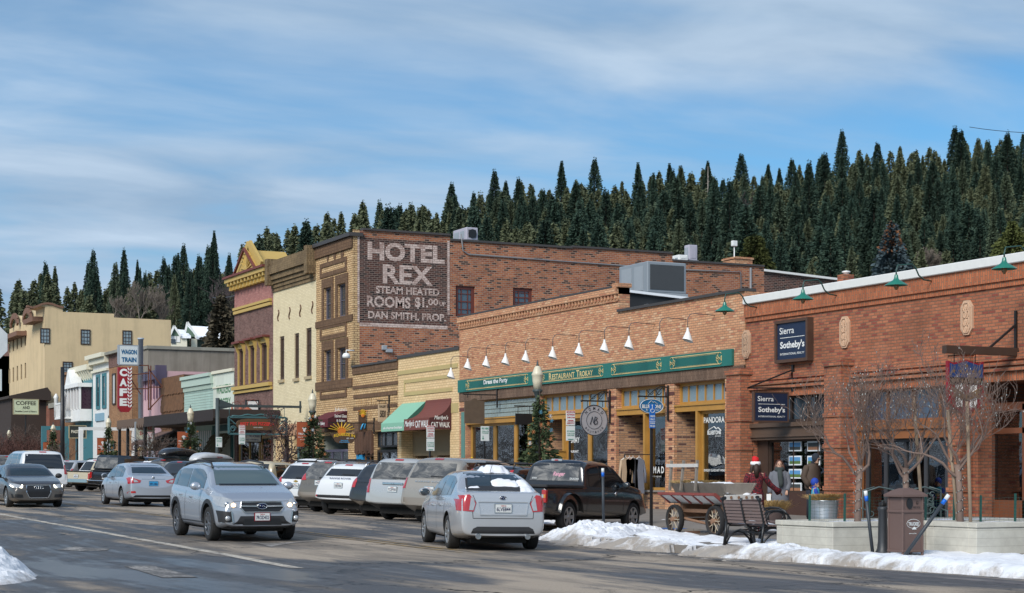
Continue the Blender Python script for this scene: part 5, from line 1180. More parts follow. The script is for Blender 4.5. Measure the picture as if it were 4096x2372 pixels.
 # street trees in the planters, wrapped with fairy lights and staked
def planter_tree(x,y,z,H,lab,sd_,stakes,lean=0,spread=.62):
 t=thing('street_tree',lab,'tree',(x,y,z),0,'bare trees in the concrete planters');rr=random.Random(sd_);mb=MB();li=[]
 th=H*.38;mb.tube([(0,0,-.2),(lean*.3,0,th*.5),(lean,.02,th)],[.07,.055,.06],9)
 for k in range(5):
  a=k*1.26+rr.uniform(0,.5);bare_tree(mb,(lean,0,th-.12*(k % 3)),(math.cos(a)*.8,math.sin(a)*.8,.8),H*.29,.032,5,rr,spread,.30,4,li,.0046,(1,3),.5)
 mb.obj('trunk_and_branches',M_TWIG,t,local=True)
 lb=MB();rr.shuffle(li)
 for q in li[:120]:lb.sphere(q,(.008,.008,.015),4,3)
 for k in range(40):a=k*.9;lb.sphere((math.cos(a)*.075,math.sin(a)*.075,.1+th*k/40),(.008,.008,.015),4,3)
 tag(lb.obj('fairy_lights',M_BULB,t,local=True),None,kind='stuff')
 wb=MB();wb.tube([(.075*math.cos(k*.9),.075*math.sin(k*.9),.1+th*k/40) for k in range(40)],.006,4);wb.obj('light_cable',M_BLACK,t,local=True)
 return t
 # ================================================================ vehicles
def paint(name,col,metal=.45,dirt=.35,rough=.24,dz=.75):
 if name in MATS:return MATS[name]
 b=NB(name);o=b.obj();s=b.n('ShaderNodeSeparateXYZ',{0:o});n=b.noise(o,2.2,6,.7);f=b.noise(o,40,3,.6)
 low=b.ramp(b.math('ADD',s.outputs[2],b.math('MULTIPLY',n.outputs[0],.5)),dz+.45,.45,0,dirt*1.1)
 all_=b.ramp(n.outputs[0],.45,.8,0,dirt*.35);d=b.math('MAXIMUM',low,all_)
 b.set(Base_Color=b.mix(d,c4(col),(.21,.18,.15,1)),Metallic=b.math('MULTIPLY',b.math('SUBTRACT',1.0,d),metal),Roughness=b.math('MULTIPLY_ADD',d,.5,rough),Coat_Weight=b.math('MULTIPLY_ADD',d,-1.0,1.0),Coat_Roughness=.07)
 b.bump(f.outputs[0],.02,.002)
 MATS[name]=b.m;return b.m
M_TYRE=plain('tyre_rubber',(.018,.017,.017),.85,var=.3,scale=20);M_PLAST=plain('black_plastic_trim',(.022,.022,.024),.6,var=.2);M_CHROME=plain('chrome',(.65,.66,.68),.15,metal=1,var=.05)
M_RIMS=plain('silver_alloy',(.45,.45,.45),.35,metal=.8,var=.15);M_RIMB=plain('black_alloy',(.03,.03,.032),.4,metal=.4);M_REDL=plain('red_light_lens',(.40,.012,.012),.18,var=.15,spec=.8,coat=1);M_CLEAR=plain('clear_light_lens',(.42,.43,.44),.12,var=.3,metal=.3,coat=1,scale=20)
M_AMBL=plain('amber_lens',(.55,.20,.02),.2,coat=1);M_UNDER=plain('dark_underbody',(.012,.011,.010),.9)
M_LAMPW=plain('warm_lit_lamp',(.9,.7,.4),.3,emit=((1,.62,.25),5));M_LAMPX=plain('white_lit_lamp',(.9,.9,.85),.3,emit=((1,.95,.7),4))
def cglass(name,col,rough=.06,dirt=.0):
 b=NB(name);o=b.obj();n=b.noise(b.map(o,sc=(1,1,1.6)),2.1,5,.65,1.2);d=b.ramp(n.outputs[0],.40,.70,0,dirt)
 b.set(Base_Color=b.mix(d,c4(col),(.30,.28,.25,1)),Roughness=b.math('MULTIPLY_ADD',d,.5,rough));b.b.inputs['Specular IOR Level'].default_value=.75;b.set(Coat_Weight=.6,Coat_Roughness=.03);return b.m
CG=cglass('car_glass',(.028,.036,.036));CGT=cglass('tinted_car_glass',(.012,.012,.014));CGD=cglass('dusty_car_glass',(.05,.05,.05),.12,.7);CGW=cglass('light_windscreen_glass',(.085,.115,.115),.05)
M_PLATE=plain('plate_white',(.62,.63,.62),.4,var=.05);M_INK=plain('plate_ink',(.02,.025,.07),.5);M_SEAM=plain('panel_gap',(.01,.01,.01),.8)
def conform(bvh,polys,axis,sgn,off=.006,step=.09,mi=0,mb=None):
 """cut flat outlines into small cells and lay them on the body by casting rays along the axis"""
 mb=mb or MB()
 for poly in polys:
  bm=bmesh.new();bm.faces.new([bm.verts.new((p[0],0,p[1])) for p in poly])
  for ax,k in ((0,0),(2,1)):
   lo=min(p[k] for p in poly);hi=max(p[k] for p in poly);m=int((hi-lo)/step)
   for i in range(1,m+1):
    c=[0,0,0];c[ax]=lo+(hi-lo)*i/(m+1);nn=[0,0,0];nn[ax]=1
    bmesh.ops.bisect_plane(bm,geom=bm.verts[:]+bm.edges[:]+bm.faces[:],plane_co=c,plane_no=nn)
  bm.verts.index_update();V=[];miss=set()
  for v in bm.verts:
   a,z=v.co.x,v.co.z
   o,d=((a,sgn*6,z),(0,-sgn,0)) if axis=='y' else ((sgn*3,a,z),(-sgn,0,0))
   h=bvh.ray_cast(Vector(o),Vector(d))
   if h[0] is None:miss.add(v.index);V.append((0,0,0));continue
   n=h[1] if h[1].dot(Vector(d))<0 else -h[1];V.append(tuple(h[0]+n*off))
  F=[[v.index for v in f.verts] for f in bm.faces if not any(v.index in miss for v in f.verts)]
  bm.free();mb.add(V,F,mi,True)
 return mb
def mirror(poly):return [(-x,z) for x,z in poly][::-1]
def wheel(parent,x,y,r,side,rim=None,spokes=10,w=.215,tw=.055):
 mb=MB();c=(x,y,r);h=w/2
 prof=[(r*.66,-h*.9),(r*.80,-h),(r*.95,-h*.96),(r,-h*.7),(r*1.0,h*.7),(r*.95,h*.96),(r*.80,h),(r*.66,h*.9)]
 mb.lathe(prof,c,28,axis='x',caps=False);o=mb.obj('wheel',M_TYRE,parent,local=True)
 rb=MB();s=side;R_=r*.67
 rb.lathe([(R_*1.02,s*h*.92),(R_*.93,s*h*.86),(R_*.90,s*h*.3),(R_*.2,s*h*.25),(.001,s*h*.25)],c,24,1,axis='x',caps=False)
 rb.lathe([(R_*1.03,s*h*.93),(R_*.94,s*h*.99),(R_*.90,s*h*.82)],c,24,axis='x',caps=False)
 rb.lathe([(R_*.22,s*h*.3),(R_*.2,s*h*.82),(R_*.001,s*h*.86)],c,12,axis='x',caps=False)
 for k in range(spokes):
  t=2*math.pi*(k+(.22 if k % 2 and spokes>8 else 0))/spokes
  p0=(x+s*h*.62,y+math.cos(t)*R_*.15,r+math.sin(t)*R_*.15);p1=(x+s*h*.80,y+math.cos(t)*R_*.94,r+math.sin(t)*R_*.94);rb.bar(p0,p1,tw,.03,up=(1,0,0))
 rb.obj('rim',[rim or M_RIMS,M_UNDER],o,local=True);return o
def make_car(name,label,sp,group=None,cat='car'):
 """a road vehicle, +Y forwards, origin on the ground midway between the axles"""
 t=thing(name,label,cat,group=group)
 W,H,wb,fo,L_=sp['W'],sp['H'],sp['wb'],sp['fo'],sp['L'];r=sp.get('r',.33);yF=wb/2+fo;yR=yF-L_;gc=sp.get('gc',.20)
 top=sorted((yR+a,z) for a,z in sp['top']);belt=sorted((yR+a,z) for a,z in sp['belt'])
 ty,tz=zip(*top);by,bz=zip(*belt);ztop=lambda y:float(np.interp(y,ty,tz));zbl=lambda y:float(np.interp(y,by,bz));rw_=sp.get('roofw',.74)
 ys=sorted({yR,yR+.03,yR+.10,yR+.22,yR+.38,yF,yF-.03,yF-.10,yF-.22,yF-.38,*[y for y,z in top],*[float(v) for v in np.arange(yR+.55,yF-.5,.24)]})
 ys=[y for i,y in enumerate(ys) if i==0 or y-ys[i-1]>.018]
 kf,kr=sp.get('kf',.20),sp.get('kr',.10);V=[];ring=[]
 for y in ys:
  ef,er=yF-y,y-yR;w=W/2*(1-kf*max(0,1-ef/.85)**2.2-kr*max(0,1-er/.7)**2.2)
  hb=gc+.07*max(0,1-ef/.4)+sp.get('rb',.09)*max(0,1-er/.75);tp=ztop(y);bl=min(zbl(y),tp-.012);G=tp-bl;HB=zbl((yF+yR)/2)
  q=max(0,min(1,(tp-bl-.06)/(H-HB)));wt=w*(.90-(.90-rw_)*q);gp=lambda f:w*.935+(wt-w*.935)*f
  P=[(0,hb),(.80*w,hb),(.95*w,hb+.045),(.995*w,hb+.26*(bl-hb)),(w,hb+.55*(bl-hb)),(.985*w,hb+.86*(bl-hb)),(.945*w,bl),(gp(.12),bl+.10*G),(gp(.55),bl+.55*G),(gp(.95),bl+.88*G),(wt*.84,bl+.975*G),(wt*.45,tp+.008*q),(0,tp+.012*q)]
  ring.append(P)
 n=len(ring[0]);
 for y,P in zip(ys,ring):
  for sx_,z in P:V.append((sx_,y,z))
  for sx_,z in P[-2:0:-1]:V.append((-sx_,y,z))
 m=2*n-2;F=[(i*m+k,i*m+(k+1) % m,(i+1)*m+(k+1) % m,(i+1)*m+k) for i in range(len(ys)-1) for k in range(m)]
 F=[tuple(reversed(f)) for f in F];o0=(len(ys)-1)*m
 for base,rev in ((0,False),(o0,True)):# caps as quad strips
  for k in range(n-1):
   a,b_=base+k,base+k+1;c,d=base+((m-k-1) % m if True else 0),base+((m-k) % m)
   f=(a,b_,c) if k==0 else ((a,b_,d) if k==n-2 else (a,b_,c,d))
   f=tuple(dict.fromkeys(f))
   if len(f)>2:F.append(f if not rev else tuple(reversed(f)))
 me=bpy.data.meshes.new('body');me.from_pydata(V,[],F);bm=bmesh.new();bm.from_mesh(me);bmesh.ops.recalc_face_normals(bm,faces=bm.faces);bm.to_mesh(me);bm.free()
 tmp=bpy.data.objects.new('tmp',me);COL.objects.link(tmp);ss=tmp.modifiers.new('s','SUBSURF');ss.levels=2 if sp.get('hero') else 1;ss.render_levels=ss.levels
 me.materials.append(sp['paint']);me.materials.append(M_UNDER)
 dg=bpy.context.evaluated_depsgraph_get();full=bpy.data.meshes.new_from_object(tmp.evaluated_get(dg));bvh=BVHTree.FromPolygons([v.co for v in full.vertices],[p.vertices for p in full.polygons])
 cut=MB()
 for ax in (wb/2,-wb/2):
  for s in (-1,1):cut.tube([(s*(W/2-.30),ax,r+.02),(s*(W/2+.4),ax,r+.02)],r+.055,26,1)
 co=cut.obj('cut',[sp['paint'],M_UNDER]);bo=tmp.modifiers.new('b','BOOLEAN');bo.operation='DIFFERENCE';bo.object=co;bo.solver='EXACT'
 bpy.context.view_layer.update();dg=bpy.context.evaluated_depsgraph_get();bme=bpy.data.meshes.new_from_object(tmp.evaluated_get(dg));bme.name='body'
 if len(bme.polygons)<100:bme=full
 bpy.data.objects.remove(tmp);bpy.data.objects.remove(co)
 bme.polygons.foreach_set('use_smooth',[True]*len(bme.polygons));bme.set_sharp_from_angle(angle=R(50));bo_=bpy.data.objects.new('body',bme);COL.objects.link(bo_);bo_.parent=t
 gl=sp.get('glass',CG)
 def dec(nm,polys,axis,sgn,mat,off=.006,step=.09,parent=None):return conform(bvh,polys,axis,sgn,off,step).obj(nm,mat,parent or t,local=True)
 def hit(axis,sgn,a,z):
  o,d=((a,sgn*6,z),(0,-sgn,0)) if axis=='y' else ((sgn*3,a,z),(-sgn,0,0));h=bvh.ray_cast(Vector(o),Vector(d));return h[0]
 z0,z1,h0,h1=sp['ws'];n_=7
 ws=[(-h0,z0),(h0,z0)]+[(h1+(h0-h1)*0,z1)]+[(-h1,z1)];dec('windshield',[ws],'y',1,sp.get('wsglass',gl),.006,.12)
 if sp.get('rw'):z0,z1,h0,h1=sp['rw'];dec('rear_window',[[(-h0,z0),(h0,z0),(h1,z1),(-h1,z1)][::-1]],'y',-1,sp.get('rglass',gl),.008,.12)
 for s in (-1,1):
  for a,b_ in sp['side']:
   a,b_=yR+a,yR+b_;lo=[];up=[]
   for y in np.linspace(a,b_,9):
    zl=zbl(y)+.045;zu=min(ztop(y)-sp.get('rail',.115),H-sp.get('rail',.115)-.01)
    if zu>zl+.015:lo.append((y,zl));up.append((y,zu))
   if len(lo)>2:dec('side_window',[lo+up[::-1]],'x',s,sp.get('sglass',gl),.005,.15)
   # door gaps, handles, mirrors
 for s in (-1,1):
  sm=MB()
  for y,zt_ in [(yR+a,zz_) for a,zz_ in sp.get('doors',())]:
   conform(bvh,[[(y-.006,gc+.16),(y+.006,gc+.16),(y+.006,zt_),(y-.006,zt_)]],'x',s,.003,.09,0,sm)
  if sm.v:sm.obj('door_gap',M_SEAM,t,local=True)
  for a in sp.get('handles',()):
   h=hit('x',s,yR+a,zbl(yR+a)-.13)
   if h:mb=MB();mb.bbox(h.x-.012 if s>0 else h.x-.028,h.x+.028 if s>0 else h.x+.012,h.y-.09,h.y+.09,h.z-.018,h.z+.018,.008);mb.obj('door_handle',sp.get('handle_mat',sp['paint']),t,local=True)
  ym=yR+sp['mir'];zm=zbl(ym)+.10;h=hit('x',s,ym,zm-.06);hx=abs(h.x) if h else W/2*.85;mb=MB()
  mb.sphere((s*(hx+.16),ym+.02,zm+.02),(.115,.075,.085),10,7);mb.bar((s*(hx-.03),ym+.02,zm-.06),(s*(hx+.10),ym+.02,zm-.02),.05,.035);mo=mb.obj('mirror',sp.get('mirror_mat',sp['paint']),t,local=True)
  mb=MB();mb.sphere((s*(hx+.16),ym-.045,zm+.02),(.095,.02,.068),10,6);mb.obj('mirror_glass',GLASS_DARK,mo,local=True)
  for ax in (wb/2,-wb/2):wheel(t,s*(W/2-.125),ax,r,s,sp.get('rim'),sp.get('spokes',10),tw=sp.get('tw',.05))
 mb=MB();mb.box(-W/2+.35,W/2-.35,yR+.35,yF-.35,gc-.05,gc+.12)
 for ax in (wb/2,-wb/2):mb.tube([(-W/2+.2,ax,r),(W/2-.2,ax,r)],.05,8)
 mb.obj('chassis',M_UNDER,t,local=True)
 if sp.get('clad'):# black wheel-arch and sill cladding
  for s in (-1,1):
   mb=MB()
   for ax in (wb/2,-wb/2):
    for k in range(18):
     t0,t1=math.pi*k/18*1.12-.18,math.pi*(k+1)/18*1.12-.18;ro,ri=r+.135,r+.052
     conform(bvh,[[(ax+ri*math.cos(t0),r+.02+ri*math.sin(t0)),(ax+ro*math.cos(t0),r+.02+ro*math.sin(t0)),(ax+ro*math.cos(t1),r+.02+ro*math.sin(t1)),(ax+ri*math.cos(t1),r+.02+ri*math.sin(t1))]],'x',s,.014,.2,0,mb)
   conform(bvh,[[(-wb/2+r+.1,gc+.02),(wb/2-r-.1,gc+.02),(wb/2-r-.1,gc+.13),(-wb/2+r+.1,gc+.13)]],'x',s,.014,.3,0,mb)
   mb.obj('wheel_arch_trim',M_PLAST,t,local=True)
 if sp.get('rails'):
  zt=ztop(yR+L_*.45);xr=W/2*rw_-.09;a,b_=yR+sp['rails'][0],yR+sp['rails'][1]
  for s in (-1,1):
   mb=MB();mb.tube([(s*xr,a,ztop(a)-.015),(s*xr,a+.12,ztop(a+.12)+.05),(s*xr,(a+b_)/2,max(ztop((a+b_)/2),H)+.045),(s*xr,b_-.15,ztop(b_-.15)+.055),(s*xr,b_,ztop(b_)-.01)],.022,6);mb.obj('roof_rail',sp.get('rail_mat',M_PLAST),t,local=True)
  if sp.get('bars'):
   for y in sp['bars']:mb=MB();mb.bar((-xr-.05,yR+y,H+.075),(xr+.05,yR+y,H+.075),.06,.03);mb.obj('roof_bar',M_PLAST,t,local=True)
 if sp.get('spoiler'):z_,y_,hw=sp['spoiler'];mb=MB();mb.bbox(-hw,hw,yR+y_-.13,yR+y_+.10,z_-.035,z_+.012,.012);mb.obj('roof_spoiler',sp['paint'],t,local=True)
 def plate(axis_s,z,txt,frame=M_CHROME,ink=M_INK,face=M_PLATE,x=0,sub=True):
  h=hit('y',axis_s,x,z)
  if not h:return
  y=h.y+axis_s*.012;mb=MB();mb.bbox(x-.165,x+.165,min(y,y+axis_s*.012),max(y,y+axis_s*.012),z-.088,z+.088,.004);p=mb.obj('licence_plate',frame,t,local=True)
  mb=MB();yy=y+axis_s*.014;mb.box(x-.148,x+.148,min(yy,yy+axis_s*.003),max(yy,yy+axis_s*.003),z-.072,z+.072);mb.obj('plate_face',face,p,local=True)
  tx=MB();rt=(1,0,0) if axis_s<0 else (-1,0,0);ox=x-.130 if axis_s<0 else x+.130;text(tx,txt,(ox,yy+axis_s*.006,z-.052),rt,(0,0,1),.26,.075,bold=.02,mi=0)
  if sub:text(tx,'California',(x-.05 if axis_s<0 else x+.05,yy+axis_s*.006,z+.035),rt,(0,0,1),.10,.028,bold=.01,mi=1,shear=.3)
  tx.obj('plate_lettering',[ink,M_REDL],p,local=True);return p
 info=dict(t=t,bvh=bvh,hit=hit,dec=dec,plate=plate,yF=yF,yR=yR,ztop=ztop,zbl=zbl,sp=sp)
 return info
def place_axle(t,which,u,D,th,wb,z=None,dz=0):
 """put the rear or front axle centre on photo column u at depth D, heading th degrees right of the view axis"""
 x,y=xyd(u,D);rz=-R(26.2+th);f=Vector((-math.sin(rz),math.cos(rz)));s=wb/2 if which=='rear' else -wb/2
 cx_,cy_=x+f.x*s,y+f.y*s
 def gz(px,py):return road_z(px,py)
 zf=gz(cx_+f.x*wb/2,cy_+f.y*wb/2);zr=gz(cx_-f.x*wb/2,cy_-f.y*wb/2);rt=Vector((f.y,-f.x));zl=gz(cx_-rt.x*.75,cy_-rt.y*.75);zr2=gz(cx_+rt.x*.75,cy_+rt.y*.75)
 t.location=(cx_,cy_,(zf+zr)/2+dz if z is None else z);t.rotation_euler=(math.atan2(zf-zr,wb),math.atan2(zl-zr2,1.5),rz)
def place_corner(t,u,D,th,sp,dz=0):
 """put the rear left corner at column u, depth D"""
 x,y=xyd(u,D);rz=-R(26.2+th);f=Vector((-math.sin(rz),math.cos(rz)));rt=Vector((f.y,-f.x));back=-(sp['wb']/2+sp['fo']-sp['L'])
 ax=Vector((x,y))+rt*sp['W']/2+f*(back-sp['wb']/2);X=ax.x-0;Y=ax.y
 D2=yc(X,Y);u2=CXP+FPX*(CA*X-SA*Y)/D2;place_axle(t,'rear',u2,D2,th,sp['wb'],dz=dz)
def sedan_lights(c,polys,mat=None,name='tail_light',sgn=-1,inner=None):
 for k in (0,1):
  P=polys if k==0 else [mirror(p) for p in polys];o=c['dec'](name,[P[0]],'y',sgn,mat or M_REDL,.010,.05)
  for j,p in enumerate(P[1:]):c['dec'](('reflector','lamp')[j % 2],[p],'y',sgn,(inner or [M_CLEAR,M_AMBL])[j % 2],.016,.05,o)
def oval(mb,c,a,b_,rad,plane='y',n=20,seg=5):mb.tube([(c[0]+a*math.cos(2*math.pi*k/n),c[1],c[2]+b_*math.sin(2*math.pi*k/n)) for k in range(n+1)],rad,seg)
# ---------------------------------------------------------------- silver saloon, rear view, nearest car
P_SIL=paint('silver_car_paint',(.50,.51,.53),.45,.28);P_SIL2=paint('blue_silver_car_paint',(.43,.46,.51),.5,.10,.26)
sp=dict(hero=1,L=4.58,W=1.74,H=1.475,wb=2.62,fo=.93,gc=.19,r=.318,paint=P_SIL,roofw=.64,kr=.13,kf=.24,spokes=10,
top=[(0,.62),(.015,.92),(.05,1.045),(.14,1.085),(.42,1.10),(.60,1.14),(1.02,1.36),(1.45,1.455),(2.0,1.475),(2.5,1.455),(2.95,1.34),(3.48,1.04),(3.75,.97),(4.25,.86),(4.45,.74),(4.58,.55)],
belt=[(0,.60),(.05,.98),(.7,.965),(1.4,.95),(2.5,.92),(3.3,.90),(3.9,.84),(4.4,.72),(4.58,.52)],
ws=(1.05,1.40,.63,.52),rw=(1.125,1.395,.56,.465),side=[(1.02,1.36),(1.40,2.10),(2.17,3.10)],doors=[(2.13,.95),(3.10,.9),(1.35,.93)],handles=(1.75,2.55),mir=2.98,rail=.10)
c=make_car('saloon_car','silver saloon car with melting snow on its roof and rear window, seen from behind',sp);t=c['t']
place_axle(t,'rear',1965,32.9,-12.5,2.62)
sedan_lights(c,[[(.50,.88),(.55,.72),(.87,.74),(.87,1.00),(.62,1.03)],[(.52,.87),(.56,.745),(.635,.75),(.60,.98),(.565,.96)]])
c['plate'](-1,.785,'6LVE844')
mb=MB()
for a,b_ in (((-.43,.665),(.43,.665)),((-.43,.665),(-.47,.90)),((.43,.665),(.47,.90)),((-.47,.90),(.47,.90))):
 p,q=c['hit']('y',-1,*a),c['hit']('y',-1,*b_);mb.bar(p+Vector((0,-.008,0)),q+Vector((0,-.008,0)),.018,.018)
mb.obj('boot_recess_edge',P_SIL,t,local=True)
mb=MB()
for pts in ([(-.56,.60),(-.50,.60),(.50,.60),(.56,.60)],[(-.56,.60),(-.57,.72)],[(.56,.60),(.57,.72)],[(-.56,.72),(-.50,.88),(-.56,1.02)],[(.56,.72),(.50,.88),(.56,1.02)]):
 for i in range(len(pts)-1):(a,z),(b_,z2)=pts[i],pts[i+1];dxx,dzz=(b_-a),(z2-z);l=math.hypot(dxx,dzz);nx_,nz_=-dzz/l*.005,dxx/l*.005;conform(c['bvh'],[[(a+nx_,z+nz_),(a-nx_,z-nz_),(b_-nx_,z2-nz_),(b_+nx_,z2+nz_)]],'y',-1,.003,.06,0,mb)
mb.obj('boot_gap',M_SEAM,t,local=True)
c['dec']('rear_diffuser',[[(-.62,.27),(.62,.27),(.56,.41),(.48,.45),(-.48,.45),(-.56,.41)]],'y',-1,M_PLAST,.012,.08)
for s in (-1,1):
 mb=MB();mb.lathe([(.05,.0),(.055,.02),(.055,.16),(.0,.14)],(s*.46,c['yR']-.02,.27),12,axis='y');mb.obj('exhaust_pipe',M_CHROME,t,local=True)
mb=MB();h=c['hit']('y',-1,0,.975);oval(mb,(0,h.y-.014,.975),.062,.034,.006);em=mb.obj('badge_ring',M_CHROME,t,local=True)
mb=MB();mb.lathe([(.058,0),(.001,-.006)],(0,h.y-.010,.975),16,axis='y',sx_=.55,sy_=1);mb.obj('badge',plain('navy_enamel',(.01,.02,.08),.3),em,local=True)
mb=MB()
for a,b_,s_ in ((-.028,.006,.011),(.0,.012,.006),(.026,.008,.006),(.012,-.010,.006),(.034,-.008,.006)):mb.sphere((a,h.y-.02,.975+b_),(s_,.003,s_),5,4)
mb.obj('badge_stars',M_CHROME,em,local=True)
c['dec']('window_trim',[[(-.60,1.105),(.60,1.105),(.50,1.42),(-.50,1.42)]],'y',-1,M_PLAST,.004,.12)
mb=MB();mb.tube([(0,c['yR']+1.25,1.44),(0,c['yR']+1.0,1.62)],.005,4);mb.obj('aerial',M_BLACK,t,local=True)
rr=random.Random(4);ex=[]
def snow_on(c,spots,name,label,par=None):
 """a slab of snow resting on the car, following the surface below it"""
 mb=MB();bv=c['bvh']
 for (x0,x1,y0,y1,th) in spots:
  nx,ny=max(4,int((x1-x0)/.035)),max(4,int((y1-y0)/.035));idx={};V=[]
  for j in range(ny+1):
   for i in range(nx+1):
    x,y=x0+(x1-x0)*i/nx,y0+(y1-y0)*j/ny;h=bv.ray_cast(Vector((x,y,4)),Vector((0,0,-1)))
    e=1-max(abs(2*i/nx-1),abs(2*j/ny-1))**2.5;n=noise.noise(Vector((x*4,y*4,1+x0)))*.7+noise.noise(Vector((x*11,y*11,2)))*.5
    k=e*1.0+n*.8-.25;V.append((x,y,(h[0].z if h[0] else 1)+max(-.02,min(th,th*k*1.5))))
  F=[(j*(nx+1)+i,j*(nx+1)+i+1,(j+1)*(nx+1)+i+1,(j+1)*(nx+1)+i) for j in range(ny) for i in range(nx)];mb.add(V,F,0,True)
 o=mb.obj(name,SNOW,None,local=True);o.location=c['t'].location;o.rotation_euler=c['t'].rotation_euler;return tag(o,label,'snow')
yR=c['yR'];snow_on(c,[(-.18,.42,yR+1.25,yR+1.75,.11)],'snow_lump','lump of snow on the roof of the nearest silver saloon')
snow_on(c,[(-.62,-.30,yR+.52,yR+.66,.03),(-.12,.46,yR+.60,yR+.86,.07),(.40,.66,yR+.35,yR+.9,.06)],'snow_lump','broken snow sliding down the rear window of the nearest silver saloon')
# ---------------------------------------------------------------- silver blue crossover, front view
sp=dict(hero=1,L=4.45,W=1.78,H=1.565,wb=2.635,fo=.90,gc=.25,r=.345,paint=P_SIL2,roofw=.72,kf=.17,kr=.12,clad=1,spokes=10,rim=plain('two_tone_alloy',(.18,.18,.19),.35,metal=.7),tw=.045,
top=[(0,.60),(.02,.95),(.12,1.12),(.30,1.32),(.55,1.50),(1.1,1.575),(2.0,1.58),(2.55,1.53),(2.9,1.43),(3.42,1.12),(3.6,1.08),(4.05,.98),(4.32,.86),(4.41,.76),(4.45,.60)],
belt=[(0,.58),(.3,1.06),(1.2,1.03),(2.5,.985),(3.3,.97),(3.8,.92),(4.2,.80),(4.40,.70),(4.45,.56)],
ws=(1.125,1.50,.665,.555),rw=(1.15,1.45,.56,.50),side=[(.42,.78),(.84,1.68),(1.75,2.98)],doors=[(1.72,.98),(2.95,.95),(.95,.9)],handles=(1.35,2.2),mir=2.98,rails=(.45,2.75),rail=.11,wsglass=CGW)
c=make_car('crossover_car','silver blue crossover with glowing amber lamps driving towards the viewer',sp);t=c['t'];xcar=c
place_axle(t,'front',998,35.6,155.5,2.635)
for s in (-1,1):
 P=[(s*.50,.70),(s*.60,.845),(s*.86,.93),(s*.885,.86),(s*.83,.72),(s*.66,.665)];P=P if s>0 else P[::-1]
 hl=c['dec']('headlight',[P],'y',1,M_CLEAR,.012,.05)
 mb=MB()
 for (x,z,rr_,m_) in ((.58,.735,.042,1),(.70,.755,.05,0)):
  h=c['hit']('y',1,s*x,z);mb.lathe([(rr_*.9,.0),(rr_,.022),(.001,.03)],(s*x,h.y,z),14,m_,axis='y')
 mb.obj('lamp',[M_CHROME,M_LAMPW],hl,local=True)
 Q=[(s*.60,.40),(s*.63,.60),(s*.84,.63),(s*.81,.40)];Q=Q if s>0 else Q[::-1];fg=c['dec']('fog_lamp_surround',[Q],'y',1,M_PLAST,.012,.05)
 h=c['hit']('y',1,s*.70,.475);mb=MB();mb.lathe([(.055,0),(.052,.03),(.001,.035)],(s*.70,h.y+.01,.475),14,axis='y');mb.obj('fog_lamp',M_CLEAR,fg,local=True)
 mb=MB()
 for (a,z),(b_,z2) in (((.595,.40),(.625,.61)),((.625,.61),(.65,.625)),((.595,.40),(.79,.39))):p,q=c['hit']('y',1,s*a,z),c['hit']('y',1,s*b_,z2);mb.bar(p+Vector((0,.02,0)),q+Vector((0,.02,0)),.02,.02)
 mb.obj('chrome_trim',M_CHROME,fg,local=True)
gr=c['dec']('grille',[[(-.36,.60),(.36,.60),(.44,.69),(.41,.80),(-.41,.80),(-.44,.69)]],'y',1,M_BLACK,.010,.06)
mb=MB();P=[(-.36,.60),(.36,.60),(.44,.69),(.41,.80),(-.41,.80),(-.44,.69),(-.36,.60)]
for i in range(6):p,q=c['hit']('y',1,*P[i]),c['hit']('y',1,*P[i+1]);mb.bar(p+Vector((0,.018,0)),q+Vector((0,.018,0)),.022,.02)
for s in (-1,1):
 p,q=c['hit']('y',1,s*.09,.715),c['hit']('y',1,s*.42,.72);mb.bar(p+Vector((0,.03,0)),q+Vector((0,.02,0)),.045,.03)
mb.obj('grille_chrome',M_CHROME,gr,local=True)
h=c['hit']('y',1,0,.715);mb=MB();oval(mb,(0,h.y+.04,.715),.10,.055,.010);em=mb.obj('badge_ring',M_CHROME,gr,local=True);mb=MB();mb.lathe([(.096,0),(.001,.008)],(0,h.y+.035,.715),18,axis='y',sx_=.55,sy_=1);mb.obj('badge',bpy.data.materials['navy_enamel'],em,local=True)
mb=MB()
for a,b_,s_ in ((.045,.01,.018),(.0,.018,.009),(-.04,.012,.009),(-.018,-.016,.009),(-.055,-.012,.009)):mb.sphere((a,h.y+.05,.715+b_),(s_,.003,s_),5,4)
mb.obj('badge_stars',M_CHROME,em,local=True)
c['dec']('lower_grille',[[(-.72,.285),(.72,.285),(.50,.42),(.44,.52),(-.44,.52),(-.50,.42)]],'y',1,M_PLAST,.010,.08)
c['dec']('intake',[[(-.40,.34),(.40,.34),(.36,.47),(-.36,.47)]],'y',1,M_BLACK,.016,.08)
c['plate'](1,.505,'7ROD432',frame=plain('red_plate_frame',(.22,.01,.02),.4))
mb=MB();conform(c['bvh'],[[(-.60,1.115),(.60,1.115),(.60,1.14),(-.60,1.14)]],'y',1,.012,.1,0,mb);mb.obj('wiper',M_BLACK,t,local=True)
mb=MB();conform(c['bvh'],[[(-.735,.81),(-.74,.815),(.74,.815),(.735,.81)]],'y',1,.004,.1,0,mb);mb.obj('bonnet_gap',M_SEAM,t,local=True)
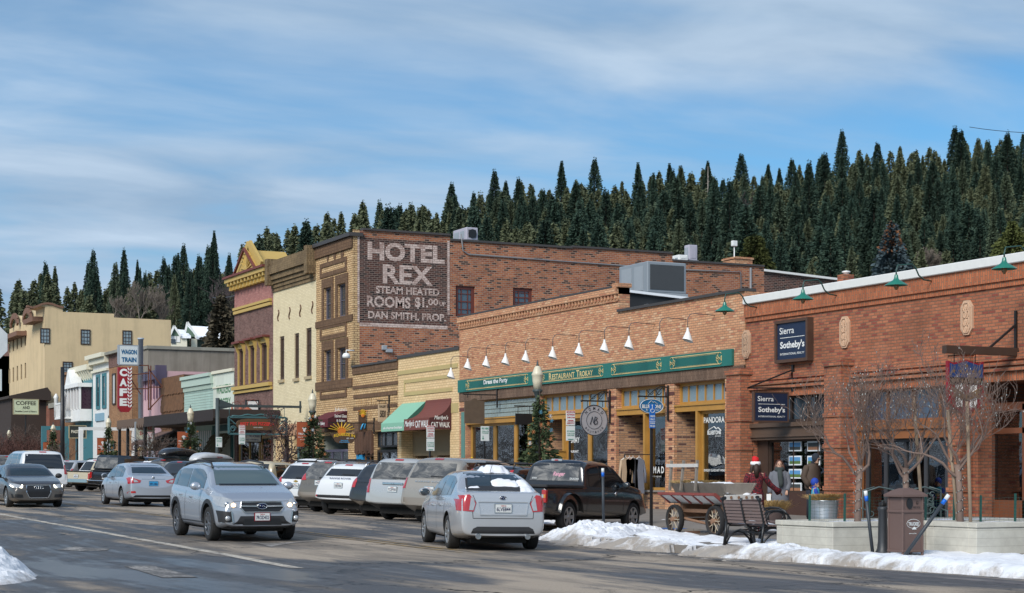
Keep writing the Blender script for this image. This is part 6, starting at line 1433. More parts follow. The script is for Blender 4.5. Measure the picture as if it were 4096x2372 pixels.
# ---------------------------------------------------------------- silver saloon further off, rear view
P_SIL3=paint('cool_silver_car_paint',(.46,.49,.54),.5,.10,.28)
sp=dict(hero=1,L=4.62,W=1.76,H=1.495,wb=2.70,fo=.90,gc=.20,r=.32,paint=P_SIL3,roofw=.70,kr=.13,kf=.24,rim=M_RIMS,
top=[(0,.62),(.015,.92),(.05,1.04),(.14,1.075),(.42,1.10),(.62,1.16),(1.10,1.39),(1.55,1.48),(2.1,1.50),(2.6,1.48),(3.05,1.34),(3.58,1.04),(3.85,.97),(4.3,.86),(4.5,.74),(4.62,.55)],
belt=[(0,.60),(.05,.97),(.7,.975),(1.4,.96),(2.5,.93),(3.4,.90),(3.9,.84),(4.4,.72),(4.62,.52)],
ws=(1.05,1.40,.63,.52),rw=(1.14,1.42,.60,.49),side=[(1.05,1.40),(1.44,2.16),(2.23,3.15)],doors=[(2.19,.95),(3.15,.9),(1.4,.93)],handles=(1.8,2.6),mir=3.05,rail=.10)
c=make_car('saloon_car','silver saloon car with blue licence plate and wide red lights driving away',sp);t=c['t'];place_axle(t,'rear',583,60.5,-26.2,2.70)
sedan_lights(c,[[(.42,.90),(.46,.82),(.70,.80),(.87,.77),(.87,.93),(.78,1.00)],[(.52,.85),(.66,.83),(.70,.93),(.60,.92)]])
c['plate'](-1,.80,'991-406',face=plain('blue_plate',(.03,.28,.55),.4,var=.3),sub=False)
c['dec']('rear_diffuser',[[(-.78,.27),(.78,.27),(.62,.40),(-.62,.40)]],'y',-1,M_PLAST,.012,.08);c['dec']('boot_crease',[[(-.40,.945),(.40,.945),(.40,.957),(-.40,.957)]],'y',-1,M_CHROME,.012,.1)
for s in (-1,1):P=[(s*.60,.47),(s*.84,.46),(s*.80,.53),(s*.62,.54)];c['dec']('reflector',[P if s>0 else P[::-1]],'y',-1,M_REDL,.010,.1)
mb=MB();h=c['hit']('y',-1,0,1.0);mb.lathe([(.04,0),(.045,-.01),(.03,-.01)],(0,h.y-.01,1.0),14,axis='y');mb.obj('badge_ring',M_CHROME,t,local=True)
# ---------------------------------------------------------------- grey brown saloon with lit lamps, front view
sp=dict(hero=1,L=4.70,W=1.83,H=1.43,wb=2.81,fo=.86,gc=.17,r=.325,paint=paint('brown_grey_car_paint',(.10,.088,.078),.6,.18,.3),roofw=.70,kf=.17,kr=.13,rim=M_RIMS,
top=[(0,.62),(.03,.95),(.12,1.02),(.55,1.06),(.8,1.10),(1.5,1.38),(2.0,1.43),(2.5,1.42),(2.95,1.30),(3.45,1.03),(3.8,.97),(4.35,.86),(4.6,.76),(4.70,.58)],
belt=[(0,.60),(.2,.95),(1.4,.95),(2.5,.92),(3.4,.90),(3.9,.84),(4.5,.73),(4.70,.55)],
ws=(1.045,1.36,.665,.55),rw=(1.08,1.34,.58,.47),side=[(1.25,2.2),(2.26,3.1)],doors=[(2.22,.9)],mir=3.08,wsglass=CG,mirror_mat=M_PLAST)
c=make_car('saloon_car','dark grey brown saloon with four-ring badge and lit headlamps facing the viewer',sp);t=c['t'];place_axle(t,'front',133,58.2,153.0,2.81)
for s in (-1,1):
 P=[(s*.50,.63),(s*.48,.72),(s*.84,.80),(s*.87,.72),(s*.80,.655)];hl=c['dec']('headlight',[P if s>0 else P[::-1]],'y',1,M_CLEAR,.010,.05)
 mb=MB();pts=[(.52,.74),(.55,.66),(.80,.685),(.84,.73)]
 for i in range(3):p,q=c['hit']('y',1,s*pts[i][0],pts[i][1]),c['hit']('y',1,s*pts[i+1][0],pts[i+1][1]);mb.bar(p+Vector((0,.02,0)),q+Vector((0,.02,0)),.035,.02)
 mb.obj('lamp',M_LAMPX,hl,local=True)
 Q=[(s*.50,.33),(s*.52,.43),(s*.84,.45),(s*.82,.33)];c['dec']('lower_intake',[Q if s>0 else Q[::-1]],'y',1,M_BLACK,.01,.1)
gr=c['dec']('grille',[[(-.30,.32),(.30,.32),(.39,.50),(.375,.735),(-.375,.735),(-.39,.50)]],'y',1,M_BLACK,.010,.06)
mb=MB();P=[(-.30,.32),(.30,.32),(.39,.50),(.375,.735),(-.375,.735),(-.39,.50),(-.30,.32)]
for i in range(6):p,q=c['hit']('y',1,*P[i]),c['hit']('y',1,*P[i+1]);mb.bar(p+Vector((0,.018,0)),q+Vector((0,.018,0)),.026,.02)
for k in range(4):h=c['hit']('y',1,(k-1.5)*.066,.655);oval(mb,((k-1.5)*.066,h.y+.035,.655),.046,.046,.008,n=16)
mb.obj('grille_chrome',M_CHROME,gr,local=True)
# ---------------------------------------------------------------- black pickup, rear right view
def pickup_top(L_,H,bed,cab,hood,tailz=.98):
# bed rail height tailz up to y=bed, then the cab, windshield and bonnet
 return [(0,.60),(.02,.93),(.06,tailz),(bed-.06,tailz+.01),(bed+.02,tailz+.10),(bed+.16,H-.12),(bed+.34,H-.01),(bed+1.0,H+.005),(cab-.35,H-.02),(cab,H-.11),(cab+.62,hood+.10),(cab+.85,hood+.05),(L_-.5,hood-.02),(L_-.12,hood-.08),(L_-.02,hood-.25),(L_,.60)]
P_BLK=paint('black_truck_paint',(.012,.012,.013),.0,.12,.22)
sp=dict(hero=1,L=5.80,W=1.98,H=1.86,wb=3.64,fo=.95,gc=.36,r=.385,paint=P_BLK,roofw=.78,kf=.10,kr=.04,spokes=6,tw=.09,rim=M_RIMS,
top=pickup_top(5.80,1.86,2.05,3.95,1.20,1.16),belt=[(0,.58),(.05,1.10),(2.0,1.13),(4.2,1.12),(4.7,1.08),(5.5,1.0),(5.80,.56)],
ws=(1.32,1.76,.74,.66),rw=(1.30,1.76,.73,.66),side=[(2.35,2.95),(3.02,4.30)],doors=[(2.98,1.1),(4.2,1.1),(2.12,1.12)],handles=(3.15,),mir=4.15,rail=.12,rglass=CGD,sglass=CGT,handle_mat=M_CHROME,glass=CGD)
c=make_car('pickup_truck','black pickup truck with stickers on its rear window nosed in by the disabled parking post',sp,cat='pickup truck');t=c['t'];place_axle(t,'rear',2143,45.0,30.6,3.64);t.location.z -= .02
yR=c['yR']
mb=MB();mb.box(-.78,.78,yR+.10,yR+1.98,1.02,1.178);mb.obj('cargo_bed',M_UNDER,t,local=True)
mb=MB()
for s in (-1,1):mb.bbox(s*.90-.07,s*.90+.07,yR+.03,yR+2.0,1.13,1.205,.02)
mb.bbox(-.97,.97,yR-.005,yR+.07,1.12,1.205,.02);mb.obj('bed_rail',M_PLAST,t,local=True)
for s in (-1,1):# flared step-side fender
 mb=MB();pr=[]
 for k in range(13):a=math.pi*k/12;pr.append((-1.82+.62*math.cos(a),.55+.50*math.sin(a)))
 vs=[];
 for y_,z_ in pr:vs += [(s*.90,y_,z_+.02),(s*1.06,y_*.97-.055,z_-.06)]
 mb.add(vs,[(2*i,2*i+1,2*i+3,2*i+2) for i in range(12)],0,True);mb.obj('rear_fender',P_BLK,t,local=True)
 mb=MB();x0=s*.84;mb.bbox(min(x0,x0+s*.13),max(x0,x0+s*.13),yR-.035,yR+.06,.74,1.06,.012);tl=mb.obj('tail_light',M_REDL,t,local=True)
 mb=MB();x1=s*.905;mb.box(x1-.055,x1-.002,yR-.045,yR-.03,.86,.95,0);mb.box(x1+.0,x1+.055,yR-.045,yR-.03,.86,.95,1);mb.obj('lens',[M_CLEAR,M_AMBL],tl,local=True)
mb=MB();mb.bbox(-.97,.97,yR-.18,yR-.02,.46,.68,.03);mb.obj('bumper',M_CHROME,t,local=True)
tx=MB();text(tx,'CHEVROLET',(.15,yR-.018,.80),(1,0,0),(0,0,1),.50,.06,bold=.02);tx.obj('tailgate_lettering',M_CHROME,t,local=True)
mb=MB();mb.bbox(-.16,.16,yR+2.19,yR+2.27,1.815,1.875,.01);br_=mb.obj('brake_light',M_CLEAR,t,local=True);mb=MB();mb.box(-.05,.05,yR+2.175,yR+2.19,1.83,1.86);mb.obj('lens',M_REDL,br_,local=True)
stk=plain('pink_sticker',(.60,.30,.38),.6);tx=MB();yy=yR+2.07
def stick(s_,x,z,w_,h_,mi,sh=0):
 h=c['hit']('y',-1,x+w_/2,z+h_/2)
 if h:text(tx,s_,(x,h.y-.03,z),(1,0,0),(0,.22,1),w_,h_,bold=.03,mi=mi,shear=sh)
stick('Ranger',-.05,1.40,.36,.14,0,.3);stick('DUCKS',.48,1.34,.26,.05,1);stick('VETERAN',-.66,1.34,.15,.04,1);tx.obj('window_sticker',[stk,M_PLATE],t,local=True)
mb=MB();conform(c['bvh'],[[(-.15,.80),(1.5,.80),(1.5,.825),(-.15,.825)]],'x',1,.008,.3,0,mb);mb.obj('side_trim_strip',M_CHROME,t,local=True)
mb=MB();h=c['hit']('x',1,.72,1.0);mb.lathe([(.055,0),(.05,.02),(.001,.03)],(h.x,.72,1.0),14,axis='x');mb.obj('emblem',M_CHROME,t,local=True)
# ---------------------------------------------------------------- parked SUVs seen from behind
def suv_spec(L_=4.7,W=1.9,H=1.75,wb=2.75,r=.36,gc=.24,pnt=None,upright=.5,hood=1.10,**k):
 u_=1-upright
 top=[(0,.62),(.02,.98),(.05+.06*u_,1.10),(.10+.28*u_,H-.42),(.20+.45*u_,H-.13),(.34+.5*u_,H-.02),(1.3,H),(L_*.55,H),(L_-1.75,H-.09),(L_-1.15,hood+.06),(L_-.95,hood),(L_-.3,hood-.10),(L_-.06,hood-.2),(L_,.60)]
 bl=H*.60;belt=[(0,.60),(.10,bl-.02),(L_*.5,bl-.04),(L_-1.3,bl-.06),(L_-.3,hood-.18),(L_,.56)]
 d=dict(L=L_,W=W,H=H,wb=wb,fo=.92,gc=gc,r=r,paint=pnt,rb=.24,roofw=.76,kf=.16,kr=.07,top=top,belt=belt,ws=(hood+.10,H-.12,W*.37,W*.315),rw=(bl+.06,H-.14,W*.375,W*.33),
 side=[(.62,1.25),(1.33,L_*.47),(L_*.485,L_-1.45)],doors=[(L_*.478,bl),(1.3,bl)],handles=(1.55,L_*.5+.1),mir=L_-1.5,rail=.12,glass=CGT,spokes=7,clad=0)
 d.update(k);return d
def suv(label,spec,tail,plate='7PJX093',plate_z=.86,bump=None,name='parked_car',group='cars parked nose-in along the shops',wiper=True,cat='car',extra=None):
 c=make_car(name,label,spec,group,cat);H,W=spec['H'],spec['W']
 for s in (-1,1):
  for p,m_ in tail:c['dec']('tail_light',[[(s*x,z) for x,z in p][::(1 if s>0 else -1)]],'y',-1,m_,.012,.06)
 if bump:c['dec']('bumper',[[(-W*.47,bump[0]),(W*.47,bump[0]),(W*.47,bump[1]),(-W*.47,bump[1])]],'y',-1,bump[2],.012,.10)
 c['plate'](-1,plate_z,plate)
 if wiper and spec.get('rw'):zz_=spec['rw'][0]+.03;mb=MB();conform(c['bvh'],[[(-.05,zz_),(.42,zz_),(.42,zz_+.025),(-.05,zz_+.04)]],'y',-1,.02,.1,0,mb);mb.obj('wiper',M_BLACK,c['t'],local=True)
 mb=MB();zb_=H-.085;conform(c['bvh'],[[(-.14,zb_),(.14,zb_),(.14,zb_+.04),(-.14,zb_+.04)]],'y',-1,.012,.1,0,mb);mb.obj('brake_light',M_REDL,c['t'],local=True)
 if extra:extra(c)
 return c
TH=30
V_TALL=lambda W,z0,z1:[([(W*.40,z0),(W*.49,z0),(W*.49,z1),(W*.40,z1)],M_REDL)]
# dark SUV with red pillars, roof rails and black cross bars, behind the nearest silver saloon
s1=suv_spec(4.55,1.83,1.66,2.62,pnt=paint('dark_grey_car_paint',(.045,.05,.055),.5,.25),upright=.55,rails=(.5,3.1),bars=(1.2,2.5),rglass=CGD)
c=suv('dark grey wagon with red pillar lights and black roof bars behind the near silver saloon',s1,[([(.60,1.00),(.72,1.0),(.66,1.52),(.58,1.52)],M_REDL)],'5YTD207');place_corner(c['t'],1812,46.9,TH,s1)
mb=MB()
for s in (1,):
 P=[(c['yR']+.75,1.07),(c['yR']+3.2,1.05)];mb=MB();conform(c['bvh'],[[(P[0][0],1.055),(P[1][0],1.04),(P[1][0],1.06),(P[0][0],1.075)]],'x',1,.012,.2,0,mb);mb.obj('window_chrome',M_CHROME,c['t'],local=True)
def letters(s_,z,w_,h_,mat,x=None):
 def f(c):
  h=c['hit']('y',-1,0,z)
  if h:tx=MB();text(tx,s_,(-w_/2 if x is None else x,h.y-.02,z),(1,0,0),(0,.12,1),w_,h_,bold=.02);tx.obj('tailgate_lettering',mat,c['t'],local=True)
 return f
 # dusty champagne luxury SUV
s1=suv_spec(4.98,1.98,1.835,2.92,r=.39,pnt=paint('dusty_champagne_paint',(.33,.30,.26),.3,.6),upright=.55,rw=(1.24,1.66,.73,.64),rglass=CGD)
c=suv('dusty champagne coloured luxury SUV parked left of the dark grey wagon',s1,V_TALL(1.98,.95,1.25),'6GUV318',.93,(.50,.70,paint('dusty_bumper',(.24,.21,.18),.1,.7)),extra=letters('RANGE ROVER',1.13,1.0,.045,M_RIMS));place_corner(c['t'],1590,48.2,TH,s1)
# silver boxy SUV
s1=suv_spec(4.86,1.98,1.80,2.77,r=.37,pnt=paint('light_silver_suv_paint',(.50,.50,.49),.4,.35),upright=.85,rw=(1.17,1.66,.76,.68),rglass=CGD)
def pil(c):
 h=c['hit']('y',-1,0,1.02);mb=MB();mb.bbox(-.36,.36,h.y-.03,h.y+.01,1.02,1.09,.015);mb.bar((-.04,h.y-.035,1.03),(-.04,h.y-.035,1.09),.012);mb.bar((.04,h.y-.035,1.03),(.04,h.y-.035,1.09),.012);mb.bar((-.04,h.y-.035,1.06),(.04,h.y-.035,1.06),.012);mb.obj('chrome_bar',M_CHROME,c['t'],local=True)
c=suv('boxy light silver SUV with cloudy rear window and chrome plate bar',s1,V_TALL(1.98,.78,1.20),'7CSF938',.90,(.30,.50,M_PLAST),extra=pil);place_corner(c['t'],1450,50.4,TH,s1)
# dark crossover with round red lights
s1=suv_spec(4.60,1.80,1.66,2.69,pnt=paint('charcoal_car_paint',(.03,.032,.036),.5,.25),upright=.35,rails=(.7,3.0))
c=suv('charcoal crossover with red lamps squeezed between the silver and white SUVs',s1,[([(.62,.90),(.85,.88),(.86,1.14),(.70,1.20),(.60,1.08)],M_REDL)],'7KRW562',.86);place_corner(c['t'],1385,53.8,TH,s1)
# white compact luxury SUV
s1=suv_spec(4.36,1.90,1.64,2.66,r=.37,pnt=paint('white_car_paint',(.66,.67,.68),.0,.12),upright=.35,rw=(1.22,1.45,.70,.60),rails=(.6,2.9),bars=(1.3,2.4),rail_mat=M_CHROME,roofw=.74)
c=suv('white low-roofed SUV with black lower bumper and narrow rear window',s1,[([(.76,.97),(.92,.96),(.92,1.12),(.78,1.13)],M_REDL),([(.80,.56),(.90,.56),(.90,.62),(.80,.62)],M_REDL)],'7URH456',.93,(.30,.62,M_PLAST),extra=letters('RANGE ROVER',1.125,.82,.05,M_INK));place_corner(c['t'],1250,55.4,TH,s1)
# brown dusty SUV
s1=suv_spec(4.62,1.84,1.72,2.66,pnt=paint('dusty_brown_paint',(.13,.115,.095),.2,.75),upright=.45,rails=(.6,3.0),bars=(1.2,2.5),rglass=CGD)
c=suv('dusty brown SUV with high red corner lamps left of the white low-roofed one',s1,[([(.55,1.06),(.86,1.04),(.88,1.20),(.70,1.28)],M_REDL)],'7PJU096',.98,(.32,.66,paint('dusty_bumper',(.24,.21,.18),.1,.7)));place_corner(c['t'],1180,58.4,TH,s1)
s1=suv_spec(4.75,1.84,1.68,2.86,pnt=MATS['white_car_paint'],upright=.4,rails=(.7,3.1))
def bow(c):
 h=c['hit']('y',-1,0,1.0);mb=MB();mb.prism([(-.09,.985),(-.035,.985),(-.035,.965),(.035,.965),(.035,.985),(.09,.985),(.075,1.02),(.03,1.02),(.03,1.04),(-.03,1.04),(-.03,1.02),(-.075,1.02)],'y',h.y-.03,h.y-.01);mb.obj('badge',plain('gold_badge',(.55,.35,.08),.3,metal=.6),c['t'],local=True)
c=suv('white SUV with gold badge half hidden behind the silver blue crossover',s1,[([(.60,.96),(.88,.94),(.88,1.12),(.68,1.14)],M_REDL)],'Y84 2TA',.84,extra=bow);place_corner(c['t'],1092,60.8,TH,s1)
def truck(label,u,D,pnt,camper=False,th=TH,hgt=1.85,glass=CGT,tail=1.05,plate='8A41706'):
 sp=dict(L=5.6,W=1.95,H=hgt,wb=3.4,fo=.95,gc=.34,r=.38,paint=pnt,roofw=.78,kf=.10,kr=.04,top=pickup_top(5.6,hgt,1.95,3.85,1.15,tail+.02),belt=[(0,.58),(.05,tail-.02),(2.0,tail+.02),(4.2,tail+.03),(5.4,.95),(5.6,.56)],ws=(1.28,hgt-.1,.72,.64),rw=None if camper else (tail+.2,hgt-.12,.70,.62),side=[(2.3,2.95),(3.02,4.15)],mir=4.0,rail=.13,glass=glass,spokes=6,tw=.08,doors=[(2.98,1.0)])
 c=make_car('pickup_truck',label,sp,'cars parked nose-in along the shops','pickup truck');t=c['t'];yR=c['yR']
 mb=MB()
 for s in (-1,1):mb.bbox(s*.88-.07,s*.88+.07,yR+.02,yR+1.9,tail,tail+.05,.02)
 mb.bbox(-.95,.95,yR-.01,yR+.06,tail,tail+.05,.02);mb.obj('bed_rail',M_PLAST,t,local=True)
 for s in (-1,1):mb=MB();mb.bbox(s*.90-.055,s*.90+.055,yR-.03,yR+.05,tail-.36,tail-.06,.012);mb.obj('tail_light',M_REDL,t,local=True)
 mb=MB();mb.bbox(-.95,.95,yR-.18,yR-.02,.44,.64,.03);mb.obj('bumper',M_CHROME,t,local=True);c['plate'](-1,.56 if False else .78,plate)
 if camper:
  mb=MB();bm=bmesh.new();bmesh.ops.create_cube(bm,size=1)
  for v in bm.verts:v.co=Vector((.90*(1 if v.co.x>0 else -1)*(.86 if v.co.z>0 else 1),yR+.05+(.22 if v.co.z>0 and v.co.y<0 else 0)+(2.0 if v.co.y>0 else 0),tail+.04 if v.co.z<0 else hgt+.02))
  bmesh.ops.bevel(bm,geom=bm.edges[:],offset=.07,segments=2,affect='EDGES');mb.bm(bm,0,True);cs=mb.obj('camper_shell',pnt,t,local=True)
  mb=MB();mb.add([(-.74,yR+.07,tail+.14),(.74,yR+.07,tail+.14),(.64,yR+.215,hgt-.10),(-.64,yR+.215,hgt-.10)],[(0,1,2,3)]);mb.obj('rear_window',CGD,cs,local=True)
  for s in (-1,1):mb=MB();mb.add([(s*.895,yR+.4,tail+.16),(s*.895,yR+1.85,tail+.16),(s*.81,yR+1.85,hgt-.14),(s*.81,yR+.5,hgt-.14)],[(0,1,2,3)]);mb.obj('side_window',CGT,cs,local=True)
 place_corner(t,u,D,th,sp);return c
P_WHT=MATS['white_car_paint'];P_TAN=paint('sand_truck_paint',(.52,.44,.30),.2,.35);P_NAVY=paint('navy_black_paint',(.015,.02,.028),.3,.3)
truck('white pickup truck with black rear window behind the white SUV',1010,64.5,P_WHT)
s1=suv_spec(4.5,1.8,1.62,2.62,pnt=P_SIL3,upright=.3);c=suv('low silver car parked beside the white pickup, only its roof showing',s1,V_TALL(1.8,.9,1.1),'4TRK882');place_corner(c['t'],925,68.5,TH,s1)
def roofbox(c,label,mat,H,txt=None):
 yR=c['yR'];mb=MB();n=14;vs=[];L0,L1=.35,2.75;ring=12
 for i in range(n+1):
  k=i/n;y=yR+L0+(L1-L0)*k;e=(1-abs(2*k-1)**3.2)**.5 if 0<k<1 else .25;hh=.40*max(.30,e)*(1-.35*max(0,k-.35));w=.44*max(.45,e)
  for j in range(ring):a=2*math.pi*j/ring;ca,sa=math.cos(a),math.sin(a);vs.append((math.copysign(abs(ca)**.6,ca)*w,y,H+.13+hh/2+math.copysign(abs(sa)**.6,sa)*hh/2))
 mb.add(vs,[(i*ring+j,i*ring+(j+1) % ring,(i+1)*ring+(j+1) % ring,(i+1)*ring+j) for i in range(n) for j in range(ring)]+[tuple(reversed(range(ring))),tuple(n*ring+j for j in range(ring))],0,True)
 rx=thing('roof_box',label,'roof box');b=mb.obj('shell',mat,rx,local=True);mb=MB();mb.bbox(-.45,.45,yR+L0+.2,yR+L1-.25,H+.265,H+.285,.005);mb.obj('seam',M_BLACK,rx,local=True)
 mb=MB();
 for y in (.9,2.1):mb.bar((-.6,yR+y,H+.08),(.6,yR+y,H+.08),.07,.08)
 mb.obj('crossbar',M_BLACK,rx,local=True)
 if txt:tx=MB();text(tx,txt,(.46,yR+1.3,H+.30),(0,1,0),(0,0,1),.4,.07,bold=.02);tx.obj('lettering',M_REDL,rx,local=True)
 rx.location=c['t'].location;rx.rotation_euler=c['t'].rotation_euler
s1=suv_spec(4.7,1.85,1.50,2.75,pnt=P_NAVY,upright=.45,rails=(.6,3.0));c=suv('dark SUV under a silver roof box behind the silver blue crossover',s1,V_TALL(1.85,.85,1.15),'7TGH120');place_corner(c['t'],672,71.0,TH,s1);roofbox(c,'silver roof box with black seam on a dark SUV',plain('silver_box_shell',(.48,.49,.50),.3,coat=.6),1.50,'YAKIMA')
truck('sand coloured pickup truck with red lamp behind the silver blue crossover',800,67.0,P_TAN,plate='5H20914',tail=1.02,hgt=1.72)
s1=suv_spec(4.8,1.9,1.74,2.8,pnt=MATS['dark_grey_car_paint'],upright=.6,rglass=CGD);c=suv('dark grey SUV under a black roof box right of the driving silver saloon',s1,V_TALL(1.9,.95,1.2),'6MNB455');place_corner(c['t'],553,77.5,TH,s1);roofbox(c,'black roof box on a dark grey SUV',plain('black_box_shell',(.02,.02,.022),.3,coat=.6),1.74)
s1=suv_spec(4.5,1.8,1.60,2.62,pnt=paint('dark_blue_car_paint',(.02,.03,.06),.4,.2),upright=.3);c=suv('dark blue car behind the driving silver saloon with snow on its roof',s1,V_TALL(1.8,.9,1.1),'5DFE771');place_corner(c['t'],480,83.0,TH,s1)
yR=c['yR'];snow_on(c,[(-.6,.6,yR+1.0,yR+2.6,.07)],'snow_lump','thin snow on the roof of the dark blue parked car')
truck('navy black pickup truck with a canopy shell over its bed',357,86.5,P_NAVY,True,hgt=1.88,tail=1.10)
s1=suv_spec(4.7,1.86,1.72,2.7,pnt=P_WHT,upright=.5,rails=(.6,3));c=suv('white SUV just behind the sand coloured far pickup',s1,V_TALL(1.86,1.0,1.3),'7AAD310');place_corner(c['t'],300,95.5,TH,s1)
truck('sand coloured pickup truck with chrome bumper parked beyond the navy one',247,92.0,P_TAN,plate='7M63051',tail=1.02,hgt=1.76)
# large white SUV driving away, behind the four-ring saloon
s1=suv_spec(5.3,2.02,1.93,3.05,r=.39,pnt=P_WHT,upright=.75,rw=(1.20,1.78,.80,.70),rglass=CGT,gc=.3);c=suv('large white SUV with black rear glass driving away behind the grey brown saloon',s1,V_TALL(2.02,.98,1.35),'6RTW884',name='large_suv',group=None);place_axle(c['t'],'rear',150,72.0,-26.2,3.05)
s1=suv_spec(4.7,1.85,1.75,2.7,pnt=MATS['dusty_brown_paint'],upright=.6,rglass=CGD);c=suv('dusty brown SUV waiting at the far left behind the grey brown saloon',s1,V_TALL(1.85,.85,1.2),'5KLM212',name='brown_suv',group=None);place_axle(c['t'],'rear',22,84.0,-26.2,2.7)
s1=suv_spec(4.6,1.85,1.66,2.7,pnt=P_SIL,upright=.4);
for k,(u,D,lab,pn) in enumerate(((190,101,'silver car farthest but one in the parked row',P_SIL),(145,107,'dark blue car farthest in the parked row',MATS['dark_blue_car_paint']),(612,74.3,'black SUV between the two roof boxes',P_NAVY),(425,86.5,'charcoal car partly hidden by the driving silver saloon',MATS['charcoal_car_paint']))):
 s2=dict(s1);s2['paint']=pn;c=suv(lab,s2,V_TALL(1.85,.9,1.15),('3ABX19%d' % k));place_corner(c['t'],u,D,TH,s2)
 # ================================================================ street furniture and signs
M_POST=plain('dark_green_grey_iron',(.045,.06,.062),.5,var=.15);M_IRON=plain('black_wrought_iron',(.015,.014,.014),.5);M_GLOBE=plain('frosted_cream_globe',(.62,.56,.42),.35,var=.08)
M_ORN=plain('orange_banner_cloth',(.36,.085,.03),.8,var=.08);M_GALV=plain('galvanised_steel',(.42,.46,.50),.35,metal=.6);M_HVAC=plain('grey_unit_panel',(.24,.27,.30),.5,var=.06);M_MESH=plain('dark_coil_mesh',(.055,.06,.065),.7,var=.2)
def lamp_post(u,x,tree,label,banner=None,hz=0):
 y=sy(u,x);z=top_z(x,y);t=thing('street_lamp',label,'street lamp',(x,y,z),0,'globe street lamps along the sidewalk');h=4.9-z
 mb=MB();mb.lathe([(.17,0),(.17,.25),(.12,.32),(.11,.8),(.075,.95),(.055,2),(.05,h-1.25),(.07,h-1.2),(.06,h-1.1),(.12,h-.92),(.16,h-.88),(.16,h-.82)],(0,0,0),14);mb.obj('pole',M_POST,t,local=True)
 mb=MB();mb.lathe([(.12,h-.82),(.16,h-.55),(.175,h-.38),(.195,h-.35),(.16,h-.28),(.10,h-.12),(.06,h-.07)],(0,0,0),16);mb.obj('globe',M_GLOBE,t,local=True)
 mb=MB();mb.lathe([(.06,h-.07),(.03,h-.02),(.035,h+.02),(.001,h+.13)],(0,0,0),8);mb.obj('finial',M_POST,t,local=True)
 if banner:
  q=thing('street_banner',banner,'banner',(x,y,z),0,'orange town banners on the lamp posts');mb=MB();w_,b0,b1=.62,h-2.35,h-1.3
  mb.box(-w_-.08,-.08,-.006,.006,b0,b1);bn=mb.obj('cloth',M_ORN,q,local=True);mb=MB();mb.tube([(-w_-.1,0,b1),(0,0,b1)],.012,5);mb.tube([(-w_-.1,0,b0),(0,0,b0)],.012,5);mb.obj('rod',M_IRON,q,local=True)
  tx=MB();texty(tx,'TRUCKEE',-w_-.03,-.010,b0+.50,.52,.09,bold=.02);texty(tx,'Base Camp',-w_-.03,-.010,b0+.38,.33,.05);texty(tx,'for a Big Life',-w_+.06,-.010,b0+.28,.38,.05);tx.prism([(-.46,b0+.80),(-.40,b0+.84),(-.34,b0+.84),(-.28,b0+.80),(-.28,b0+.76),(-.46,b0+.76)],'y',-.012,-.008);tx.prism([(-.43,b0+.75),(-.31,b0+.75),(-.33,b0+.66),(-.37,b0+.62),(-.41,b0+.66)],'y',-.012,-.008);tx.obj('lettering',M_WHITE,q,local=True)
 if tree:
  q=thing('christmas_tree',tree,'christmas tree',(x-.05,y-.25,z+1.25),0,'small cut trees tied to the lamp posts');V=conifer_arrays(int(u),2.7,.68,1900,1,.02,(.07,.16))
  o=bpy.data.objects.new('crown',quad_mesh('crown',V,leaf_mat('christmas_tree_needles',(.02,.035,.018),(.075,.095,.045)) if 'christmas_tree_needles' not in bpy.data.materials else bpy.data.materials['christmas_tree_needles']));COL.objects.link(o);o.parent=q
  mb=MB();mb.tube([(0,0,0),(0,0,2.7)],[.05,.01],6);mb.obj('trunk',M_BARK,q,local=True)
  rr=random.Random(int(u));mb=MB();ms=[plain('ornament_white',(.7,.72,.75),.4),plain('ornament_orange',(.6,.22,.08),.4),plain('ornament_blue',(.12,.35,.5),.4)]
  for k in range(9):
   zz_=rr.uniform(.4,2.4);rr_=.85*(1-zz_/2.95)*.95+.05;a=rr.uniform(3.4,6.2);c=(rr_*math.cos(a),rr_*math.sin(a),zz_);mi=rr.randrange(3)
   for j in range(3):b_=j*1.05;mb.bar((c[0]-.07*math.cos(b_),c[1],c[2]-.07*math.sin(b_)),(c[0]+.07*math.cos(b_),c[1],c[2]+.07*math.sin(b_)),.012,.012,mi)
  tag(mb.obj('star_ornaments',ms,q,local=True),None,kind='stuff')
for a in ((2150,25.2,'cut conifer with star ornaments tied to the nearest globe lamp','nearest globe street lamp, in front of the restaurant fascia',None),(1250,25.2,'cut conifer tied to the lamp with the plain orange banner','globe street lamp holding the plain orange banner','orange town banner on the lamp before the cream building'),(762,25.2,'cut conifer tied to the lamp beside the mint green shop','globe street lamp in front of the mint green shop','orange town banner beside the mint green shop'),
(434,25.2,'cut conifer tied to the lamp left of the hanging cafe sign','globe street lamp left of the hanging cafe sign','orange town banner left of the hanging cafe sign'),(213,25.2,'cut conifer tied to the lamp inside the teal frame','globe street lamp beside the teal frame','orange town banner inside the teal frame'),(37,25.2,None,'globe street lamp farthest left above the brown bushes',None)):lamp_post(a[0],a[1],a[2],a[3],a[4])
